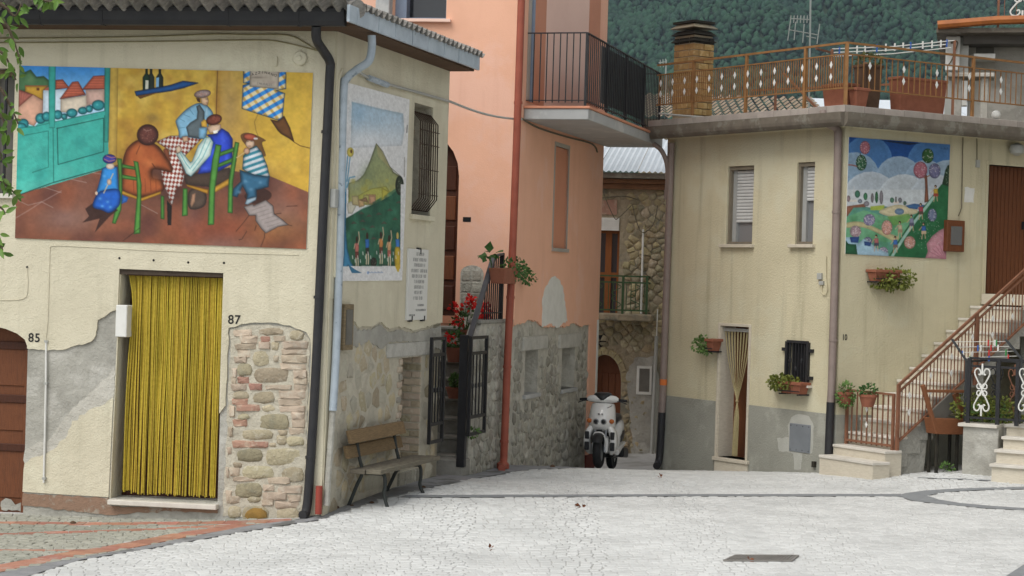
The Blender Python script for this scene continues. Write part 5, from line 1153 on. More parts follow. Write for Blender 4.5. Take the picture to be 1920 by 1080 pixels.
# ------------------------------------------------------------------ chimney, aerials
cpos = atY(1297, 225, 31.4)
CHM = empty('brick_chimney', (cpos.x, cpos.y, lz1), 'tan brick chimney with sooty louvred cap above the terrace', 'chimney')
CW = Wall((cpos.x, cpos.y), (.575, -.818)); CW2 = Wall((cpos.x, cpos.y), (.867, .499))
ztop = atY(1297, 42, 31.4).z; cw, cw2 = .52, .42
mb = MB(CW); mb.box(-cw + .006, -.006, -cw2 + .006, -.006, lz1 - .8, ztop - .2); core = obj('mortar_core', mb, m_tanm, CHM)
zc = atY(1297, 215, 31.4).z; k = 0; zsh = atY(1297, 78, 31.4).z
while zc < zsh:
    for W_, L_ in ((CW, -cw), (CW2, cw2)):
        n = 2; off = .5 if k % 2 else 0
        eds = sorted(set([0, 1] + [((i + off) / n) for i in range(n + 1) if 0 < (i + off) / n < 1]))
        for i in range(len(eds) - 1):
            a0, a1 = sorted((L_ * eds[i], L_ * eds[i + 1])); mb = MB(W_); mb.box(a0 + .005, a1 - .005, -.1, random.uniform(.0, .005), zc + .006, zc + .104); obj('brick', mb, m_chimb if zc < zsh - .10 else m_soot, core, bevel=.006)
    zc += .11; k += 1
for i in range(3):
    z0 = zsh + .02 + i * .115; e = .05 if i < 2 else .06
    mb = MB(CW); mb.add([(-cw - e, -cw2 - e, z0), (e, -cw2 - e, z0), (e, e, z0), (-cw - e, e, z0), (-cw + .04, -cw2 + .04, z0 + .08), (-.04, -cw2 + .04, z0 + .08), (-.04, -.04, z0 + .08), (-cw + .04, -.04, z0 + .08)], [(3, 2, 1, 0), (4, 5, 6, 7), (0, 1, 5, 4), (1, 2, 6, 5), (2, 3, 7, 6), (3, 0, 4, 7)]); obj('cap_louvre', mb, m_soot if i < 2 else m_tanm, CHM)
mb = MB(CW); mb.box(-cw - .02, .02, -cw2 - .02, .02, zsh + .33, zsh + .37); obj('cap_slab', mb, m_soot, CHM)
def antenna(x, y0, y1, Y, els, lb, sc_=1):
    p0, p1 = atY(x, y1, Y), atY(x, y0, Y)
    r_ = empty('tv_antenna', p0, lb, 'antenna')
    m_al = M('aluminium_rod', '#9aa09c', '#868c88', 8, .4, rough=.5, metal=.4)
    mb = MB(); mb.tube([(p0.x, p0.y, p0.z - 1.5), tuple(p1)], .018, 6); obj('mast', mb, m_al, r_)
    for pts in els:
        mb = MB(); mb.tube([tuple(atY(a, b, Y)) for a, b in pts], .011, 5); obj('rod', mb, m_al, r_)
els = [[(1482, 35), (1520, 37)]] + [[(1483 + i * 6.2, 29), (1482 + i * 6.2, 43)] for i in range(7)] + [[(1480, 56), (1535, 66)], [(1482, 40), (1477, 76)], [(1492, 41), (1489, 75)], [(1508, 45), (1505, 80)], [(1537, 45), (1532, 82)], [(1512, 68), (1530, 72)]]
antenna(1520, -12, 170, 34, els, 'rooftop television aerial on a mast behind the terrace')
antenna(1249, 112, 150, 42, [[(1235, 118), (1250, 116)], [(1238, 112), (1238, 126)], [(1243, 111), (1244, 126)], [(1248, 110), (1249, 124)]], 'small far aerial beside the black balcony railing')
# ------------------------------------------------------------------ wooded mountain
def hillz(X, Y):
    base = np.maximum(0, Y - 620) * .40
    n = 22 * np.sin(X * .013 + Y * .006) + 14 * np.sin(X * .031 - Y * .017 + 1) + 7 * np.sin(X * .07 + Y * .05)
    return -3 + base + n * np.clip((Y - 600) / 250, 0, 1) + np.clip(X, -600, 900) * .02
hx = np.linspace(-1000, 1600, 240); hy = np.linspace(560, 1700, 120); HX, HY = np.meshgrid(hx, hy); HZ = hillz(HX, HY) - 1.5
mb = MB(); mb.v = [tuple(p) for p in np.stack([HX, HY, HZ], -1).reshape(-1, 3)]; k = len(hx)
mb.f = [(j * k + i, j * k + i + 1, (j + 1) * k + i + 1, (j + 1) * k + i) for j in range(len(hy) - 1) for i in range(k - 1)]; mb.m = [0] * len(mb.f)
obj('mountain', mb, M('forest_floor', (.012, .028, .012), (.02, .035, .014), .05, .6), recalc=False, smooth=True, kind='structure')
bm = bmesh.new(); bmesh.ops.create_icosphere(bm, subdivisions=1, radius=1); bm.verts.ensure_lookup_table()
IV = np.array([v.co[:] for v in bm.verts]); IF = np.array([[v.index for v in f.verts] for f in bm.faces]); bm.free()
rng = np.random.default_rng(5); T = []
for x0, x1, y0, y1, s in ((20, 330, 775, 1150, 2.7), (-400, 20, 770, 1150, 7), (330, 800, 770, 1150, 7), (-400, 800, 1150, 1300, 9)):
    X, Y = np.meshgrid(np.arange(x0, x1, s), np.arange(y0, y1, s)); X = X + rng.uniform(-.5, .5, X.shape) * s; Y = Y + rng.uniform(-.5, .5, Y.shape) * s
    r_ = s * rng.uniform(.42, .9, X.shape); T.append(np.stack([X, Y, hillz(X, Y) + r_ * .55, r_], -1).reshape(-1, 4))
T = np.concatenate(T); nT = len(T)
V = IV[None] * (1 + rng.uniform(-.38, .38, (nT, len(IV), 1))) * T[:, None, 3:4] * np.array([1, 1, 1.15]) + T[:, None, :3]
Fz = (IF[None] + (np.arange(nT) * len(IV))[:, None, None]).reshape(-1, 3)
me = bpy.data.meshes.new('forest'); me.vertices.add(nT * len(IV)); me.vertices.foreach_set('co', V.astype(np.float32).ravel())
me.loops.add(Fz.size); me.loops.foreach_set('vertex_index', Fz.astype(np.int32).ravel()); me.polygons.add(len(Fz)); me.polygons.foreach_set('loop_start', np.arange(0, Fz.size, 3, dtype=np.int32)); me.update(calc_edges=True)
m_for = M('forest_leaves', (.018, .056, .028), (.009, .034, .022), .08, .8, rough=.9, bump=.8, bscale=1.2, col3=(.010, .034, .024), s3=.012)
t_ = m_for.node_tree; b_ = t_.nodes['Principled BSDF']; src = b_.inputs['Base Color'].links[0].from_socket; hv = t_.nodes.new('ShaderNodeHueSaturation'); mr = t_.nodes.new('ShaderNodeMapRange')
mr.inputs['To Min'].default_value = .75; mr.inputs['To Max'].default_value = 1.22; t_.links.new(t_.nodes.new('ShaderNodeNewGeometry').outputs['Random Per Island'], mr.inputs['Value']); t_.links.new(mr.outputs[0], hv.inputs['Value']); t_.links.new(src, hv.inputs['Color']); t_.links.new(hv.outputs[0], b_.inputs['Base Color'])
me.materials.append(m_for); fo = bpy.data.objects.new('forest', me); me.shade_smooth(); link(fo, (0, 0, 0)); tag(fo, 'dense dark green forest covering the mountainside', 'forest', kind='stuff')
# ------------------------------------------------------------------ haze over the valley
m_hz = bpy.data.materials.new('haze'); m_hz.use_nodes = True; t_ = m_hz.node_tree; t_.nodes.clear()
pv = t_.nodes.new('ShaderNodeVolumePrincipled'); pv.inputs['Color'].default_value = (.66, .82, 1, 1); pv.inputs['Density'].default_value = .00012; pv.inputs['Anisotropy'].default_value = .2
om = t_.nodes.new('ShaderNodeOutputMaterial'); t_.links.new(pv.outputs[0], om.inputs['Volume'])
mb = MB(); mb.box(-2300, 2300, -2300, 2300, -12, 560); obj('haze', mb, m_hz, kind='stuff', label='thin bluish haze lying over the valley', cat='haze')
# ------------------------------------------------------------------ lettering
def lettering(name, txt, size, W, a, c, b, mat, parent, ext=.001, rot=0, spacing=1.0, align='CENTER', sx=1.0, bold=0):
    cu_ = bpy.data.curves.new('txt', 'FONT'); cu_.body = txt; cu_.size = size; cu_.extrude = ext; cu_.offset = bold; cu_.align_x = align; cu_.align_y = 'CENTER'; cu_.space_character = spacing
    to = bpy.data.objects.new('txt', cu_); me = bpy.data.meshes.new_from_object(to); bpy.data.objects.remove(to); bpy.data.curves.remove(cu_)
    mb = MB(W); cs_, sn = math.cos(rot), math.sin(rot)
    mb.add([(a + (v.co.x * cs_ * sx - v.co.y * sn), b + v.co.z, c + v.co.x * sn * sx + v.co.y * cs_) for v in me.vertices], [tuple(p.vertices) for p in me.polygons])
    bpy.data.meshes.remove(me); return obj(name, mb, mat, parent, recalc=False)
m_ink = M('black_stencil', (.02, .02, .02), (.05, .05, .045), 20, .5)
for W_, t_, x, y, par in ((LF, '85', 64, 634, LH), (LF, '87', 439, 600, LH)):
    a, c = W_.px(x, y, .026); lettering('house_number', t_, .135, W_, a, c, .0245, m_ink, par, spacing=1.1, bold=.0022)
a, c = RR.px(1584, 633, .006); lettering('house_number', '10', .12, RR, a, c, .003, m_ink, CH, sx=.8, bold=.0022)
# ------------------------------------------------------------------ yellow string curtain
m_yel = M('mustard_cord', '#bba43a', '#9b8626', 30, .6, rough=.7, rand=.16, bump=.3, bscale=300)
q = LF.rect(233, 512, 418, 936, -.1)
YC = empty('string_curtain', LF.P((q[0] + q[1]) / 2, -.1, q[2]), 'mustard yellow string curtain hanging in doorway 87', 'curtain')
mb = MB(LF); mb.box(q[0] + .0, q[1] - .01, -.125, -.085, q[3] - .04, q[3] - .005); obj('curtain_rail', mb, m_soffit, YC)
rnd = random.Random(2); nst_ = 104
for i in range(nst_):
    f = (i + .5) / nst_; a0 = q[0] + .02 + (q[1] - q[0] - .05) * f; b0 = -.105 + rnd.uniform(-.015, .015)
    a_end = a0 + rnd.uniform(-.018, .018) - .01; zb = q[2] + .03 + rnd.uniform(0, .035) + (.02 if f < .1 else 0)
    pull = .06 * max(0, 1 - f * 9)
    pts = [(a0, b0, q[3] - .03), (a0 + pull * .9, b0, q[3] - .35), (a0 + pull * .5 + rnd.uniform(-.006, .006), b0 + rnd.uniform(-.008, .008), q[3] - .9), ((a0 + a_end) / 2, b0 + rnd.uniform(-.01, .01), q[3] - 1.6), (a_end, b0, zb)]
    mb = MB(LF); mb.tube(smoothpath(pts, 3), .0062, 5); obj('cord', mb, m_yel, YC, smooth=True)
# ------------------------------------------------------------------ bead curtain of the cream house
BC = empty('bead_curtain', RL.P((dd[0] + dd[1]) / 2, -.05, dd[2]), 'beige bead curtain gathered into a knot in the narrow doorway', 'curtain')
m_bead = M('beige_beads', '#b3a67c', '#988b63', 60, .7, rough=.5, rand=.12, bump=.6, bscale=220)
mb = MB(RL); mb.box(dd[0] + .015, dd[1] - .005, -.09, -.05, dd[3] - .08, dd[3] - .03); obj('curtain_rail', mb, m_plastic, BC)
kt = RL.px(1382, 752, -.07); ke = RL.px(1377, 862, -.07)
for i in range(26):
    f = i / 25; a0 = dd[0] + .03 + (dd[1] - dd[0] - .06) * f; s_ = (f - .5)
    pts = [(a0, -.07 + .012 * math.sin(i * 2.1), dd[3] - .07), (a0 + (kt[0] - a0) * .22, -.07 + .012 * math.sin(i * 2.1), dd[3] - .45), (a0 + (kt[0] - a0) * .62, -.07 + .01 * math.sin(i * 2.1), dd[3] - .85), (kt[0] + s_ * .03, -.07, kt[1]), (kt[0] + s_ * .09, -.07 + .01 * math.sin(i), kt[1] - .25), (ke[0] + s_ * .10, -.07 + .012 * math.sin(i), dd[2] + .03 + .02 * abs(s_))]
    mb = MB(RL); mb.tube(smoothpath(pts, 4), .0055, 5); obj('bead_strand', mb, m_bead, BC, smooth=True)
mb = MB(RL); mb.lathe([(.018, -.02), (.028, 0), (.018, .02)], (kt[0], -.07, kt[1]), 10); obj('tie', mb, m_bead, BC, smooth=True)
# ------------------------------------------------------------------ bench
BN = empty('park_bench', LS.P(1.3, .25, .05), 'weathered wooden bench with curved black iron legs by the stone wall', 'bench')
m_bw1 = M('bench_wood', '#857050', '#5f5039', 7, .8, rough=.8, bump=.3, stretch=(3, 1.2, 26), rand=.1)
m_bw2 = M('greyed_bench_wood', '#736d5f', '#544f45', 7, .8, rough=.85, bump=.3, stretch=(3, 1.2, 26), rand=.1)
sz = .49
def plank(a0, a1, b0, b1, c0, c1, mat, nm, tilt=0):
    mb = MB(LS); mb.add([(a0, b0, c0), (a1, b0, c0 - .0), (a1, b1, c0 + tilt), (a0, b1, c0 + tilt), (a0, b0, c1), (a1, b0, c1), (a1, b1, c1 + tilt), (a0, b1, c1 + tilt)], [(3, 2, 1, 0), (4, 5, 6, 7), (0, 1, 5, 4), (1, 2, 6, 5), (2, 3, 7, 6), (3, 0, 4, 7)]); return obj(nm, mb, mat, BN, bevel=.008, segs=2)
plank(.42, 2.38, .33, .50, sz - .05, sz, m_bw2, 'seat_plank', .0); plank(.42, 2.38, .135, .315, sz - .055, sz - .005, m_bw2, 'seat_plank', -.0)
bt = .055
for c0, c1, d in ((.60, .735, .03), (.765, .905, .0)):
    mb = MB(LS); mb.add([(.36, .06 + .08 - d, c0), (2.05, .14 - d, c0), (2.05, .185 - d, c0), (.36, .185 - d, c0), (.36, .10 - d, c1), (2.05, .10 - d, c1), (2.05, .145 - d, c1), (.36, .145 - d, c1)], [(3, 2, 1, 0), (4, 5, 6, 7), (0, 1, 5, 4), (1, 2, 6, 5), (2, 3, 7, 6), (3, 0, 4, 7)]); obj('back_plank', mb, m_bw1, BN, bevel=.008, segs=2)
m_leg = M('dark_green_iron', (.03, .036, .034), (.05, .05, .045), 14, .6, rough=.6)
for a in (.66, 1.82):
    p = LS.P(a, .48, 0); gF = gz(p.x, p.y); p = LS.P(a, .06, 0); gR = gz(p.x, p.y)
    mb = MB(LS); mb.tube(smoothpath([(a, .40, sz - .05), (a, .455, sz - .09), (a, .465, sz - .2), (a, .455, .2), (a, .50, gF + .0)], 4), .021, 8); obj('leg', mb, m_leg, BN, smooth=True)
    mb = MB(LS); mb.tube(smoothpath([(a, .10, .88), (a, .145, .62), (a, .19, sz - .06), (a, .13, .28), (a, .04, gR)], 4), .021, 8); obj('leg', mb, m_leg, BN, smooth=True)
    mb = MB(LS); mb.bar((a, .15, sz - .07), (a, .46, sz - .07), .035, .025); obj('seat_bracket', mb, m_leg, BN)
# ------------------------------------------------------------------ plaque
q = LS.rect(765, 467, 802, 600, .05)
PQ = empty('memorial_plaque', LS.P((q[0] + q[1]) / 2, .03, q[2]), 'tall white engraved marble plaque beside the village mural', 'plaque')
mb = MB(LS); mb.box(q[0], q[1], .022, .05, q[2], q[3]); obj('slab', mb, M('white_marble', '#d6d6d2', '#c9c9c5', 4, .4, rough=.4), PQ, bevel=.004)
m_eng = M('engraved_grey', '#7d7d7b', '#6d6d6b', 30, .4)
rnd = random.Random(9); L_ = q[1] - q[0]; H_ = q[3] - q[2]
for k, (yy, x0, x1, hh) in enumerate(((.07, .38, .78, .020), (.15, .22, .94, .020), (.225, .28, .84, .020), (.305, .14, .96, .020), (.38, .18, .90, .020), (.458, .30, .78, .020), (.535, .28, .78, .020), (.61, .32, .72, .020), (.69, .28, .76, .020), (.79, .50, .82, .013), (.86, .40, .92, .013), (.93, .08, .36, .011))):
    mb = MB(LS); a = q[0] + L_ * x0; c = q[3] - H_ * yy
    while a < q[0] + L_ * x1:                       # illegible engraved capitals: upright strokes with bars
        w_ = hh * rnd.uniform(.7, 1.0)
        if rnd.random() < .14: a += w_; continue
        mb.box(a, a + .005, .0498, .0512, c - hh, c + hh)
        if rnd.random() < .7: mb.box(a + w_ * 1.1, a + w_ * 1.1 + .004, .0498, .0512, c - hh, c + hh)
        z = rnd.choice((c - hh, c, c + hh - .004)); mb.box(a + .005, a + w_ * 1.1, .0498, .0511, z, z + .004)
        a += w_ * 1.75
    obj('engraved_line', mb, m_eng, PQ, recalc=False)
for a, c, s_ in (((q[0] + q[1]) / 2 + .05, q[3], 1), (q[0] + .16, q[2], -1), (q[1] - .1, q[2], -1)):
    mb = MB(LS); mb.box(a - .07, a + .02, .02, .056, c - .004 if s_ > 0 else c - .018, c + .018 if s_ > 0 else c + .004); mb.box(a, a + .02, .05, .058, c - .06 if s_ > 0 else c, c if s_ > 0 else c + .05); obj('clip', mb, m_black, PQ)
# ------------------------------------------------------------------ plants
m_leafA = M('leaf_green', (.055, .13, .03), (.035, .09, .02), 12, .6, rough=.6, rand=.1)
m_leafB = M('leaf_yellow_green', (.17, .19, .035), (.10, .13, .025), 12, .7, rough=.6)
m_leafC = M('leaf_pale', (.11, .20, .05), (.07, .14, .03), 12, .6, rough=.6)
m_redf = M('geranium_red', (.72, .022, .018), (.55, .015, .012), 30, .6, rough=.5)
def leaves(mb, c, rad, n, size, rnd, droop=.0):
    c = Vector(c)
    for _ in range(n):
        while True:
            u = Vector((rnd.uniform(-1, 1), rnd.uniform(-1, 1), rnd.uniform(-1, 1)))
            if .25 < u.length < 1: break
        p = c + Vector((u.x * rad[0], u.y * rad[1], u.z * rad[2]))
        d = (u.normalized() + Vector((rnd.uniform(-.7, .7), rnd.uniform(-.7, .7), rnd.uniform(-.5, .7) - droop))).normalized()
        s = d.cross(Vector((rnd.uniform(-1, 1), rnd.uniform(-1, 1), rnd.uniform(-1, 1)))).normalized(); L = size * rnd.uniform(.6, 1.25); w_ = L * rnd.uniform(.32, .5); n_ = d.cross(s)
        mb.add([p, p + d * L * .45 + s * w_ - n_ * w_ * .25, p + d * L, p + d * L * .45 - s * w_ - n_ * w_ * .25, p + d * L * .5 + n_ * w_ * .12], [(0, 1, 4), (1, 2, 4), (2, 3, 4), (3, 0, 4)], True)
    return mb
def pot_round(c, r1, r2, h, mat, parent):
    mb = MB(); mb.lathe([(r1, 0), (r2, h * .82), (r2 * 1.08, h * .82), (r2 * 1.1, h), (r2 * .95, h), (r2 * .9, h * .88), (.01, h * .86)], c, 14); return obj('pot', mb, mat, parent, smooth=True)
def trough(W, a0, a1, b0, b1, c0, c1, mat, parent):
    t = .03; mb = MB(W); mb.add([(a0 + t, b0 + t, c0), (a1 - t, b0 + t, c0), (a1 - t, b1 - t, c0), (a0 + t, b1 - t, c0), (a0, b0, c1), (a1, b0, c1), (a1, b1, c1), (a0, b1, c1)], [(3, 2, 1, 0), (4, 5, 6, 7), (0, 1, 5, 4), (1, 2, 6, 5), (2, 3, 7, 6), (3, 0, 4, 7)])
    mb.box(a0 - .012, a1 + .012, b0 - .012, b1 + .012, c1 - .035, c1 + .008); return obj('trough', mb, mat, parent, bevel=.005)
def box_plant(nm, W, x0, y0, x1, y1, fx0, fy0, fx1, fy1, leafm, label, dep=.2, b0=.02, n=260, size=.05, seed=1, droop=.2, bracket=True):
    q = W.rect(x0, y0, x1, y1, b0 + dep); r_ = empty(nm, W.P((q[0] + q[1]) / 2, b0 + dep / 2, q[2]), label, 'flower box')
    trough(W, q[0], q[1], b0, b0 + dep, q[2], q[3], m_terra, r_)
    f = W.rect(fx0, fy0, fx1, fy1, b0 + dep * .7); rnd = random.Random(seed); mb = MB()
    cc = W.P((f[0] + f[1]) / 2, b0 + dep * .6, (f[2] + f[3]) / 2); hw = (f[1] - f[0]) / 2
    for k in range(5):
        t = (k - 2) / 2.4; p = cc + W.d * hw * t * .85 + Vector((0, 0, rnd.uniform(-.03, .03))); leaves(mb, p, (hw * .42 + .03, .13, (f[3] - f[2]) / 2 * rnd.uniform(.75, 1)), n // 5, size, rnd, droop)
    obj('foliage', mb, leafm, r_, recalc=False)
    if bracket: mb = MB(W); mb.box(q[0] + .03, q[0] + .05, .0, b0 + dep + .015, q[2] - .02, q[2]); mb.box(q[1] - .05, q[1] - .03, .0, b0 + dep + .015, q[2] - .02, q[2]); mb.box(q[0], q[1], b0 + dep + .005, b0 + dep + .015, q[2] + .03, q[2] + .045); obj('bracket', mb, m_black, r_)
    return r_
box_plant('flower_box', RL, 1459, 717, 1500, 738, 1446, 704, 1488, 730, m_leafB, 'terracotta flower box below the small barred window', seed=3, n=520, size=.06)
box_plant('flower_box', RR, 1642, 507, 1690, 528, 1646, 500, 1706, 546, m_leafB, 'flower box with trailing yellow-green plant under the children mural', seed=4, n=620, size=.06)
box_plant('flower_pot', RL, 1322, 636, 1336, 658, 1303, 632, 1328, 662, m_leafC, 'small wall pot with pale green plant left of the bead-curtain door', seed=5, n=260, size=.05)
# pots hung on the little stair gate
for i, (b, lb, mt, sd_) in enumerate(((.14, 'leafy plant hung on the wall end of the stair gate', m_leafC, 7), (.62, 'terracotta pot with green succulent on the stair gate', m_leafA, 8))):
    p = RR.P(ag - .02, b, gz1 - .04); r_ = empty('flower_pot', p - Vector((0, 0, .12)), lb, 'flower pot')
    mb = MB(RR); z0 = gz1 - .20
    mb.lathe([(.07, 0), (.105, .14), (.115, .14), (.115, .175), (.10, .175), (.01, .16)], (ag - .11, b, z0), 12, 1, 1.35 if i else 1); obj('pot', mb, m_terra, r_, smooth=True)
    mb = MB(); c_ = RR.P(ag - .1, b, gz1 - (.07 if i == 0 else -.03)); leaves(mb, c_, (.13, .13, .19 if i == 0 else .09), 220 if i == 0 else 110, .05, random.Random(sd_)); obj('foliage', mb, mt, r_, recalc=False)
# geranium pots on the stone stairs
def geranium(x, y, Y, r_pot, h, lb, fl, seed, leafm=m_leafA, lr=(.16, .16, .12)):
    p = atY(x, y, Y); r_ = empty('geranium_pot', p, lb, 'flower pot'); pot_round(p, r_pot * .7, r_pot, h, m_terra, r_)
    rnd = random.Random(seed); mb = MB(); leaves(mb, p + Vector((0, 0, h + lr[2] * .8)), lr, 150, .055, rnd); obj('foliage', mb, leafm, r_, recalc=False)
    for fx, fy in fl:
        c_ = atY(fx, fy, Y - .05); mb = MB()
        for _ in range(34):
            u = Vector((rnd.gauss(0, 1), rnd.gauss(0, 1), rnd.gauss(0, 1))).normalized(); leaves(mb, c_ + u * .06, (.02, .02, .02), 1, .06, rnd)
        obj('flower', mb, m_redf, r_, recalc=False)
        mb = MB(); mb.tube([tuple(c_), tuple(c_.lerp(p + Vector((0, 0, h)), .5) + Vector((0, 0, .02))), tuple(p + Vector((0, 0, h)))], .005, 4); obj('stalk', mb, leafm, r_)
Yg = P2.P(-1.0, -.5, 0).y
geranium(851, 679, P2.P(-1.0, -.5, 0).y, .115, .20, 'geranium pot with one red bloom beside the black gate post', [(844, 635)], 11)
geranium(872, 640, P2.P(-.75, -.45, 0).y, .11, .16, 'large geranium with several red blooms below the sloping handrail', [(881, 566), (861, 602), (855, 577), (884, 570), (909, 572), (914, 590), (902, 602), (912, 606), (908, 585)], 12, lr=(.22, .18, .16))
geranium(853, 747, P2.P(-1.45, -.42, 0).y, .12, .15, 'low terracotta pot with a small green plant on the lower steps', [], 13, m_leafC, (.07, .07, .09))
mb = MB(); p = P2.P(-2.0, -.55, 0); zb = z_first; q_ = atY(834, 852, p.y)
mb = MB(P2); aa = -1.93; mb.box(aa, aa + .26, -.72, -.44, zb, zb + .26); obj('concrete_block', mb, m_step, bevel=.012, label='grey concrete block standing on the lowest stone step', cat='block')
# pot hung at the top of the black railing
hp_ = P2.P(*[P2.px(944, 520, .1)[0], .1, P2.px(944, 530, .1)[1]]); r_ = empty('hanging_pot', hp_, 'terracotta pot with bushy green plant hung on the black railing end', 'flower pot')
mb = MB(P2); q = P2.rect(933, 503, 958, 532, .1); mb.add([(q[0] + .03, .0, q[2]), (q[1] - .03, .0, q[2]), (q[1] - .03, .18, q[2]), (q[0] + .03, .18, q[2]), (q[0], -.03, q[3]), (q[1], -.03, q[3]), (q[1], .21, q[3]), (q[0], .21, q[3])], [(3, 2, 1, 0), (4, 5, 6, 7), (0, 1, 5, 4), (1, 2, 6, 5), (2, 3, 7, 6), (3, 0, 4, 7)]); obj('pot', mb, m_terra, r_, bevel=.008)
rnd = random.Random(31); mb = MB()
for x, y in ((955, 498), (968, 497), (980, 505), (988, 515), (975, 512), (962, 510), (992, 522)): leaves(mb, P2.P(P2.px(x, y, .15)[0], .15, P2.px(x, y, .15)[1]), (.10, .10, .09), 42, .055, rnd, .1)
obj('foliage', mb, m_leafA, r_, recalc=False)
mb = MB(); leaves(mb, P2.P(P2.px(918, 478, .0)[0], .0, P2.px(918, 478, 0)[1]), (.11, .08, .06), 12, .14, rnd, .3); obj('climbing_leaves', mb, m_leafA, recalc=False, label='large green leaves at the top of the sloping handrail', cat='plant')
# little weed at the wall foot
for x, y, lb in ((882, 818, 'tuft of weeds growing from the rubble wall by the gate'), (1775, 884, 'low weeds in the paving beside the grey pier')):
    p = P2.P(P2.px(x, y, .03)[0], .03, P2.px(x, y, .03)[1]) if x < 1000 else onground(x, y); mb = MB(); leaves(mb, p + Vector((0, 0, .05)), (.10, .08, .07), 50, .05, random.Random(x)); obj('weed', mb, m_leafC, recalc=False, label=lb, cat='weed')
# ------------------------------------------------------------------ terrace things
def onter(x, y, b=None):                        # point on the terrace floor
    d = ray(x, y); k = (lz1 + .01 - EYE.z) / d.z; return EYE + d * k
def terpot(W, x0, y0, x1, y1, b, lb, mat, dep=.26, plant=None, seed=1):
    q = W.rect(x0, y0, x1, y1, b); r_ = empty('planter', W.P((q[0] + q[1]) / 2, b - dep / 2, lz1), lb, 'planter')
    trough(W, q[0], q[1], b - dep, b, lz1 + .003, q[3], mat, r_)
    mb = MB(W); mb.box(q[0] + .02, q[1] - .02, b - dep + .02, b - .02, q[3] - .02, q[3] + .01); obj('soil', mb, m_soot, r_)
    if plant:
        mb = MB(); leaves(mb, W.P((q[0] + q[1]) / 2, b - dep / 2, q[3] + .08), ((q[1] - q[0]) * .6, .14, .08), 130, .06, random.Random(seed)); obj('foliage', mb, plant, r_, recalc=False)
tb_ = cb_ - .1
terpot(RR, 1688, 148, 1776, 190, tb_, 'long terracotta planter on the terrace ledge', m_terra)
terpot(RL, 1541, 158, 1586, 188, tb_, 'square terracotta pot left of the terrace corner post', m_terra)
terpot(RL, 1590, 165, 1606, 182, tb_ - .05, 'small low terracotta pot next to the terrace corner post', m_terra)
terpot(RR, 1622, 122, 1655, 185, tb_, 'dark pot with dry plant at the terrace corner', M('dark_clay', '#5a4536', '#453529', 8), plant=M('dry_leaf', (.12, .13, .05), (.08, .07, .04), 9), seed=4)
lp = empty('globe_lamp', RR.P(RR.px(1868, 200, tb_)[0], tb_, lz1), 'small white globe lamp on the terrace ledge', 'lamp')
c_ = RR.P(RR.px(1868, 200, tb_)[0], tb_, lz1); mb = MB(); mb.lathe([(.05, 0), (.05, .02), (.02, .025)], c_, 10); obj('lamp_foot', mb, m_plastic, lp); mb = MB(); mb.lathe([(.02, .024), (.06, .05), (.072, .085), (.06, .125), (.02, .15)], c_, 14); obj('globe', mb, m_white, lp, smooth=True)
# clothes line with pegs
pa, pb = atY(1560, 92, 29.8), atY(1790, 76, 31.2)
CL = empty('clothes_line', pa, 'white clothes line with pegs stretched over the terrace', 'clothes line')
for k, (dz, dy) in enumerate(((0, 0), (-.09, .25), (.0, .5))):
    mb = MB(); o_ = Vector((0, dy, dz)); mb.tube([tuple(pa + o_), tuple(pa.lerp(pb, .5) + o_ - Vector((0, 0, .03))), tuple(pb + o_)], .010, 5); obj('line', mb, m_white, CL)
for i in range(13):
    t = (.04 + i * .075 + random.uniform(-.02, .02)); p = pa.lerp(pb, t) - Vector((0, 0, .02)); mb = MB(); mb.box(p.x - .012, p.x + .012, p.y - .012, p.y + .012, p.z - .08, p.z + .045); obj('peg', mb, m_white if i % 4 else M('blue_peg', '#3a5fa8', '#30508f', 5), CL)
mb = MB(); mb.bar(tuple(pa + Vector((0, 0, .0))), (pa.x, pa.y, lz1), .04); mb.bar(tuple(pa + Vector((-.25, 0, 0))), tuple(pa + Vector((.1, .5, 0))), .03); obj('line_post', mb, m_rustdk, CL)
mb = MB(); mb.bar(tuple(pb), (pb.x, pb.y, lz1), .04); obj('line_post', mb, m_rustdk, CL)
# air conditioner and white column
q = GW.rect(1773, 68, 1800, 132, .5); AC = empty('air_conditioner', GW.P(q[0] + .2, .3, q[2]), 'white air conditioner unit at the terrace end', 'air conditioner')
mb = MB(GW); mb.box(q[0], q[1], .12, .5, q[2], q[3]); acb = obj('casing', mb, m_white, AC, bevel=.02, segs=2)
mb = MB(GW); mb.tube(smoothpath([(q[0] + .12, .51, q[3] - .1), (q[0] + .2, .53, q[3] - .12), (q[0] + .12, .53, q[2] + .2), (q[0] + .06, .52, q[2] + .1)], 4), .012, 5); mb.box(q[0] + .08, q[0] + .16, .5, .52, q[3] - .13, q[3] - .1); obj('pipe', mb, m_cable, AC)
mb = MB(GW); mb.box(q[0] + .05, q[0] + .1, .0, .45, q[2] - .05, q[2] - .003); mb.box(q[1] - .1, q[1] - .05, .0, .45, q[2] - .05, q[2] - .003); obj('bracket', mb, m_plastic, AC)
mb = MB(GW); mb.box(q[0], q[1], .1, .13, lz1 - .1, q[2] - .05); obj('stand', mb, m_plastic, AC)
q = GW.rect(1797, 62, 1816, 135, .12); mb = MB(GW); mb.box(q[0], q[1], .003, .25, q[2] - .6, q[3]); obj('white_column', mb, m_white, GH)
tbp = atY(1835, 155, 31.5); TB = empty('stone_table', (tbp.x, tbp.y, lz1), 'rough concrete table on the terrace below the grey wall', 'table')
TWl = Wall((tbp.x, tbp.y), (.97, -.24)); zt0 = atY(1835, 140, 31.5).z
mb = MB(TWl); mb.box(-.5, .25, -.3, .3, zt0 - .07, zt0); obj('table_top', mb, m_grend, TB, bevel=.01)
for a in (-.33, .1): mb = MB(TWl); mb.box(a - .06, a + .06, -.2, .2, lz1, zt0 - .07); obj('leg', mb, m_grend, TB, bevel=.01)
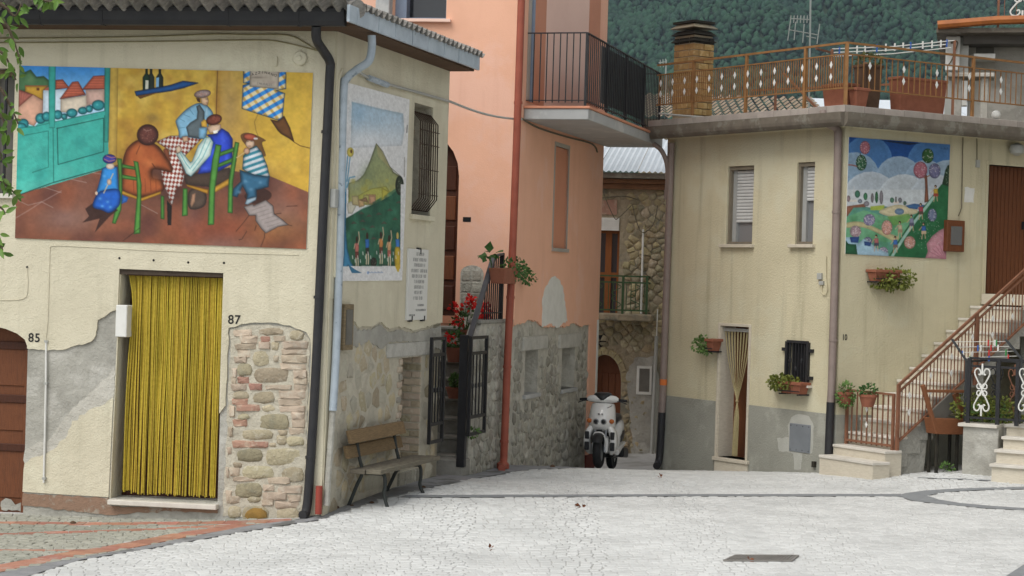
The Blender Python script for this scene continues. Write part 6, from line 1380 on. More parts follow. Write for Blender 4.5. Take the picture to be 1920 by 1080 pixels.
# cable from the pink balcony to the corner gutter
pa = atY(1236, 213, 29.6); pb = RL.P(RL.px(1560, 229, .1)[0], .1, RL.px(1560, 229, .1)[1])
mb = MB(); mb.tube([tuple(pa.lerp(pb, t / 10) - Vector((0, 0, .03 * math.sin(math.pi * t / 10)))) for t in range(11)], .017, 6); oc = obj('overhead_cable', mb, m_plastic, smooth=True, label='grey cable crossing from the pink balcony to the cream house gutter', cat='cable')
for t in (.42, .56): mb = MB(); a_, b_ = pa.lerp(pb, t), pa.lerp(pb, t + .07); mb.tube([tuple(a_ - Vector((0, 0, .03))), tuple(b_ - Vector((0, 0, .03)))], .03, 7); obj('cable_joint', mb, m_white, oc, smooth=True)
# notice cabinet on the right wall
q = RR.rect(1777, 413, 1810, 472, .1); NB = empty('notice_cabinet', RR.P((q[0] + q[1]) / 2, .05, q[2]), 'small brown wooden wall cabinet with glass, right of the children mural', 'cabinet')
mb = MB(RR); mb.box(q[0], q[1], .002, .09, q[2], q[3]); obj('case', mb, m_wood, NB, bevel=.008)
mb = MB(RR); mb.box(q[0] + .07, q[1] - .06, .09, .096, q[2] + .10, q[3] - .09); obj('pane', mb, glass('cabinet_glass', (.12, .12, .12), .2), NB)
# ------------------------------------------------------------------ right foreground: pier with railing, steps, bushes, drying rack, wooden cart
pp0 = atY(1803, 886, 25.8); PWl = Wall((pp0.x, pp0.y), (.86, -.51)); px_ = lambda x, y, b=0: PWl.px(x, y, b)
PR = empty('garden_pier', PWl.P(.3, -.2, 0), 'grey plastered pier and wall with white marble coping, beside right-hand steps', 'wall')
w_a1 = px_(1871, 840)[0]; cz = px_(1835, 795)[1]
mb = MB(PWl); mb.box(0, w_a1, -.95, 0, -.4, cz - .045); obj('pier', mb, m_cement, PR, bevel=.01)
mb = MB(PWl); mb.box(-.06, w_a1 - .01, -.95, .05, cz - .045, cz); obj('coping', mb, m_marble, PR, bevel=.005)
mb = MB(PWl); mb.box(w_a1, 3, -.95, -.25, -.4, cz - .05); obj('wall', mb, m_cement, PR); mb = MB(PWl); mb.box(w_a1 + .005, 3, -.95, -.22, cz - .045, cz - .004); obj('coping', mb, m_marble, PR, bevel=.005)
GS = empty('marble_steps', PWl.P(1.2, .3, 0), 'pale marble steps at the right edge beside the grey pier', 'stairs')
for i, (x, y) in enumerate(((1838, 868), (1858, 842), (1878, 818), (1884, 795))):
    a0, c1 = px_(x, y, .42 - i * .2); mb = MB(PWl); bfr = .42 - i * .2; a0 = max(a0, w_a1 + .012 if i > 2 else -9)
    if i < 2: a0 = px_(x, y, bfr)[0]
    mb.box(max(a0, w_a1 + .02) + .02, 1.3, bfr - .34, bfr - .02, -.4, c1 - .04); obj('riser', mb, m_travert, GS); mb = MB(PWl); mb.box(max(a0, w_a1 + .015), 1.3, bfr - .34, bfr + .02, c1 - .04, c1); obj('tread', mb, m_marble, GS, bevel=.005)
FR = empty('garden_railing', PWl.P(.5, -.1, cz), 'black iron railing with white scroll ornament on the grey pier', 'railing')
ft = px_(1840, 672, -.08)[1]
for a in (.04, px_(1872, 720, -.08)[0], px_(1908, 720, -.08)[0], 2.2): mb = MB(PWl); mb.box(a - .025, a + .025, -.105, -.055, cz, ft); obj('post', mb, m_black, FR)
mb = MB(PWl)
for z in (ft, ft - .11, cz + .08): mb.bar((.04, -.08, z), (2.2, -.08, z), .03, .03)
obj('rail', mb, m_black, FR)
scroll_panel(PWl, px_(1841, 730, -.05)[0], -.05, px_(1841, 772, -.05)[1], px_(1841, 690, -.05)[1], .105, .011, m_white, FR)
scroll_panel(PWl, px_(1925, 740, -.05)[0], -.05, px_(1921, 772, -.05)[1], px_(1921, 690, -.05)[1], .105, .011, m_white, FR)
for i in range(8): scroll_panel(PWl, .2 + i * .26, -.85, cz + .12, ft - .15, .09, .009, m_rustdk if i % 2 else m_black, FR)
mb = MB(PWl)
for z in (ft - .05, cz + .08): mb.bar((.04, -.85, z), (2.2, -.85, z), .03, .03); mb.bar((.04, -.85, z), (.04, -.08, z), .03, .03)
obj('rail', mb, m_black, FR)
for i, (x, y, rx, n, mt) in enumerate(((1830, 765, .34, 420, m_leafB), (1880, 772, .36, 420, m_leafB), (1850, 775, .3, 300, m_leafC))):
    c_ = PWl.P(px_(x, y, -.45)[0], -.45, px_(x, y, -.45)[1] + .0); r_ = empty('shrub', Vector((c_.x, c_.y, cz)), ('yellow-green shrub behind the white scroll ornament', 'yellow-green shrub right of the white scroll ornament', 'low green shrub between the two yellow ones behind the railing')[i], 'shrub')
    mb = MB(); leaves(mb, c_, (rx, .22, .20), n, .055, random.Random(40 + i)); obj('foliage', mb, mt, r_, recalc=False); mb = MB(); mb.tube([(c_.x, c_.y, cz), tuple(c_)], .015, 5); obj('stem', mb, m_soffit, r_)
# drying rack
DR = empty('drying_rack', PWl.P(.5, -.4, cz), 'dark folding drying rack with coloured pegs above the black railing', 'drying rack')
yk = -.35
mb = MB(PWl); r1, r2, r3, r4 = px_(1785, 636, yk), px_(1812, 676, yk), px_(1885, 636, yk), px_(1915, 672, yk)
mb.bar((r1[0], yk, r1[1]), (r2[0], yk, r2[1]), .03); mb.bar((r2[0], yk, r2[1]), (r2[0], yk, cz), .03); obj('frame', mb, M('dark_grey_steel', '#3f4142', '#333536', 6), DR)
mb = MB(PWl); mb.bar((r3[0], yk, r3[1]), (r4[0], yk, r4[1]), .03); mb.bar((r4[0], yk, r4[1]), (r4[0], yk, cz), .03); obj('frame', mb, MATS['dark_grey_steel'], DR)
pegm = [m_white, M('red_peg', '#b53a36', '#9a302c', 5), M('green_peg', '#3a8a4a', '#2f733d', 5), m_white, MATS['blue_peg']]
for k in range(4):
    t = (k + .5) / 4; A_ = (r1[0] + (r2[0] - r1[0]) * t, r1[1] + (r2[1] - r1[1]) * t); B_ = (r3[0] + (r4[0] - r3[0]) * t, r3[1] + (r4[1] - r3[1]) * t)
    mb = MB(PWl); mb.tube([(A_[0], yk, A_[1]), (B_[0], yk, B_[1])], .004, 4); obj('line', mb, m_white, DR)
    for j in range(4):
        u = random.uniform(.02, .95); a, c = A_[0] + (B_[0] - A_[0]) * u, A_[1] + (B_[1] - A_[1]) * u; mb = MB(PWl); mb.box(a - .009, a + .009, yk - .009, yk + .012, c - .06, c + .025); obj('peg', mb, pegm[(k * 3 + j) % 5], DR)
# wooden cart body
CTW = Wall(RR.P(0, 1.34, 0), RR.d); cx_ = lambda x, y, b=0: CTW.px(x, y, b)
CT = empty('wooden_cart', CTW.P(cx_(1775, 815)[0], 0, 0), 'orange-brown wooden cart frame standing under the outside stairs', 'cart')
m_cart = M('orange_varnish', '#85563a', '#70472f', 6, .6, rough=.5, stretch=(3, 3, 14))
def cbar(p, q, w_, h_, nm, b=0, mt=m_cart): mb = MB(CTW); a_, c_ = cx_(*p, b); a2, c2 = cx_(*q, b); mb.bar((a_, b, c_), (a2, b, c2), h_, w_); return obj(nm, mb, mt, CT, bevel=.004)
q = CTW.rect(1757, 784, 1808, 814); mb = MB(CTW); mb.slab(CTW.poly([(1752, 784), (1810, 786), (1810, 815), (1757, 814)]), [], -.22, .02); obj('tray', mb, m_cart, CT, bevel=.006)
cbar((1730, 722), (1756, 812), .055, .05, 'side_post'); cbar((1730, 722), (1756, 812), .055, .05, 'side_post', -.2)
cbar((1734, 733), (1812, 734), .04, .05, 'top_rail', -.02); cbar((1791, 738), (1808, 784), .09, .05, 'brace', -.05)
cbar((1750, 786), (1790, 748), .25, .03, 'panel', -.12, m_shutter)
for x in (1762, 1800):
    a = cx_(x, 812)[0]
    for b in (-.2, -.05): p = CTW.P(a, b, 0); mb = MB(CTW); mb.box(a - .018, a + .018, b - .018, b + .018, gz(p.x, p.y) - .02, cx_(1780, 812)[1] + .02); obj('leg', mb, m_soot, CT)  # guessed legs, coloured dark to stand in for the shade under the cart
# old shoe, pebbles, leaves and drain in the paving
def litter(x, y, nm, lb, cat, size, mat, seed):
    p = onground(x, y); rnd = random.Random(seed); mb = MB(); prof = [(.3, 0), (.9, .15), (1, .4), (.7, .75), (.2, .95)]
    mb.lathe([(r_ * size, z * size * .9 + .006) for r_, z in prof], p, 8, 1, rnd.uniform(.6, .9)); o = obj(nm, mb, mat, smooth=True, label=lb, cat=cat)
    return o
litter(137, 983, 'clod', 'brown clod lying on the red paving below doorway 85', 'clod', .035, m_soffit, 1)
litter(628, 955, 'rubble_piece', 'dark broken stone at the house corner near the red pipe', 'stone', .05, m_soffit, 2)
litter(697, 945, 'pebble', 'dark pebble under the left end of the bench', 'pebble', .03, m_soffit, 3)
litter(793, 916, 'pebble', 'dark pebble on the kerb strip right of the bench', 'pebble', .035, m_soffit, 4)
litter(660, 950, 'pebble', 'small pebble beside the rear bench leg', 'pebble', .022, m_soffit, 5)
litter(1036, 877, 'pebble', 'pebble at the foot of the pink house rubble wall', 'pebble', .04, m_soffit, 6)
litter(1787, 870, 'old_shoe', 'dark old shoe lying in front of the grey pier', 'shoe', .09, m_soffit, 7)
m_dry = M('dry_brown_leaf', '#7a4a30', '#5d3724', 30, .7)
for i, (x, y, lb) in enumerate(((919, 1033, 'curled brown leaf alone in the middle foreground paving'), (1090, 952, 'orange-brown dry leaf on the paving below the scooter'), (1238, 897, 'dark leaf scrap on the paving near the alley corner'), (1404, 1054, 'brown leaf lying on the drain grate'))):
    p = onground(x, y) + Vector((0, 0, .014)); mb = MB(); leaves(mb, p + Vector((0, 0, .01)), (.02, .02, .006), 5, .055, random.Random(50 + i)); obj('dry_leaf', mb, m_dry, recalc=False, label=lb, cat='leaf')
DG = empty('drain_grate', onground(1427, 1050), 'rectangular iron drain grate set in the pale paving', 'drain'); dgp = [onground(*p) for p in ((1358, 1054.5), (1483, 1055), (1496, 1045), (1380, 1044.5))]
mb = MB(); mb.add([tuple(p + Vector((0, 0, .012))) for p in dgp], [(0, 1, 2, 3)]); obj('pit', mb, m_soffit, DG, recalc=False)
for i in range(19):
    t = i / 18; a_, b_ = dgp[0].lerp(dgp[1], t), dgp[3].lerp(dgp[2], t); mb = MB(); mb.bar(tuple(a_ + Vector((0, 0, .016))), tuple(b_ + Vector((0, 0, .016))), .018, .012); obj('grate_bar', mb, M('grey_iron', '#85827d', '#6d6a66', 12, .6, rough=.7), DG)
for i, j in ((0, 1), (1, 2), (2, 3), (3, 0)): mb = MB(); mb.bar(tuple(dgp[i] + Vector((0, 0, .017))), tuple(dgp[j] + Vector((0, 0, .017))), .025, .014); obj('grate_frame', mb, MATS['grey_iron'], DG)
# ------------------------------------------------------------------ scooter
fr = Vector((1.41, 28.72, 0)); re_ = Vector((1.68, 29.93, 0)); sy_ = (re_ - fr).normalized(); sx_ = Vector((sy_.y, -sy_.x, 0)); g0_ = gz(fr.x, fr.y); g1_ = gz(re_.x, re_.y); pit = (g1_ - g0_) / (re_ - fr).length
SX = lambda x, y, z: fr + sx_ * x + sy_ * y + Vector((0, 0, g0_ + .012 + z + pit * y))
SC = empty('motor_scooter', SX(0, .6, 0), 'white motor scooter parked facing the square at the alley mouth', 'scooter')
m_sw = M('scooter_white', '#d8d8d6', '#cfcfcd', 4, .3, rough=.25, spec=.5, coat=.4)
m_rub = M('tyre_rubber', (.014, .014, .015), (.025, .025, .026), 20, .5, rough=.8, bump=.3, bscale=90)
m_sdk = M('scooter_black', (.016, .017, .019), (.025, .026, .028), 6, .4, rough=.4)
m_chr = M('scooter_metal', '#8a8d90', '#75787b', 8, .4, rough=.35, metal=.7)
def loft(rings, mat, nm, smooth=True, parent=None):
    n = len(rings[0]); mb = MB(SX); mb.add([p for r_ in rings for p in r_], [(k * n + i, k * n + (i + 1) % n, (k + 1) * n + (i + 1) % n, (k + 1) * n + i) for k in range(len(rings) - 1) for i in range(n)] + [tuple(range(n))[::-1], tuple((len(rings) - 1) * n + i for i in range(n))])
    return obj(nm, mb, mat, parent or SC, smooth=smooth, sharp=R(50))
def sup(cx, cy, rx, ry, n=18, e=.75, f=None):
    return [(cx + rx * math.copysign(abs(math.cos(t)) ** e, math.cos(t)), cy + ry * math.copysign(abs(math.sin(t)) ** e, math.sin(t))) for t in (2 * math.pi * i / n for i in range(n))]
def wheel(y, nm, Rw=.255, rt=.062):
    r_ = []; mb = MB(SX); n, m_ = 26, 10
    for i in range(n):
        t = 2 * math.pi * i / n
        for j in range(m_):
            s = 2 * math.pi * j / m_; rr_ = Rw - rt + rt * math.cos(s); mb.v.append(tuple(SX(rt * 1.05 * math.sin(s), y + rr_ * math.cos(t), Rw + rr_ * math.sin(t))))
    mb.f = [(i * m_ + j, i * m_ + (j + 1) % m_, (i + 1) % n * m_ + (j + 1) % m_, (i + 1) % n * m_ + j) for i in range(n) for j in range(m_)]; mb.m = [0] * len(mb.f)
    w_ = empty_child(nm, SX(0, y, 0)); obj('tyre', mb, m_rub, w_, smooth=True)
    mb = MB(lambda a, b, c: SX(c, y + a, Rw + b)); mb.lathe([(.03, -.05), (.14, -.045), (.145, 0), (.14, .045), (.03, .05)], (0, 0, 0), 20); obj('rim', mb, m_chr, w_, smooth=True)
def empty_child(nm, p): o = bpy.data.objects.new(nm, None); o.empty_display_size = .1; return link(o, p, SC)
wheel(0, 'front_wheel'); wheel(1.24, 'rear_wheel')
# front shield, leaning back as it rises
loft([[(x, y + .10 * (abs(x) / .2) ** 2, z) for x, y in sup(0, yc, w_, d_, 26, .55)] for z, yc, w_, d_ in ((.56, .22, .14, .05), (.59, .17, .175, .10), (.64, .14, .20, .12), (.70, .13, .21, .125), (.78, .14, .207, .12), (.86, .165, .20, .11), (.94, .195, .19, .10), (1.0, .225, .178, .085), (1.02, .24, .16, .06))], m_sw, 'front_shield')
loft([[(x, y, z) for x, y in sup(0, .30, w_, .06)] for z, w_ in ((.40, .15), (.6, .19), (.9, .17), (1.0, .15))], m_sdk, 'leg_shield')
# handlebar cowl and screen
loft([[(x, .25 + a, zc + b) for a, b in sup(0, 0, d_, h_, 12)] for x, zc, h_, d_ in ((-.245, 1.075, .03, .03), (-.20, 1.085, .05, .06), (-.12, 1.085, .062, .085), (0, 1.06, .04, .10), (.12, 1.085, .062, .085), (.20, 1.085, .05, .06), (.245, 1.075, .03, .03))], m_sw, 'handlebar_cowl')
loft([[(x, y, z) for x, y in sup(0, yc, w_, d_, 14)] for z, yc, w_, d_ in ((1.06, .20, .03, .06), (1.10, .215, .09, .07), (1.15, .24, .145, .07), (1.18, .27, .12, .05), (1.19, .29, .07, .03))], m_sdk, 'windscreen')
for s in (-1, 1):
    mb = MB(SX); mb.tube([(s * .24, .27, 1.075), (s * .37, .30, 1.07)], .02, 10); obj('grip', mb, m_rub, SC, smooth=True)
    mb = MB(SX); mb.tube(smoothpath([(s * .23, .22, 1.05), (s * .30, .20, 1.045), (s * .385, .23, 1.015)], 3), .008, 6); obj('brake_lever', mb, m_sdk, SC, smooth=True)
    mb = MB(lambda a, b, c: SX(a, c, b)); mb.lathe([(.042, .03), (.044, .0), (.034, -.012), (.01, -.018)], (s * .06 - .0, .725, .012), 16); hl = obj('headlight', mb, m_chr, SC, smooth=True)
    mb = MB(lambda a, b, c: SX(a, c, b)); mb.lathe([(.03, -.0125), (.026, -.02), (.006, -.024)], (s * .06, .725, .012), 14); obj('lens', mb, m_sdk, hl, smooth=True)
    mb = MB(lambda a, b, c: SX(a, c, b)); mb.lathe([(.036, .04), (.036, .0), (.02, -.016), (.005, -.02)], (s * .175, .735, .06), 14); obj('indicator', mb, M('amber_lens', (.45, .13, .03), (.38, .10, .02), 10, rough=.25), SC, smooth=True)
    # flared lower fairing with two black openings
    loft([[(s * xc + x, y, z) for x, y in sup(0, yc, w_, d_, 14, .6)] for z, xc, yc, w_, d_ in ((.22, .165, .20, .02, .05), (.26, .185, .17, .045, .09), (.36, .205, .155, .055, .11), (.48, .205, .15, .055, .12), (.58, .18, .16, .06, .12), (.66, .14, .18, .05, .10))], m_sw, 'lower_fairing')
    for z0, z1, xa, xb in ((.28, .41, .165, .235), (.45, .57, .165, .232)):
        mb = MB(SX); mb.box(*sorted((s * xa, s * xb)), .024, .075, z0, z1); obj('air_slot', mb, m_sdk, SC, bevel=.015, segs=2)
    mb = MB(SX); mb.tube([(s * .085, .02, .255), (s * .085, .10, .60)], .02, 8); obj('fork', mb, m_chr, SC, smooth=True)
# mudguard
mb = MB(SX); vs = []; nn = 10
for i in range(nn + 1):
    t = math.radians(28 + 110 * i / nn)
    for x, e in ((-.085, .005), (-.05, .035), (0, .045), (.05, .035), (.085, .005)): vs.append((x, -.0 - (.262 + e) * math.cos(t), .255 + (.262 + e) * math.sin(t)))
mb.add(vs, [(i * 5 + j, i * 5 + j + 1, (i + 1) * 5 + j + 1, (i + 1) * 5 + j) for i in range(nn) for j in range(4)]); obj('front_mudguard', mb, m_sdk, SC, smooth=True, recalc=False)
mb = MB(SX); mb.tube(smoothpath([(-.10, -.02, .44), (-.06, -.06, .545), (.06, -.06, .545), (.10, -.02, .44), (.10, .04, .30)], 4), .012, 6); obj('mudguard_trim', mb, m_sw, SC, smooth=True)
loft([[(x, .12, z) for x, z in sup(.105, .38, .035, .13, 10)], [(x, .02, z) for x, z in sup(.105, .36, .03, .11, 10)]], m_sw, 'fork_cover')
# floorboard, rear body, seat
loft([[(x, y, zc + z) for x, z in sup(0, 0, w_, h_)] for y, w_, h_, zc in ((.22, .16, .10, .34), (.40, .19, .07, .31), (.62, .195, .09, .33), (.75, .20, .20, .45), (.9, .215, .22, .55), (1.1, .21, .18, .64), (1.35, .17, .13, .71), (1.52, .10, .08, .75), (1.58, .04, .04, .76))], m_sw, 'rear_body')
loft([[(x, y, zc + z) for x, z in sup(0, 0, w_, h_, 14)] for y, w_, h_, zc in ((.66, .10, .10, .66), (.74, .14, .09, .75), (.9, .165, .065, .80), (1.15, .16, .065, .83), (1.38, .12, .055, .86), (1.5, .06, .03, .87))], m_sdk, 'seat')
for s in (-1, 1):
    mb = MB(SX); mb.slab([(s * .0, 0)] * 0 + [(0, 0), (1, 0), (1, 1), (0, 1)], [], 0, 0.001) if False else None
    mb.add([(s * .218, .80, .44), (s * .222, 1.02, .50), (s * .22, 1.12, .64), (s * .219, .95, .62), (s * .214, .80, .52), (s * .19, .80, .44), (s * .19, 1.02, .50), (s * .19, 1.12, .64), (s * .19, .95, .62), (s * .19, .80, .52)], [(0, 1, 2, 3, 4), (9, 8, 7, 6, 5)] + [(i, (i + 1) % 5, 5 + (i + 1) % 5, 5 + i) for i in range(5)]); obj('side_insert', mb, m_sdk, SC)
    mb = MB(SX); mb.add([(s * .23, .5, .30), (s * .235, 1.15, .46), (s * .235, 1.15, .42), (s * .23, .5, .22), (s * .16, .5, .30), (s * .16, 1.15, .46), (s * .16, 1.15, .42), (s * .16, .5, .22)], [(0, 1, 2, 3), (7, 6, 5, 4), (0, 4, 5, 1), (1, 5, 6, 2), (2, 6, 7, 3), (3, 7, 4, 0)]); obj('side_skirt', mb, m_sw, SC, bevel=.02, segs=2)
mb = MB(SX); mb.box(.10, .24, .95, 1.45, .20, .36); obj('exhaust', mb, m_sdk, SC, bevel=.04, segs=3)
mb = MB(SX); mb.box(-.12, .12, .70, 1.15, .18, .40); obj('engine', mb, m_sdk, SC, bevel=.04, segs=2)
mb = MB(SX); mb.tube([(.10, .55, .22), (.16, .45, .0)], .014, 6); obj('side_stand', mb, m_sdk, SC)
mb = MB(SX); mb.box(-.08, .05, .135, .16, .60, .64) if False else None
mb = MB(SX); mb.box(-.05, .05, -.005, .05, .555, .60); obj('horn_cover', mb, m_sdk, SC, bevel=.015)
for x0, x1 in ((-.035, -.008), (.012, .04)): mb = MB(SX); mb.box(x0, x1, .025, .05, .835, .85); obj('vent', mb, m_sdk, SC)
for pts in ([(.10, .065, .94), (.15, .075, .965), (.17, .085, .985)],): mb = MB(SX); mb.tube(smoothpath(pts, 4), .006, 4); obj('decal', mb, m_chr, SC)
# ------------------------------------------------------------------ tree branch hanging into the picture at upper left
TRE = empty('young_tree', (-4.6, 9.2, gz(-4.6, 9.2)), 'leafy green branches of a young tree hanging in at the upper left', 'tree')
m_bark = M('bark', (.12, .09, .06), (.07, .055, .04), 20, .7, bump=.5)
tp = Vector((-4.6, 9.2, gz(-4.6, 9.2)))
mb = MB(); mb.tube(smoothpath([tuple(tp - Vector((0, 0, .1))), tuple(tp + Vector((.05, 0, 1.2))), tuple(tp + Vector((.0, .05, 2.6))), tuple(tp + Vector((.1, 0, 4.2))), tuple(tp + Vector((.05, .1, 5.6)))], 4), [.11 - .0055 * i for i in range(17)], 9); obj('trunk', mb, m_bark, TRE, smooth=True)
m_lf = M('spring_leaf', (.12, .22, .035), (.07, .15, .025), 30, .7, rough=.5, rand=.15)
def leaf_mesh():
    mb = MB(); n = 5; vs = []
    for i in range(n + 1):
        t = i / n; w_ = .36 * math.sin(math.pi * t ** .8) ** .9 * (1 if 0 < i < n else .05); z = -.10 * t * t
        vs += [(-w_ * .55, t, z + w_ * .18), (0, t, z), (w_ * .55, t, z + w_ * .18)]
    mb.add(vs, [(3 * i + j, 3 * i + j + 1, 3 * i + j + 4, 3 * i + j + 3) for i in range(n) for j in range(2)]); return mesh_of('leaf', mb, m_lf, recalc=False, smooth=True)
LFm = leaf_mesh(); rnd = random.Random(77)
Yb = 8.6
twigs = [[(-260, -60), (-60, -20), (5, 10), (28, 30), (40, 8)], [(-240, 20), (-60, 10), (5, 40), (25, 75), (40, 120)], [(-240, -80), (-40, -60), (40, -20), (80, 0), (100, 4)], [(-200, 120), (-60, 130), (-5, 160), (20, 200), (34, 232)], [(-200, 170), (-50, 190), (0, 215), (10, 245)], [(-220, 300), (-60, 320), (-5, 335), (15, 350), (30, 365)], [(-220, 400), (-60, 410), (-10, 430), (5, 470)], [(-200, 80), (-40, 90), (5, 100), (30, 150)], [(-220, 240), (-60, 250), (-10, 270), (4, 300)], [(-220, 350), (-80, 360), (-6, 385), (10, 400)]]
for i, tw_ in enumerate(twigs):
    Yt = Yb + rnd.uniform(-.4, .4); P_ = [atY(x, y, Yt) for x, y in tw_]; start = Vector((tp.x + .05, tp.y, P_[0].z - .3)); pth = smoothpath([tuple(start)] + [tuple(p) for p in P_], 4)
    mb = MB(); mb.tube(pth, [max(.004, .022 * (1 - k / len(pth))) for k in range(len(pth))], 5); tg = obj('limb', mb, m_bark, TRE, smooth=True)
    m0 = int(len(pth) * .42)
    for k in range(m0, len(pth)):
        for _ in range(1 if k % 2 else 2):
            p = Vector(pth[k]) + Vector((rnd.uniform(-.02, .02), rnd.uniform(-.04, .04), rnd.uniform(-.02, .02)))
            d = Vector((rnd.uniform(-.5, 1), rnd.uniform(-.8, .8), rnd.uniform(-1.1, .25))).normalized(); s = d.cross(Vector((rnd.uniform(-.5, .5), -1, rnd.uniform(-.3, .8)))).normalized(); n_ = s.cross(d)
            L = rnd.uniform(.04, .07); inst('leaf', LFm, p, tg, mat4=Matrix((s, d, n_)).transposed(), scale=(L, L, L))
# ------------------------------------------------------------------ painted murals (paint laid on a fine grid of coloured vertices)
class Art:
    def __init__(s, quad, nx, ny, ss=2, seed=1):
        s.nx, s.ny, s.ss = nx, ny, ss; s.rng = np.random.default_rng(seed)
        src = [(0, 0), (1, 0), (1, 1), (0, 1)]; A = []; B = []
        for (u, v), (x, y) in zip(src, quad): A += [[u, v, 1, 0, 0, 0, -u * x, -v * x], [0, 0, 0, u, v, 1, -u * y, -v * y]]; B += [x, y]
        h = np.linalg.solve(np.array(A, float), np.array(B, float)); s.H = np.append(h, 1).reshape(3, 3)
        s.X, s.Y = s.grid((np.arange(nx * ss) + .5) / (nx * ss), (np.arange(ny * ss) + .5) / (ny * ss)); s.I = np.ones(s.X.shape + (3,)) * .5
        s.Hi = np.linalg.inv(s.H)
    def grid(s, u, v):
        U, V = np.meshgrid(u, v); w_ = s.H[2, 0] * U + s.H[2, 1] * V + 1
        return (s.H[0, 0] * U + s.H[0, 1] * V + s.H[0, 2]) / w_, (s.H[1, 0] * U + s.H[1, 1] * V + s.H[1, 2]) / w_
    def win(s, pts, m=6):
        P = np.array([[p[0], p[1], 1] for p in pts]); x0, y0, x1, y1 = P[:, 0].min() - m, P[:, 1].min() - m, P[:, 0].max() + m, P[:, 1].max() + m
        Q = np.array([[x0, y0, 1], [x1, y0, 1], [x1, y1, 1], [x0, y1, 1]]) @ s.Hi.T; uv = Q[:, :2] / Q[:, 2:]
        H, W_ = s.X.shape; c = np.clip((uv[:, 0] * W_).astype(int), 0, W_); r_ = np.clip((uv[:, 1] * H).astype(int), 0, H)
        return slice(r_.min(), min(H, r_.max() + 1)), slice(c.min(), min(W_, c.max() + 1))
    def col(s, c):
        if isinstance(c, str): c = c.lstrip('#'); return np.array([int(c[i:i + 2], 16) / 255 for i in (0, 2, 4)])
        return np.array(c, float)
    def smooth(s, pts, n=5):
        P = [np.array(p, float) for p in pts]; N = len(P); o = []
        for i in range(N):
            a, b, c, d = P[i - 1], P[i], P[(i + 1) % N], P[(i + 2) % N]
            for k in range(n): t = k / n; o.append(.5 * (2 * b + (c - a) * t + (2 * a - 5 * b + 4 * c - d) * t * t + (3 * b - a - 3 * c + d) * t ** 3))
        return o
    def mask(s, pts, w_):
        X, Y = s.X[w_], s.Y[w_]; m = np.zeros(X.shape, bool); n = len(pts)
        for i in range(n):
            x0, y0 = pts[i][:2]; x1, y1 = pts[(i + 1) % n][:2]
            if y0 == y1: continue
            m ^= ((y0 > Y) != (y1 > Y)) & (X < (x1 - x0) * (Y - y0) / (y1 - y0) + x0)
        return m
    def dist(s, pts, w_, closed=True):
        X, Y = s.X[w_], s.Y[w_]; d = np.full(X.shape, 1e9); n = len(pts)
        for i in range(n if closed else n - 1):
            x0, y0 = pts[i][:2]; x1, y1 = pts[(i + 1) % n][:2]; dx, dy = x1 - x0, y1 - y0; L = dx * dx + dy * dy + 1e-9
            t = np.clip(((X - x0) * dx + (Y - y0) * dy) / L, 0, 1); d = np.minimum(d, (X - x0 - t * dx) ** 2 + (Y - y0 - t * dy) ** 2)
        return np.sqrt(d)
    def fill(s, pts, c, sm=False, shade=0, sw=5, edge=None, ew=.8, c2=None, tex=None, al=1):
        """c2: colour at the bottom of the shape; shade: airbrushed darker rim; edge: outline"""
        if sm: pts = s.smooth(pts)
        w_ = s.win(pts); m = s.mask(pts, w_)
        if not m.any(): return
        base = np.broadcast_to(s.col(c), m.shape + (3,)).copy()
        if c2 is not None:
            ys = [p[1] for p in pts]; t = np.clip((s.Y[w_] - min(ys)) / (max(ys) - min(ys) + 1e-6), 0, 1)[..., None]; base = base * (1 - t) + s.col(c2) * t
        if tex is not None: base = tex(s.X[w_], s.Y[w_], base)
        if shade: base *= (1 - shade * np.exp(-(s.dist(pts, w_) / sw) ** 2))[..., None]
        sub = s.I[w_]; sub[m] = sub[m] * (1 - al) + base[m] * al
        if edge is not None: s.line(list(pts) + [pts[0]], ew, edge)
    def line(s, pts, wd, c, al=.9):
        w_ = s.win(pts, wd + 3); d = s.dist(pts, w_, False); a = (np.clip((wd - d) / .7 + .5, 0, 1) * al)[..., None]; s.I[w_] = s.I[w_] * (1 - a) + s.col(c) * a
    def soft(s, x, y, rx, ry, c, al=.5):
        w_ = s.win([(x - 2.2 * rx, y - 2.2 * ry), (x + 2.2 * rx, y + 2.2 * ry)]); a = (al * np.exp(-((s.X[w_] - x) / rx) ** 2 - ((s.Y[w_] - y) / ry) ** 2))[..., None]; s.I[w_] = s.I[w_] * (1 - a) + s.col(c) * a
    def ell(s, x, y, rx, ry, c, rot=0, **k):
        ca, sa = math.cos(rot), math.sin(rot); s.fill([(x + rx * math.cos(t) * ca - ry * math.sin(t) * sa, y + rx * math.cos(t) * sa + ry * math.sin(t) * ca) for t in np.linspace(0, 2 * math.pi, 22)[:-1]], c, **k)
    def dots(s, x, y, rx, ry, n, r_, cols):
        for _ in range(n):
            t = s.rng.uniform(0, 6.28); q = math.sqrt(s.rng.uniform(0, 1)); s.line([(x + rx * q * math.cos(t), y + ry * q * math.sin(t))] * 2, r_, cols[s.rng.integers(len(cols))], .85)
    def vnoise(s, cells, seed=0):
        H, W_ = s.X.shape; g = np.random.default_rng(seed).uniform(-1, 1, (int(cells * H / W_) + 3, cells + 3)); yy = np.linspace(0, g.shape[0] - 2.01, H); xx = np.linspace(0, g.shape[1] - 2.01, W_); i, j = yy.astype(int), xx.astype(int); fy, fx = (yy - i)[:, None], (xx - j)[None]
        fy = fy * fy * (3 - 2 * fy); fx = fx * fx * (3 - 2 * fx)
        return g[i][:, j] * (1 - fy) * (1 - fx) + g[i + 1][:, j] * fy * (1 - fx) + g[i][:, j + 1] * (1 - fy) * fx + g[i + 1][:, j + 1] * fy * fx
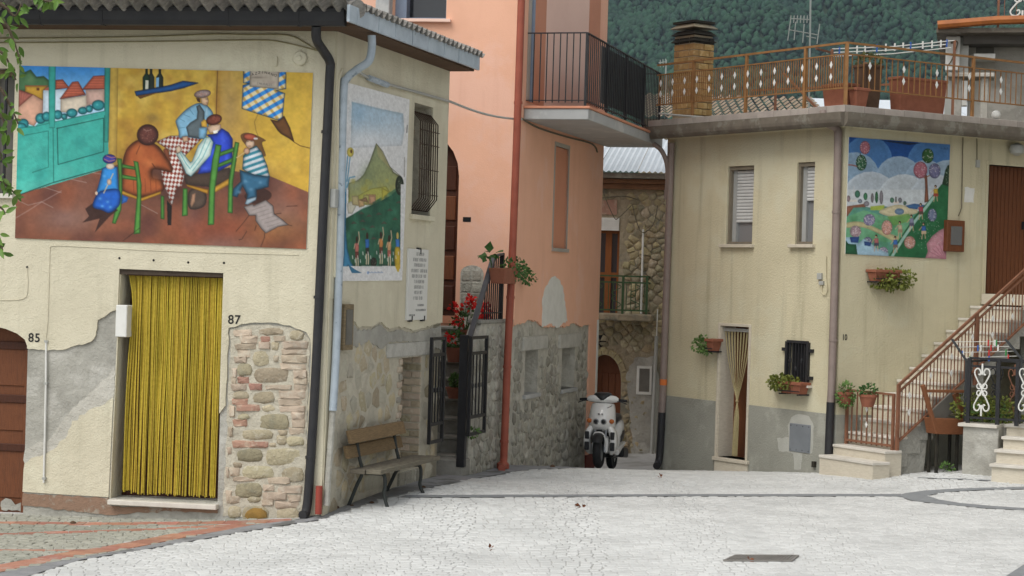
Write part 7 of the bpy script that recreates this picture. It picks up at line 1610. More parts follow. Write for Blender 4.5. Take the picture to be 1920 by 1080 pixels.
    def blotch(s, pts, c, amt, cells, seed):
        w_ = s.win(pts); m = s.mask(pts, w_); a = (np.clip(s.vnoise(cells, seed)[w_], 0, 1) * amt * m)[..., None]; s.I[w_] = s.I[w_] * (1 - a) + s.col(c) * a
    def build(s, name, W_, b, label, gain=1.0):
        I = s.I * (1 + .05 * s.vnoise(40, 3) + .04 * s.vnoise(120, 4))[..., None]; I = np.clip(I, 0, 1); I = I * .93 + I.mean(-1, keepdims=True) * .07
        I = I.reshape(s.ny, s.ss, s.nx, s.ss, 3).mean((1, 3)); L = np.where(I <= .04045, I / 12.92, ((I + .055) / 1.055) ** 2.4) * gain
        X, Y = s.grid(np.linspace(0, 1, s.nx), np.linspace(0, 1, s.ny)); fw, r_, u_ = (np.array(v) for v in (fwd, cr, cu)); n = np.array(W_.n); o = np.array(W_.o + W_.n * b); e = np.array(EYE)
        D = fw + ((X - 960) / F)[..., None] * r_ + ((540 - Y) / F)[..., None] * u_; P = e + D * (((o - e) @ n) / (D @ n))[..., None]; P = P.reshape(-1, 3)
        org = np.array([(P[:, 0].min() + P[:, 0].max()) / 2, (P[:, 1].min() + P[:, 1].max()) / 2, P[:, 2].min()]); nx, ny = s.nx, s.ny
        i, j = np.meshgrid(np.arange(nx - 1), np.arange(ny - 1)); k = (j * nx + i).ravel(); Q = np.stack([k, k + nx, k + nx + 1, k + 1], 1)
        me = bpy.data.meshes.new(name); me.vertices.add(nx * ny); me.vertices.foreach_set('co', (P - org).astype(np.float32).ravel()); me.loops.add(Q.size); me.loops.foreach_set('vertex_index', Q.astype(np.int32).ravel()); me.polygons.add(len(Q)); me.polygons.foreach_set('loop_start', np.arange(0, Q.size, 4, dtype=np.int32)); me.update(calc_edges=True)
        at = me.color_attributes.new('paint', 'FLOAT_COLOR', 'POINT'); at.data.foreach_set('color', np.concatenate([L.reshape(-1, 3), np.ones((nx * ny, 1))], 1).astype(np.float32).ravel())
        m = MATS.get('mural_paint')
        if m is None:
            m = bpy.data.materials.new('mural_paint'); m.use_nodes = True; MATS['mural_paint'] = m; t = m.node_tree; bs = t.nodes['Principled BSDF']; bs.inputs['Roughness'].default_value = .65; bs.inputs['Specular IOR Level'].default_value = .25
            an = t.nodes.new('ShaderNodeAttribute'); an.attribute_name = 'paint'; t.links.new(an.outputs['Color'], bs.inputs['Base Color']); nz_ = t.nodes.new('ShaderNodeTexNoise'); nz_.inputs['Scale'].default_value = 60; g_ = t.nodes.new('ShaderNodeNewGeometry'); t.links.new(g_.outputs['Position'], nz_.inputs['Vector']); bp = t.nodes.new('ShaderNodeBump'); bp.inputs['Strength'].default_value = .3; bp.inputs['Distance'].default_value = .006; t.links.new(nz_.outputs['Fac'], bp.inputs['Height']); t.links.new(bp.outputs[0], bs.inputs['Normal'])
        me.materials.append(m); ob = bpy.data.objects.new(name, me); link(ob, Vector(org)); tag(ob, label, 'mural')
        c = [P[0], P[nx - 1], P[-1], P[-nx]]; mb = MB(); nn = W_.n; mb.add([tuple(Vector(p) - nn * .0008) for p in c] + [tuple(Vector(p) - nn * .012) for p in c], [(0, 1, 2, 3), (7, 6, 5, 4), (0, 4, 5, 1), (1, 5, 6, 2), (2, 6, 7, 3), (3, 7, 4, 0)]); obj('painted_panel', mb, m_white, ob)
        return ob
cA = lambda *p: [(p[i] / 4.5, p[i + 1] / 4.5) for i in range(0, len(p), 2)]
cB = lambda *p: [(320 + p[i] / 4.5, p[i + 1] / 4.5) for i in range(0, len(p), 2)]
cC = lambda *p: [(p[i] / 4.5, 240 + p[i + 1] / 4.5) for i in range(0, len(p), 2)]
cD = lambda *p: [(320 + p[i] / 4.5, 240 + p[i + 1] / 4.5) for i in range(0, len(p), 2)]
cE = lambda *p: [(310 + p[i] / 7.2, 150 + p[i + 1] / 7.2) for i in range(0, len(p), 2)]
cF = lambda *p: [(150 + p[i] / 7.712, 180 + p[i + 1] / 7.712) for i in range(0, len(p), 2)]
OUT = '#2a211c'
# ---- mural 1: card players
m1 = Art([(36.5, 123), (587, 136.5), (574, 467), (28, 446.5)], 440, 265, 2, 1)
ALL = [(20, 110), (600, 110), (600, 480), (20, 480)]
m1.fill(ALL, '#cdaa45', c2='#c79b2c'); m1.blotch(ALL, '#b58a2c', .8, 14, 1); m1.blotch(ALL, '#dcc060', .9, 20, 2); m1.blotch(ALL, '#a87a33', .5, 30, 5)
m1.fill([(204, 120), (222, 120), (219, 320), (203, 320)], '#c7a548', shade=.15); m1.line([(221, 126), (219, 300)], .6, '#8a6a2a', .6)
m1.fill([(406, 120), (600, 120), (600, 480), (404, 480)], '#c2994a', al=.45); m1.fill([(450, 120), (600, 130), (600, 400), (480, 330)], '#d2aa35', al=.4); m1.soft(430, 200, 22, 60, '#a08358', .6); m1.soft(408, 190, 6, 70, '#8a5c22', .5); m1.line([(407.5, 131), (405.5, 200), (405, 245)], .8, '#5d3a1c'); m1.soft(540, 200, 40, 90, '#d9b640', .45)
FLOOR = [(20, 368), (110, 342), (196, 316), (250, 300), (330, 300), (430, 320), (498, 327), (530, 340), (580, 361), (600, 370), (600, 480), (20, 480)]
m1.fill(FLOOR, '#7d5245', c2='#7e4a33'); m1.blotch(FLOOR, '#5a3530', .8, 12, 6); m1.blotch(FLOOR, '#96553a', .8, 16, 7); m1.blotch(FLOOR, '#8a6f6c', .7, 9, 8); m1.soft(130, 410, 60, 25, '#8d7068', .6); m1.soft(520, 430, 50, 30, '#a06a38', .6); m1.soft(400, 430, 60, 28, '#86402c', .55); m1.soft(330, 340, 90, 40, '#3d2622', .75); m1.soft(480, 345, 40, 30, '#4a2c26', .6)
for p in (cC(135, 600, 240, 650, 360, 620, 520, 530), cC(380, 500, 520, 545), cC(350, 620, 450, 670), cC(130, 760, 250, 690, 350, 625), cC(600, 430, 730, 460), cC(780, 375, 860, 390), cC(1180, 640, 1330, 720)): m1.line(p, .7, '#a9938c', .6)
# door and view
TEAL = '#36a89c'
m1.fill([(30, 115), (206, 120), (203, 315), (110, 343), (20, 369)], TEAL, c2='#3fb0a2'); m1.blotch([(30, 115), (206, 120), (203, 315), (20, 369)], '#2a8f88', .7, 22, 9); m1.blotch([(30, 115), (206, 120), (203, 315), (20, 369)], '#5cc4b4', .5, 16, 10)
m1.fill(cA(150, 540, 420, 540, 420, 950, 300, 1065, 150, 1050), '#2f86d8', c2='#bfe0f4'); m1.fill(cA(465, 540, 890, 540, 890, 940, 465, 1030), '#2f86d8', c2='#c4e2f2')
m1.fill(cA(150, 570, 215, 612, 260, 590, 310, 652, 370, 645, 420, 685, 420, 760, 150, 780), '#4d7a50', shade=.35, sw=4, edge='#2f4a35', ew=.5); m1.soft(58, 150, 8, 8, '#7a9a6a', .5)
m1.fill(cA(215, 728, 400, 728, 365, 768, 365, 845, 215, 775), '#cf9f36', shade=.25, sw=3, edge='#6b4a22', ew=.4); m1.fill(cA(310, 742, 335, 742, 335, 765, 310, 765), '#6b3a22'); m1.line(cA(215, 727, 405, 727), .8, '#a34c38')
m1.fill(cA(150, 900, 280, 800, 365, 850, 360, 955, 290, 1062, 150, 1012), '#d9a68c', shade=.2, sw=5, edge='#7a4a3a', ew=.5); m1.fill(cA(150, 755, 280, 800, 160, 905), '#b5685a', shade=.3, sw=3, edge='#6b342a', ew=.5)
for k in range(4): m1.line(cA(160 + k * 25, 765 + k * 10, 160 + k * 18, 890 - k * 22), .4, '#7a3a30', .6)
m1.fill(cA(370, 765, 560, 758, 515, 965, 362, 955), '#cfe2f0', shade=.15, sw=4); m1.fill(cA(385, 745, 415, 735, 415, 765, 375, 765), '#b0604e')
def tiled(x, y, b): # painted roof tiles
    k = (np.sin(x * 1.9) * np.sin(y * 1.3 + np.sin(x * 1.9) * .8)); return b * (1 + .28 * k)[..., None]
for p in (cA(470, 680, 530, 674, 585, 742, 470, 757), cA(612, 695, 660, 690, 722, 800, 508, 836), cA(790, 645, 888, 640, 888, 752, 698, 757)): m1.fill(p, '#bf6048', shade=.25, sw=3, edge='#5d241c', ew=.6, tex=tiled)
m1.fill(cA(515, 840, 730, 806, 736, 892, 640, 955, 515, 945), '#dccdb8', shade=.2, sw=4, edge='#7a5a48', ew=.4); m1.fill(cA(722, 760, 888, 755, 888, 862, 736, 892), '#cfaa9c', shade=.2, sw=5)
for x, y, rx, ry in ((490, 970, 34, 36), (545, 985, 22, 24), (608, 955, 42, 34), (700, 935, 36, 28), (755, 920, 26, 28), (830, 890, 48, 40), (200, 1045, 40, 38), (345, 1000, 40, 40), (395, 985, 36, 36), (180, 1070, 40, 30)): m1.ell(x / 4.5, y / 4.5, rx / 4.5 * 1.1, ry / 4.5 * 1.1, '#2a8f98', shade=.45, sw=2.5, edge='#124a58', ew=.4); m1.soft(x / 4.5 - 2, y / 4.5 - 1, 2.4, 2, '#62c8c8', .7)
m1.fill(cA(415, 540, 470, 540, 465, 1080, 415, 1080), TEAL, shade=.15, sw=2, edge='#1d6a62', ew=.4); m1.fill(cA(885, 540, 932, 540, 916, 1200, 880, 1200), '#2f9488', shade=.2, sw=2, edge='#1d5a52', ew=.4); m1.fill(cA(465, 1026, 888, 936, 886, 975, 465, 1075), TEAL); m1.line(cA(465, 1028, 888, 937), .7, '#1d6a62'); m1.fill(cA(150, 1085, 300, 1068, 417, 1040, 417, 1090, 150, 1140), TEAL); m1.line(cA(150, 1085, 300, 1068, 417, 1040), .6, '#1d6a62')
m1.line(cA(480, 1085, 875, 998) + cC(875, 200, 492, 308, 485, 0), .9, '#17564f'); m1.line(cC(195, 65, 410, 25, 410, 330, 275, 375), .7, '#17665e', .8); m1.line(cC(450, 0, 455, 455), .9, '#1d6a62', .8); m1.line(cC(140, 572, 455, 458, 880, 340), .9, '#1c2a26', .8)
# bottles and shelf
for d in (38, 0, 112): m1.fill(cA(1228 + d, 572, 1246 + d, 572, 1246 + d, 622, 1264 + d, 655, 1262 + d, 768, 1206 + d, 772, 1206 + d, 655, 1228 + d, 622), '#26302a' if d else '#1f3a2a', shade=.4, sw=2, edge='#14180f', ew=.5)
m1.fill(cA(1228, 680, 1254, 680, 1250, 768, 1226, 768), '#d5d5c4'); m1.fill(cA(1318, 658, 1342, 656, 1340, 735, 1316, 738), '#7fb4e0')
m1.fill([(253, 172), (300, 164), (320, 160), (343, 152.5), (371, 156), (345, 165), (320, 171), (256, 180)], '#1f5598', shade=.35, sw=3, edge='#14263f', ew=.8, sm=False); m1.fill([(257, 180), (300, 173), (263, 186)], '#8a5a2a', shade=.3)
# hanging chequered cloth and paper
def plaid(x, y, b):
    k = np.mod((x * .55 + y) / 17.0, 1); j = np.mod((x - y * .75) / 17.5, 1); o = np.where((k < .5)[..., None], np.array([.20, .56, .86]), np.array([.90, .84, .66])); o = np.where(((k >= .5) & (j < .35))[..., None], np.array([.80, .66, .36]), o); return np.where(((k < .5) & (j < .35))[..., None], np.array([.13, .44, .78]), o)
m1.fill(cB(612, 585, 970, 590, 970, 750, 890, 765, 960, 790, 938, 1025, 600, 918, 608, 722, 665, 706, 612, 702), '#3a90d8', tex=plaid, shade=.3, sw=3, edge='#16324e', ew=.6)
m1.fill(cB(670, 585, 914, 590, 906, 752, 665, 732), '#b5aa9a', shade=.25, sw=3, edge='#6d6052', ew=.5); m1.soft(482, 146, 14, 1.6, '#7d7266', .7); m1.soft(508, 155, 10, 3, '#a08a84', .5)
m1.fill(cB(840, 1010, 900, 1022, 955, 980) + cD(1005, 0, 1040, 120, 1000, 90, 930, 50, 900, 20), '#6b4526', shade=.4, sw=3, edge='#3a2414', ew=.5); m1.line(cD(1040, 120, 1090, 150, 1172, 170), .7, '#4a3016'); m1.line(cB(735, 965, 705, 1030) + cD(720, 30, 735, 65), .5, '#6d5226')
# seated man in brown
m1.soft(285, 222, 14, 9, '#6f5a3a', .5); m1.soft(262, 300, 45, 50, '#5a3524', .45)
# table
def checks(x, y, b):
    k = np.mod((x + 1.1 * y) / 15, 1); j = np.mod((x * 1.0 - y * .62) / 13, 1); return np.where((((k < .5) ^ (j < .5)))[..., None], np.array([.86, .84, .82]), np.array([.55, .22, .16]))
m1.fill([(293, 266), (318, 255), (350, 254), (378, 260), (352, 287), (338, 302), (346, 330), (340, 352), (333, 350), (322, 386), (312, 358), (304, 344), (304, 330), (298, 312), (312, 300), (318, 282)], '#b0a8a0', tex=checks, shade=.3, sw=4, edge='#4a2a24', ew=.4)
m1.fill([(313, 375), (322, 386), (321, 422), (314, 422)], '#2a2422', shade=.3)
m1.fill(cC(1030, 400, 1045, 250, 1085, 160, 1160, 105, 1210, 120, 1290, 130, 1345, 165, 1400, 240, 1440, 300, 1445, 372, 1300, 345, 1290, 420, 1365, 445, 1370, 530, 1200, 582, 1035, 530), '#a8562e', sm=True, shade=.55, sw=6, edge='#3a1c10', ew=.7)
for x, y, rx, ry, c, al in ((262, 285, 9, 14, '#c8703c', .6), (280, 305, 12, 8, '#d07a44', .6), (240, 290, 5, 16, '#7a3a20', .5), (290, 340, 10, 12, '#b8622f', .5)): m1.soft(x, y, rx, ry, c, al)
for x in (250, 262, 272, 282, 292): m1.line([(x, 335), (x + 1, 360)], .6, '#5d2c18', .6)
m1.line(cC(1180, 150, 1150, 220), .7, '#4a2212', .7); m1.line(cC(1285, 300, 1320, 350), .8, '#4a2212', .8); m1.fill(cC(1390, 170, 1420, 180, 1436, 260, 1440, 300, 1400, 240, 1375, 190), '#8a4a30', shade=.3, sw=3)
m1.ell(277, 253, 20, 19.5, '#6b3c34', shade=.5, sw=6, edge='#33180f', ew=.6); m1.dots(277, 254, 13, 13, 40, .7, ['#8f5c50', '#4f2a26', '#a07468']); m1.line(cF(920, 480, 960, 510, 1030, 490), .5, '#b89488', .7)
# standing man
m1.fill(cE(150, 540, 250, 430, 360, 350, 460, 318, 560, 350, 640, 455, 600, 540, 560, 690, 520, 792, 300, 770, 195, 782, 180, 690, 148, 590), '#7fb3d2', sm=True, shade=.35, sw=4, edge='#234a66', ew=.6)
m1.fill(cE(420, 360, 462, 338, 525, 430, 525, 545, 485, 620, 545, 640, 455, 785, 312, 762, 282, 640, 335, 580, 425, 525, 435, 430), '#5d6a70', sm=False, shade=.35, sw=3, edge='#2a3338', ew=.5)
m1.fill(cE(535, 380, 570, 370, 580, 480, 540, 520), '#9fcbe4', shade=.2, sw=2); m1.fill(cE(450, 650, 545, 640, 560, 700, 520, 790, 450, 780), '#7fb8dc', shade=.3, sw=3)
for a, b in (((250, 470), (330, 500)), ((200, 530), (260, 560)), ((190, 650), (260, 640)), ((330, 400), (380, 470))): m1.line(cE(*a, *b), .5, '#33627f', .7)
m1.fill(cE(480, 240, 570, 235, 582, 290, 566, 345, 520, 340, 485, 315), '#d9b48e', shade=.25, sw=2.5, edge='#6b4630', ew=.4); m1.fill(cE(412, 245, 470, 250, 472, 312, 432, 292), '#4a2f20'); m1.ell(310 + 500 / 7.2, 150 + 190 / 7.2, 15.5, 7.2, '#a08882', rot=-.16, shade=.35, sw=3, edge='#4f3c38', ew=.5); m1.dots(379, 176, 12, 5, 40, .6, ['#c06a5c', '#8a8f95', '#d0c0b8', '#6d5a58']); m1.line(cE(545, 262, 570, 260), .5, '#33201a'); m1.line(cE(548, 312, 572, 312), .5, '#7a2f24')
m1.fill(cE(225, 768, 300, 758, 312, 830, 240, 842), '#d2a888', shade=.3, sw=2, edge='#5d3a2a', ew=.4)
# man in blue waistcoat
m1.fill(cE(480, 570, 530, 530, 565, 560, 560, 640, 490, 632), '#d5a53c', shade=.25, sw=2); m1.fill(cE(560, 640, 640, 600, 745, 600, 745, 690, 600, 722), '#d5b498', shade=.25, sw=3, edge='#6b4630', ew=.4); m1.ell(310 + 655 / 7.2, 150 + 538 / 7.2, 14.8, 9.6, '#7d4032', rot=-.25, shade=.45, sw=3.5, edge='#33160f', ew=.5); m1.dots(402, 224, 10, 6, 26, .7, ['#a05848', '#5d2a20'])
m1.fill(cD(110, 400, 230, 375, 420, 350, 500, 330, 510, 440, 370, 500, 130, 480), '#4b3c33', shade=.3, sw=5); m1.fill(cD(150, 540, 230, 500, 300, 560, 280, 660, 160, 680), '#54453c', sm=True, shade=.4, sw=4); m1.fill(cD(180, 560, 210, 545, 205, 620, 175, 670, 165, 640), '#b08468', shade=.3, sw=2)
m1.fill(cE(560, 742, 680, 728, 760, 655, 850, 712, 905, 800) + cD(520, 130, 515, 300, 400, 365, 230, 385, 290, 250, 350, 130, 330, 80), '#2742c8', shade=.4, sw=5, edge='#12205e', ew=.7)
for x, y, rx, ry in ((418, 262, 6, 14), (400, 285, 8, 8), (425, 300, 5, 10), (385, 315, 12, 6)): m1.soft(x, y, rx, ry, '#4a6af0', .6)
m1.fill(cE(640, 690, 720, 670, 700, 715, 650, 725), '#e8e4dc')
m1.fill(cD(330, 78, 358, 120, 335, 230, 225, 350, 170, 407, 130, 382, 90, 290, 50, 222, 82, 190, 165, 292, 182, 282, 232, 150, 290, 80), '#c9ded8', shade=.25, sw=4, edge='#2f6a78', ew=.6)
for p in (cD(300, 90, 240, 240, 170, 335), cD(335, 110, 270, 250, 185, 360), cD(75, 205, 130, 300, 165, 345)): m1.line(p, .7, '#3f929c', .8)
m1.fill(cD(40, 170, 70, 145, 95, 180, 80, 205, 50, 215), '#cdb49c', shade=.25, sw=2, edge='#5d3a2a', ew=.4)
# chairs
GR, GD = '#4f8f3c', '#24481c'
def stick(pts, c=GR): m1.fill(pts, c, shade=.4, sw=2.2, edge=GD, ew=.5)
stick(cD(395, 212, 530, 165, 532, 198, 398, 245)); stick(cD(382, 310, 522, 250, 522, 285, 385, 338)); m1.fill(cD(130, 475, 320, 520, 312, 556, 140, 492), '#c78f2c', shade=.35, sw=2, edge='#6b4414', ew=.4); m1.fill(cD(362, 500, 500, 420, 502, 470, 365, 548), '#d09a34', shade=.35, sw=3, edge='#6b4414', ew=.4)
stick(cD(542, 118, 576, 126, 524, 450, 520, 716, 480, 712, 488, 450)); stick(cD(380, 138, 426, 148, 372, 520, 364, 812, 314, 816, 326, 480, 350, 270)); stick(cD(104, 510, 140, 510, 142, 735, 96, 742))
stick(cC(1030, 305, 1140, 328, 1142, 352, 1030, 334)); stick(cC(1026, 392, 1155, 415, 1155, 442, 1026, 424)); m1.fill(cC(1020, 522, 1190, 590, 1360, 532, 1355, 556, 1195, 616, 1020, 552), '#c8922e', shade=.35, sw=2, edge='#6b4414', ew=.4)
stick(cC(990, 255, 1028, 262, 1032, 520, 1022, 690, 975, 805, 948, 800, 1002, 560, 1004, 400)); stick(cC(1128, 278, 1166, 286, 1194, 480, 1182, 886, 1130, 892, 1158, 560, 1152, 420)); stick(cC(1358, 570, 1384, 575, 1386, 768, 1356, 762))
# boys
m1.fill(cC(720, 680, 800, 620, 1000, 690, 930, 740, 800, 882, 842, 762, 695, 797, 752, 742), '#33201d', al=.85)
m1.fill(cC(865, 340, 920, 318, 990, 330, 1000, 525, 850, 540, 815, 565, 822, 520, 850, 420), '#2c86d4', shade=.35, sw=3.5, edge='#0f3568', ew=.6); m1.fill(cC(795, 610, 850, 535, 1000, 520, 1010, 640, 930, 712, 860, 690, 790, 668), '#1d5cc0', sm=True, shade=.4, sw=4, edge='#0c2a5e', ew=.6); m1.fill(cC(1030, 560, 1085, 585, 1070, 622, 1025, 640), '#2a64b8', shade=.3, sw=3)
for x, y in ((188, 372), (202, 378), (192, 386), (207, 388), (196, 330), (200, 345)): m1.soft(x, y, 3, 2.5, '#6ab4f0', .6)
m1.ell(207, 311.5, 8, 6, '#d6c2b0', shade=.3, sw=2); m1.ell(205.5, 298, 12.5, 8.5, '#3c3c9c', shade=.35, sw=3, edge='#1a1a50', ew=.5); m1.line(cC(880, 262, 920, 282, 970, 270), .7, '#d07a5c', .8); m1.line(cC(900, 235, 940, 250, 975, 245), .7, '#d07a5c', .8); m1.line(cC(955, 385, 925, 450, 876, 548), .9, '#cbb488'); m1.ell(205, 341, 4.5, 6, '#c8b09c', shade=.3, sw=2); m1.ell(181, 362, 2.4, 3.5, '#cdb49c')
m1.fill(cD(590, 60, 640, 40, 720, 60, 800, 105, 770, 130, 800, 240, 700, 200, 610, 120), '#5d3a28', sm=True, al=.8, shade=.2); m1.fill(cD(620, 570, 730, 500, 840, 540, 830, 600, 700, 640), '#33201c', sm=True, al=.8)
def stripes(x, y, b): k = np.mod((y + (x - 485) * .35) / 11.0, 1); return np.where((k < .5)[..., None], np.array([.80, .83, .86]), np.array([.20, .52, .60]))
m1.fill(cD(605, 345, 612, 235, 665, 180, 720, 150, 765, 205, 812, 320, 832, 412, 700, 405), '#99aabb', tex=stripes, shade=.35, sw=4, edge='#1d3c48', ew=.6)
m1.fill(cD(582, 355, 700, 392, 830, 412, 822, 495, 722, 522, 722, 582, 640, 600, 645, 560, 605, 485, 560, 582, 520, 570, 530, 510, 592, 450), '#33688a', shade=.4, sw=4, edge='#14303f', ew=.6); m1.fill(cD(625, 640, 640, 600, 722, 578, 718, 605, 650, 645), '#93a9b8', shade=.3, sw=2, edge='#2a3a48', ew=.4)
for x, y in ((460, 340), (470, 355), (488, 342), (448, 360)): m1.soft(x, y, 4, 3, '#6a9ab8', .6)
m1.ell(320 + 668 / 4.5, 240 + 132 / 4.5, 8.5, 8.5, '#d8b89c', shade=.3, sw=2.5, edge='#5d3a2a', ew=.4); m1.ell(320 + 668 / 4.5, 240 + 76 / 4.5, 12, 6.5, '#b5573f', rot=.1, shade=.35, sw=2.5, edge='#4a1c14', ew=.4); m1.ell(479, 260, 4, 2, '#c9c4c4'); m1.ell(320 + 640 / 4.5, 240 + 195 / 4.5, 5.5, 6, '#c89e84', shade=.3, sw=2, edge='#5d3a2a', ew=.4); m1.line(cD(625, 205, 555, 250), 1.0, '#cdb07c'); m1.line(cD(640, 112, 655, 112), .5, '#33201a'); m1.line(cD(690, 112, 675, 112), .5, '#33201a'); m1.line(cD(655, 152, 672, 152), .5, '#7a2f24')
m1.fill(cD(615, 662, 690, 640, 700, 652, 800, 605, 862, 655, 872, 722, 945, 775, 990, 815, 905, 830, 800, 886, 765, 850, 715, 780, 715, 735, 660, 737), '#9c918e', shade=.35, sw=3, edge='#3a302c', ew=.5)
for k in range(6): m1.line(cD(690 + k * 25, 690 + k * 28, 800 + k * 26, 655 + k * 28), .6, '#6d605c', .55)
for p in (cD(660, 735, 610, 800, 550, 870), cD(790, 885, 790, 920, 755, 1010), cD(720, 820, 708, 862), cD(990, 815, 1020, 822), cD(870, 725, 930, 718), cD(640, 870, 600, 935, 575, 940), cD(975, 660, 1065, 655), cC(1180, 840, 1040, 950)): m1.line(p, .6, '#2f1c16', .8)
mu1 = m1.build('mural', LF, .0345, 'large mural of card players round a chequered table in a yellow room')
# lettering painted on the paper of the mural
for i, ch in enumerate('AZZINANO'):
    f = i / 7; x = 474 + 42.5 * f; y = 139.5 - 3.6 * math.sin(math.pi * min(1, f * 1.1)) + (5 * max(0, f - .55) ** 1.2); a, c = LF.px(x, y, .036); lettering('painted_letter', ch, .042, LF, a, c, .0362, m_ink, mu1, ext=.0003, rot=(-.55 * (f - .35)))
a, c = LF.px(496, 158.2, .036); lettering('painted_letter', 'I MURALES', .038, LF, a, c, .0362, MATS['engraved_grey'], mu1, ext=.0003, rot=-.08, sx=.95)
# ---- mural 2: mountain village, seen steeply from the side
m2 = Art([(652, 155), (768, 186.5), (754, 526), (641, 527)], 150, 300, 2, 2); B2 = [(600, 100), (800, 100), (800, 600), (600, 600)]
g6 = lambda *p: [(620 + p[i] / 4.5, 140 + p[i + 1] / 4.5) for i in range(0, len(p), 2)]
g7 = lambda *p: [(620 + p[i] / 4.154, 360 + p[i + 1] / 4.154) for i in range(0, len(p), 2)]
m2.fill(B2, '#dcdcdc'); m2.fill(g6(180, 230, 400, 285, 610, 330, 620, 480, 600, 600, 170, 620), '#a8c6dc', c2='#d6dbe0', shade=.12, sw=4); m2.soft(672, 215, 14, 18, '#8fb6d4', .6); m2.soft(705, 225, 20, 14, '#a4c2d8', .5); m2.soft(690, 265, 40, 16, '#dfe2e6', .7)
m2.fill(g6(150, 1100, 150, 915, 230, 890, 290, 830, 330, 730, 385, 580, 430, 640, 480, 740, 530, 820, 590, 860, 605, 1100), '#8c9872', sm=False, shade=.35, sw=3, c2='#a8ab6a'); m2.fill(g6(385, 585, 430, 640, 480, 740, 520, 815, 450, 740, 400, 690), '#b0a878', al=.7); m2.line(g6(200, 910, 270, 865, 330, 740, 385, 582, 440, 650, 500, 780, 590, 858), .6, '#5d6048', .8); m2.soft(690, 330, 14, 20, '#7d8c68', .6); m2.soft(665, 345, 10, 12, '#98a088', .6)
m2.blotch(g6(150, 880, 600, 880, 600, 1100, 150, 1100), '#b8b050', .8, 14, 3)
for p, c in ((g6(230, 1020, 340, 960, 470, 940, 500, 990, 400, 1080, 240, 1090), '#b5b458'), (g6(300, 1010, 380, 1010, 380, 1090, 300, 1090), '#c69c6c'), (g6(430, 950, 500, 990, 430, 1060), '#c0b84a'), (g7(130, 90, 160, 70, 200, 110, 170, 170, 135, 165), '#d0cdbc'), (g7(165, 30, 215, 30, 225, 110, 170, 100), '#c0b080'), (g7(215, 60, 260, 50, 265, 110, 220, 120), '#c9a878'), (g7(255, 20, 300, 25, 300, 85, 258, 100), '#b8b06a'), (g7(300, 30, 350, 30, 352, 80, 305, 90), '#cfa07c'), (g6(240, 1060, 300, 1030, 320, 1080), '#9a7a5a')): m2.fill(p, c, shade=.25, sw=2)
m2.fill(g7(118, 205, 250, 130, 370, 80, 470, 25, 560, -60, 545, 575, 128, 575), '#2d6a52', shade=.25, sw=4, c2='#2f6148'); m2.blotch(g7(118, 205, 560, -60, 545, 575, 128, 575), '#3f8468', .8, 10, 4); m2.blotch(g7(118, 205, 560, -60, 545, 575, 128, 575), '#1f4c3e', .7, 14, 5)
for x, y in ((180, 240), (250, 225), (300, 185), (375, 170), (460, 140), (325, 270), (255, 290), (335, 360), (415, 240), (530, 80), (500, 210), (240, 165)): m2.fill(g7(x - 26, y + 8, x, y - 14, x + 26, y + 6), '#54584c', shade=.2, sw=1)
m2.ell(620 + 580 / 4.5, 140 + 935 / 4.5, 7.5, 18, '#3c4a3a', shade=.5, sw=4, edge='#252f25', ew=.5); m2.dots(749, 348, 5, 13, 30, .7, ['#8a9478', '#20281f']); m2.ell(620 + 335 / 4.154, 360 + 545 / 4.154, 6, 9, '#3a3a34', shade=.3); m2.dots(701, 492, 5, 7, 24, .6, ['#6d6a5a', '#1f1f1b'])
for hx_, top, c1, c2, arm in ((205, 345, '#c8746a', '#7a4038', 1), (285, 315, '#2f6fc0', '#3a3a34', 0), (392, 310, '#d08a4a', '#6b4238', 1), (455, 335, '#d8a878', '#c06a5c', 1), (520, 315, '#3f7fd0', '#d8b83a', 0)):
    T_ = lambda *p: g7(*[(hx_ + v) if i % 2 == 0 else (top + v) for i, v in enumerate(p)])
    m2.ell(*T_(0, 25)[0], 2.2, 6.5, '#c8b060' if hx_ == 520 else '#3a2a22'); m2.fill(T_(-16, 52, 14, 52, 16, 100, 8, 125, -12, 122), c1, shade=.2, sw=1.5)
    if hx_ == 520: m2.fill(T_(-18, 118, 16, 118, 26, 200, 22, 270, 5, 308, -18, 260, -24, 190), '#d6b437', sm=True, shade=.25, sw=3)
    else:
        m2.fill(T_(-14, 118, 14, 118, 14, 170, -12, 170), c2, shade=.2, sw=1.5)
        for s in (-7, 8): m2.line(T_(s, 168, s + 3, 205, s, 245), 1.0, '#dcc4a8')
    if arm: m2.line(T_(10, 60, 20, 20, 14, -35), .9, '#d8b898'); m2.line(T_(-14, 60, -22, 95), .8, '#d8b898')
    for k in range(4): m2.line(T_(-34 + k * 20, 150 + (k % 2) * 30, -32 + k * 20, 172 + (k % 2) * 30), .8, '#e0e0dc', .8)
m2.fill(g6(120, 760, 140, 700, 150, 860, 150, 1100, 118, 1100), '#3f8ab4', al=.0); m2.fill(g7(108, 0, 122, 0, 118, 300, 130, 440, 155, 540, 190, 600, 245, 630, 165, 628, 140, 570, 95, 610, 105, 480, 108, 300), '#3f8cb8', shade=.3, sw=2, edge='#1f5a80', ew=.4); m2.line(g6(130, 1080, 130, 850, 145, 690), 1.0, '#3f8ab4'); m2.line(g6(140, 900, 150, 830, 165, 700), .9, '#3f8ab4'); m2.line(g6(140, 950, 160, 870, 205, 860), 1.1, '#4a90b8'); m2.ell(620 + 168 / 4.5, 140 + 655 / 4.5, 6.5, 9, '#d8c65a', shade=.25, sw=2); m2.ell(659, 284, 2, 4, '#6b4a2a')
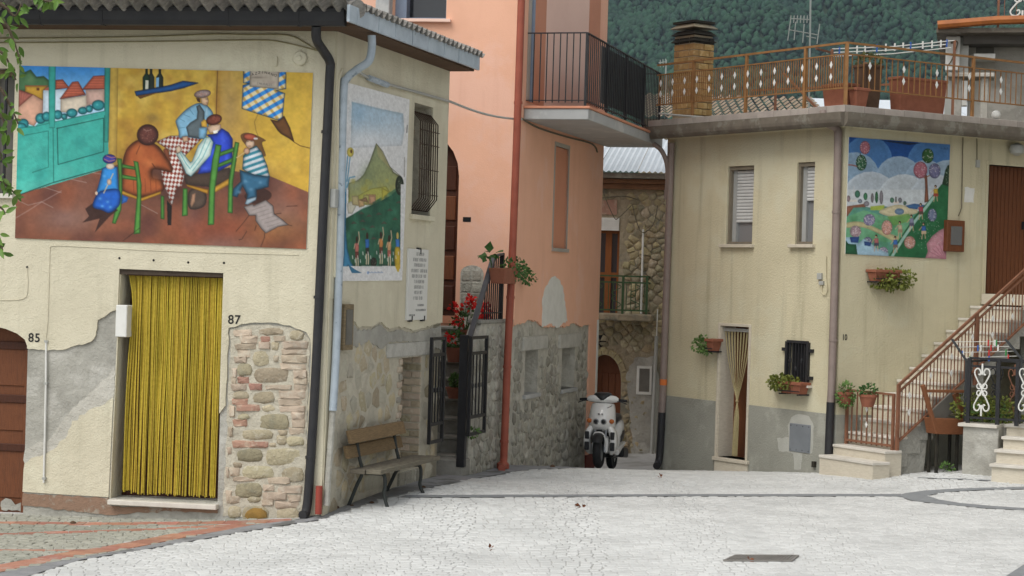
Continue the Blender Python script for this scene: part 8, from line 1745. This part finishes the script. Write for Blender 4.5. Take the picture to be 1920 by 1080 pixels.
m2.fill(g7(60, 577, 500, 574, 520, 612, 560, 575, 600, 700, 60, 700), '#dcdcdc'); m2.fill(g7(500, 574, 540, 560, 545, 560, 530, 618, 520, 622), '#d6b437', al=.9); m2.fill(g7(545, -60, 600, -60, 570, 700, 540, 700), '#dcdcdc')
m2.fill(g7(155, 575, 190, 600, 245, 630, 165, 628, 140, 570), '#3f8cb8', shade=.2)
for k in range(14): x = 690 + k * 2.0; m2.line([(x, 511), (x + 1, 508.5 + (k % 3)), (x + 2, 511)], .35, '#6a86b8', .8)
m2.ell(690, 511, 2, 3, '#4a7ac0', al=.5)
m2.line(g6(645, 430, 640, 490), 1.0, '#6d6a68', .8); m2.line(g6(622, 700, 620, 860), 1.2, '#8d8784', .6)
m2.build('mural', LS, .034, 'white-bordered mural of a pointed mountain with village and children, on the side wall')
# ---- mural 3: children on a green slope
m3 = Art([(1592, 257), (1781.5, 271), (1774, 486), (1585, 476)], 190, 220, 2, 3); B3 = [(1560, 230), (1800, 230), (1800, 500), (1560, 500)]
h = lambda *p: [(1560 + p[i] / 4.154, 240 + p[i + 1] / 4.154) for i in range(0, len(p), 2)]
hp1 = lambda x, y: h(x, y)[0]
m3.fill(B3, '#1f4f9c', c2='#2f62a8')
for x, y, r_, c in ((280, 250, 190, '#4a7cb8'), (800, 290, 220, '#4a7cb8'), (180, 380, 190, '#8aa6c0'), (520, 400, 180, '#93acc4'), (730, 420, 170, '#93acc4'), (900, 420, 170, '#9ab0c4'), (300, 560, 220, '#b4bfc9'), (560, 570, 210, '#bcc5cc'), (800, 560, 200, '#b8c2cb')): q_ = hp1(x, y); m3.ell(q_[0], q_[1], r_ / 4.154, r_ / 4.154, c, shade=-.08, sw=6)
m3.fill(h(60, 480, 950, 480, 950, 1050, 60, 1050), '#cad1d5', al=.9); m3.fill(h(360, 95, 700, 120, 600, 135, 450, 112), '#232838', al=.8)
m3.fill(h(90, 640, 200, 600, 300, 620, 420, 610, 560, 640, 700, 650, 700, 1000, 90, 1000), '#5f9c8c', shade=.1); m3.fill(h(90, 700, 250, 640, 420, 690, 560, 670, 700, 720, 600, 900, 90, 860), '#6fae84'); m3.blotch(h(90, 640, 700, 640, 700, 1000, 90, 1000), '#4a8a5c', .8, 12, 3)
m3.fill(h(110, 740, 220, 728, 330, 770, 420, 810, 520, 850, 480, 880, 380, 830, 250, 775, 110, 775), '#c0b88a', sm=True, shade=.15, sw=2); m3.fill(h(300, 610, 410, 600, 405, 640, 300, 640), '#a4b84e'); m3.fill(h(365, 655, 450, 610, 540, 598, 660, 640, 640, 670, 480, 692), '#d4c9a4', sm=True, shade=.15, sw=3); q_ = hp1(525, 650); m3.ell(q_[0], q_[1], 9, 6, '#7a98b8', shade=.2); m3.fill(h(570, 605, 640, 588, 720, 600, 700, 640, 600, 625), '#4a78b0', shade=.2)
m3.fill(h(430, 690, 600, 665, 620, 720, 480, 760), '#6fa050', al=.8); m3.fill(h(110, 610, 250, 590, 265, 615, 170, 620, 120, 690, 110, 680), '#a87058', shade=.2)
for x, y, rx, ry, c in ((200, 515, 5, 7, '#4a8068'), (262, 533, 3.8, 7, '#4a8a60'), (315, 545, 2.8, 9, '#8a8488'), (348, 540, 3, 11, '#3f7a50'), (385, 540, 3.4, 13, '#8f8a90'), (468, 562, 4, 5, '#5a8a70'), (530, 562, 3.5, 5, '#8a8890'), (130, 550, 3.5, 6, '#a08a90'), (270, 590, 5, 5, '#98939c'), (220, 570, 4, 4, '#8a96a4'), (567, 585, 3, 4, '#5a7a68')): q_ = hp1(x, y); m3.ell(q_[0], q_[1], rx, ry, c, shade=.3, sw=2)
m3.fill(h(140, 558, 195, 558, 195, 575, 140, 575), '#d8d4cc'); m3.line(h(172, 455, 172, 560), .7, '#c9c9c9'); m3.fill(h(480, 575, 520, 570, 520, 590, 480, 590), '#d8ccc0'); m3.line(h(498, 540, 498, 575), 1.2, '#33302c')
m3.fill(h(440, 1000, 540, 840, 640, 690, 740, 580, 850, 440, 950, 400, 950, 1050, 440, 1050), '#2a6a42', shade=.1); m3.blotch(h(440, 1000, 850, 440, 950, 400, 950, 1050), '#1f5638', .8, 10, 6); m3.blotch(h(440, 1000, 850, 440, 950, 400, 950, 1050), '#3a8454', .6, 14, 7)
m3.line(h(468, 998, 560, 850, 650, 720, 730, 620, 790, 540), 2.6, '#a9d0c4'); m3.fill(h(855, 440, 880, 330, 900, 290, 925, 290, 925, 460), '#2f4a34', shade=.2); m3.dots(1776, 330, 4, 16, 24, .6, ['#c8d0c0', '#1f3a26'])
m3.fill(h(720, 580, 726, 470, 722, 370, 738, 370, 744, 480, 750, 570), '#9a6248', shade=.3, sw=2, edge='#5a3424', ew=.4); m3.line(h(735, 400, 700, 375), 1.0, '#8a5640'); m3.line(h(740, 380, 770, 365), .9, '#8a5640')
for x, y, rx, ry, cs in ((258, 155, 40, 52, ('#b06a78', '#d49aa4', '#8f4f60')), (230, 272, 42, 62, ('#2f6044', '#4a8058', '#c8d8c0')), (745, 218, 46, 58, ('#3a6838', '#5a8a48', '#2a5030')), (688, 328, 54, 66, ('#b87080', '#d89aa0', '#9a5060')), (798, 335, 46, 60, ('#7a7aa0', '#9a98b8', '#5f5f88')), (292, 715, 46, 46, ('#8a86a8', '#c0b8c8', '#6d6890')), (428, 775, 42, 58, ('#cf9a8a', '#e0b0a0', '#b87a70')), (185, 805, 44, 46, ('#b09aa0', '#d0b8b8', '#8f6a78')), (280, 880, 34, 34, ('#6d7088', '#9aa0b0', '#50567a')), (400, 962, 38, 38, ('#8a88a0', '#c0bcc8', '#6d6a88')), (780, 678, 36, 50, ('#6d7a98', '#9098b0', '#566080')), (605, 890, 44, 50, ('#c09080', '#d8aa98', '#a07060'))): q_ = hp1(x, y); m3.ell(q_[0], q_[1], rx / 4.154, ry / 4.154, cs[0], shade=.25, sw=3); m3.dots(q_[0], q_[1], rx / 4.6, ry / 4.6, 90, .8, list(cs) + ['#e0d8dc'])
m3.line(h(130, 288, 160, 290, 195, 300), 1.2, '#9a5a50'); m3.line(h(222, 200, 224, 225), .8, '#3a3a30')
m3.fill(h(100, 850, 200, 845, 205, 900, 250, 860, 300, 890, 340, 930, 440, 975, 440, 1000, 100, 990), '#a4c8dc', shade=.15, sw=4); m3.fill(h(140, 848, 215, 846, 205, 892, 150, 890), '#35589c', shade=.2); m3.fill(h(250, 880, 310, 890, 300, 918, 255, 915), '#35589c', shade=.2); m3.fill(h(100, 860, 130, 900, 190, 905, 200, 985, 100, 985), '#2f6a48', shade=.25)
m3.fill(h(890, 770, 830, 800, 780, 840, 735, 900, 745, 960, 725, 1012, 900, 1025, 905, 800), '#c9909c', shade=.2, sw=4)
for k in range(6): m3.line(h(890 - k * 6, 1015, 880 - k * 24, 860 + k * 20), .7, '#a86a7c', .7)
for x, y, c1, c2 in ((805, 455, '#c8a83c', '#a04838'), (690, 595, '#b04a58', '#5a4a40'), (618, 685, '#8a8ea8', '#5a5a70'), (528, 735, '#c8b898', '#a08a70'), (712, 745, '#3a68b0', '#c8b090'), (345, 840, '#b87070', '#4a4a5a'), (492, 852, '#3f70b8', '#7a6a60')):
    T_ = lambda *p: h(*[(x + v) if i % 2 == 0 else (y + v) for i, v in enumerate(p)])
    q_ = T_(0, 0)[0]; m3.ell(q_[0], q_[1], 2.2, 3, '#2f2420'); m3.ell(q_[0] - .4, q_[1] + 1.2, 1.4, 1.6, '#cfa888'); m3.fill(T_(-16, 18, 16, 16, 20, 56, -14, 58), c1, shade=.2, sw=1.5); m3.fill(T_(-16, 55, 20, 54, 22, 78, -16, 80), c2); m3.line(T_(-8, 78, -14, 118), .8, '#cfa888'); m3.line(T_(10, 78, 14, 114), .8, '#cfa888'); m3.line(T_(-14, 24, -34, 50), .7, '#cfa888')
m3.dots(1740, 440, 28, 32, 60, .55, ['#d8e0d4', '#c8d8c8', '#e0d0d0']); m3.dots(1680, 330, 60, 30, 10, .5, ['#5a6068']); m3.dots(1640, 420, 30, 18, 30, .5, ['#3f6a50', '#7a5a58'])
for k in range(7): m3.line(h(848 + k * 8, 165, 850 + k * 8, 155 + (k % 3) * 6), .35, '#1a2030', .7)
m3.build('mural', RR, .013, 'square mural of children running down a flowery green slope under clouds', gain=.9)
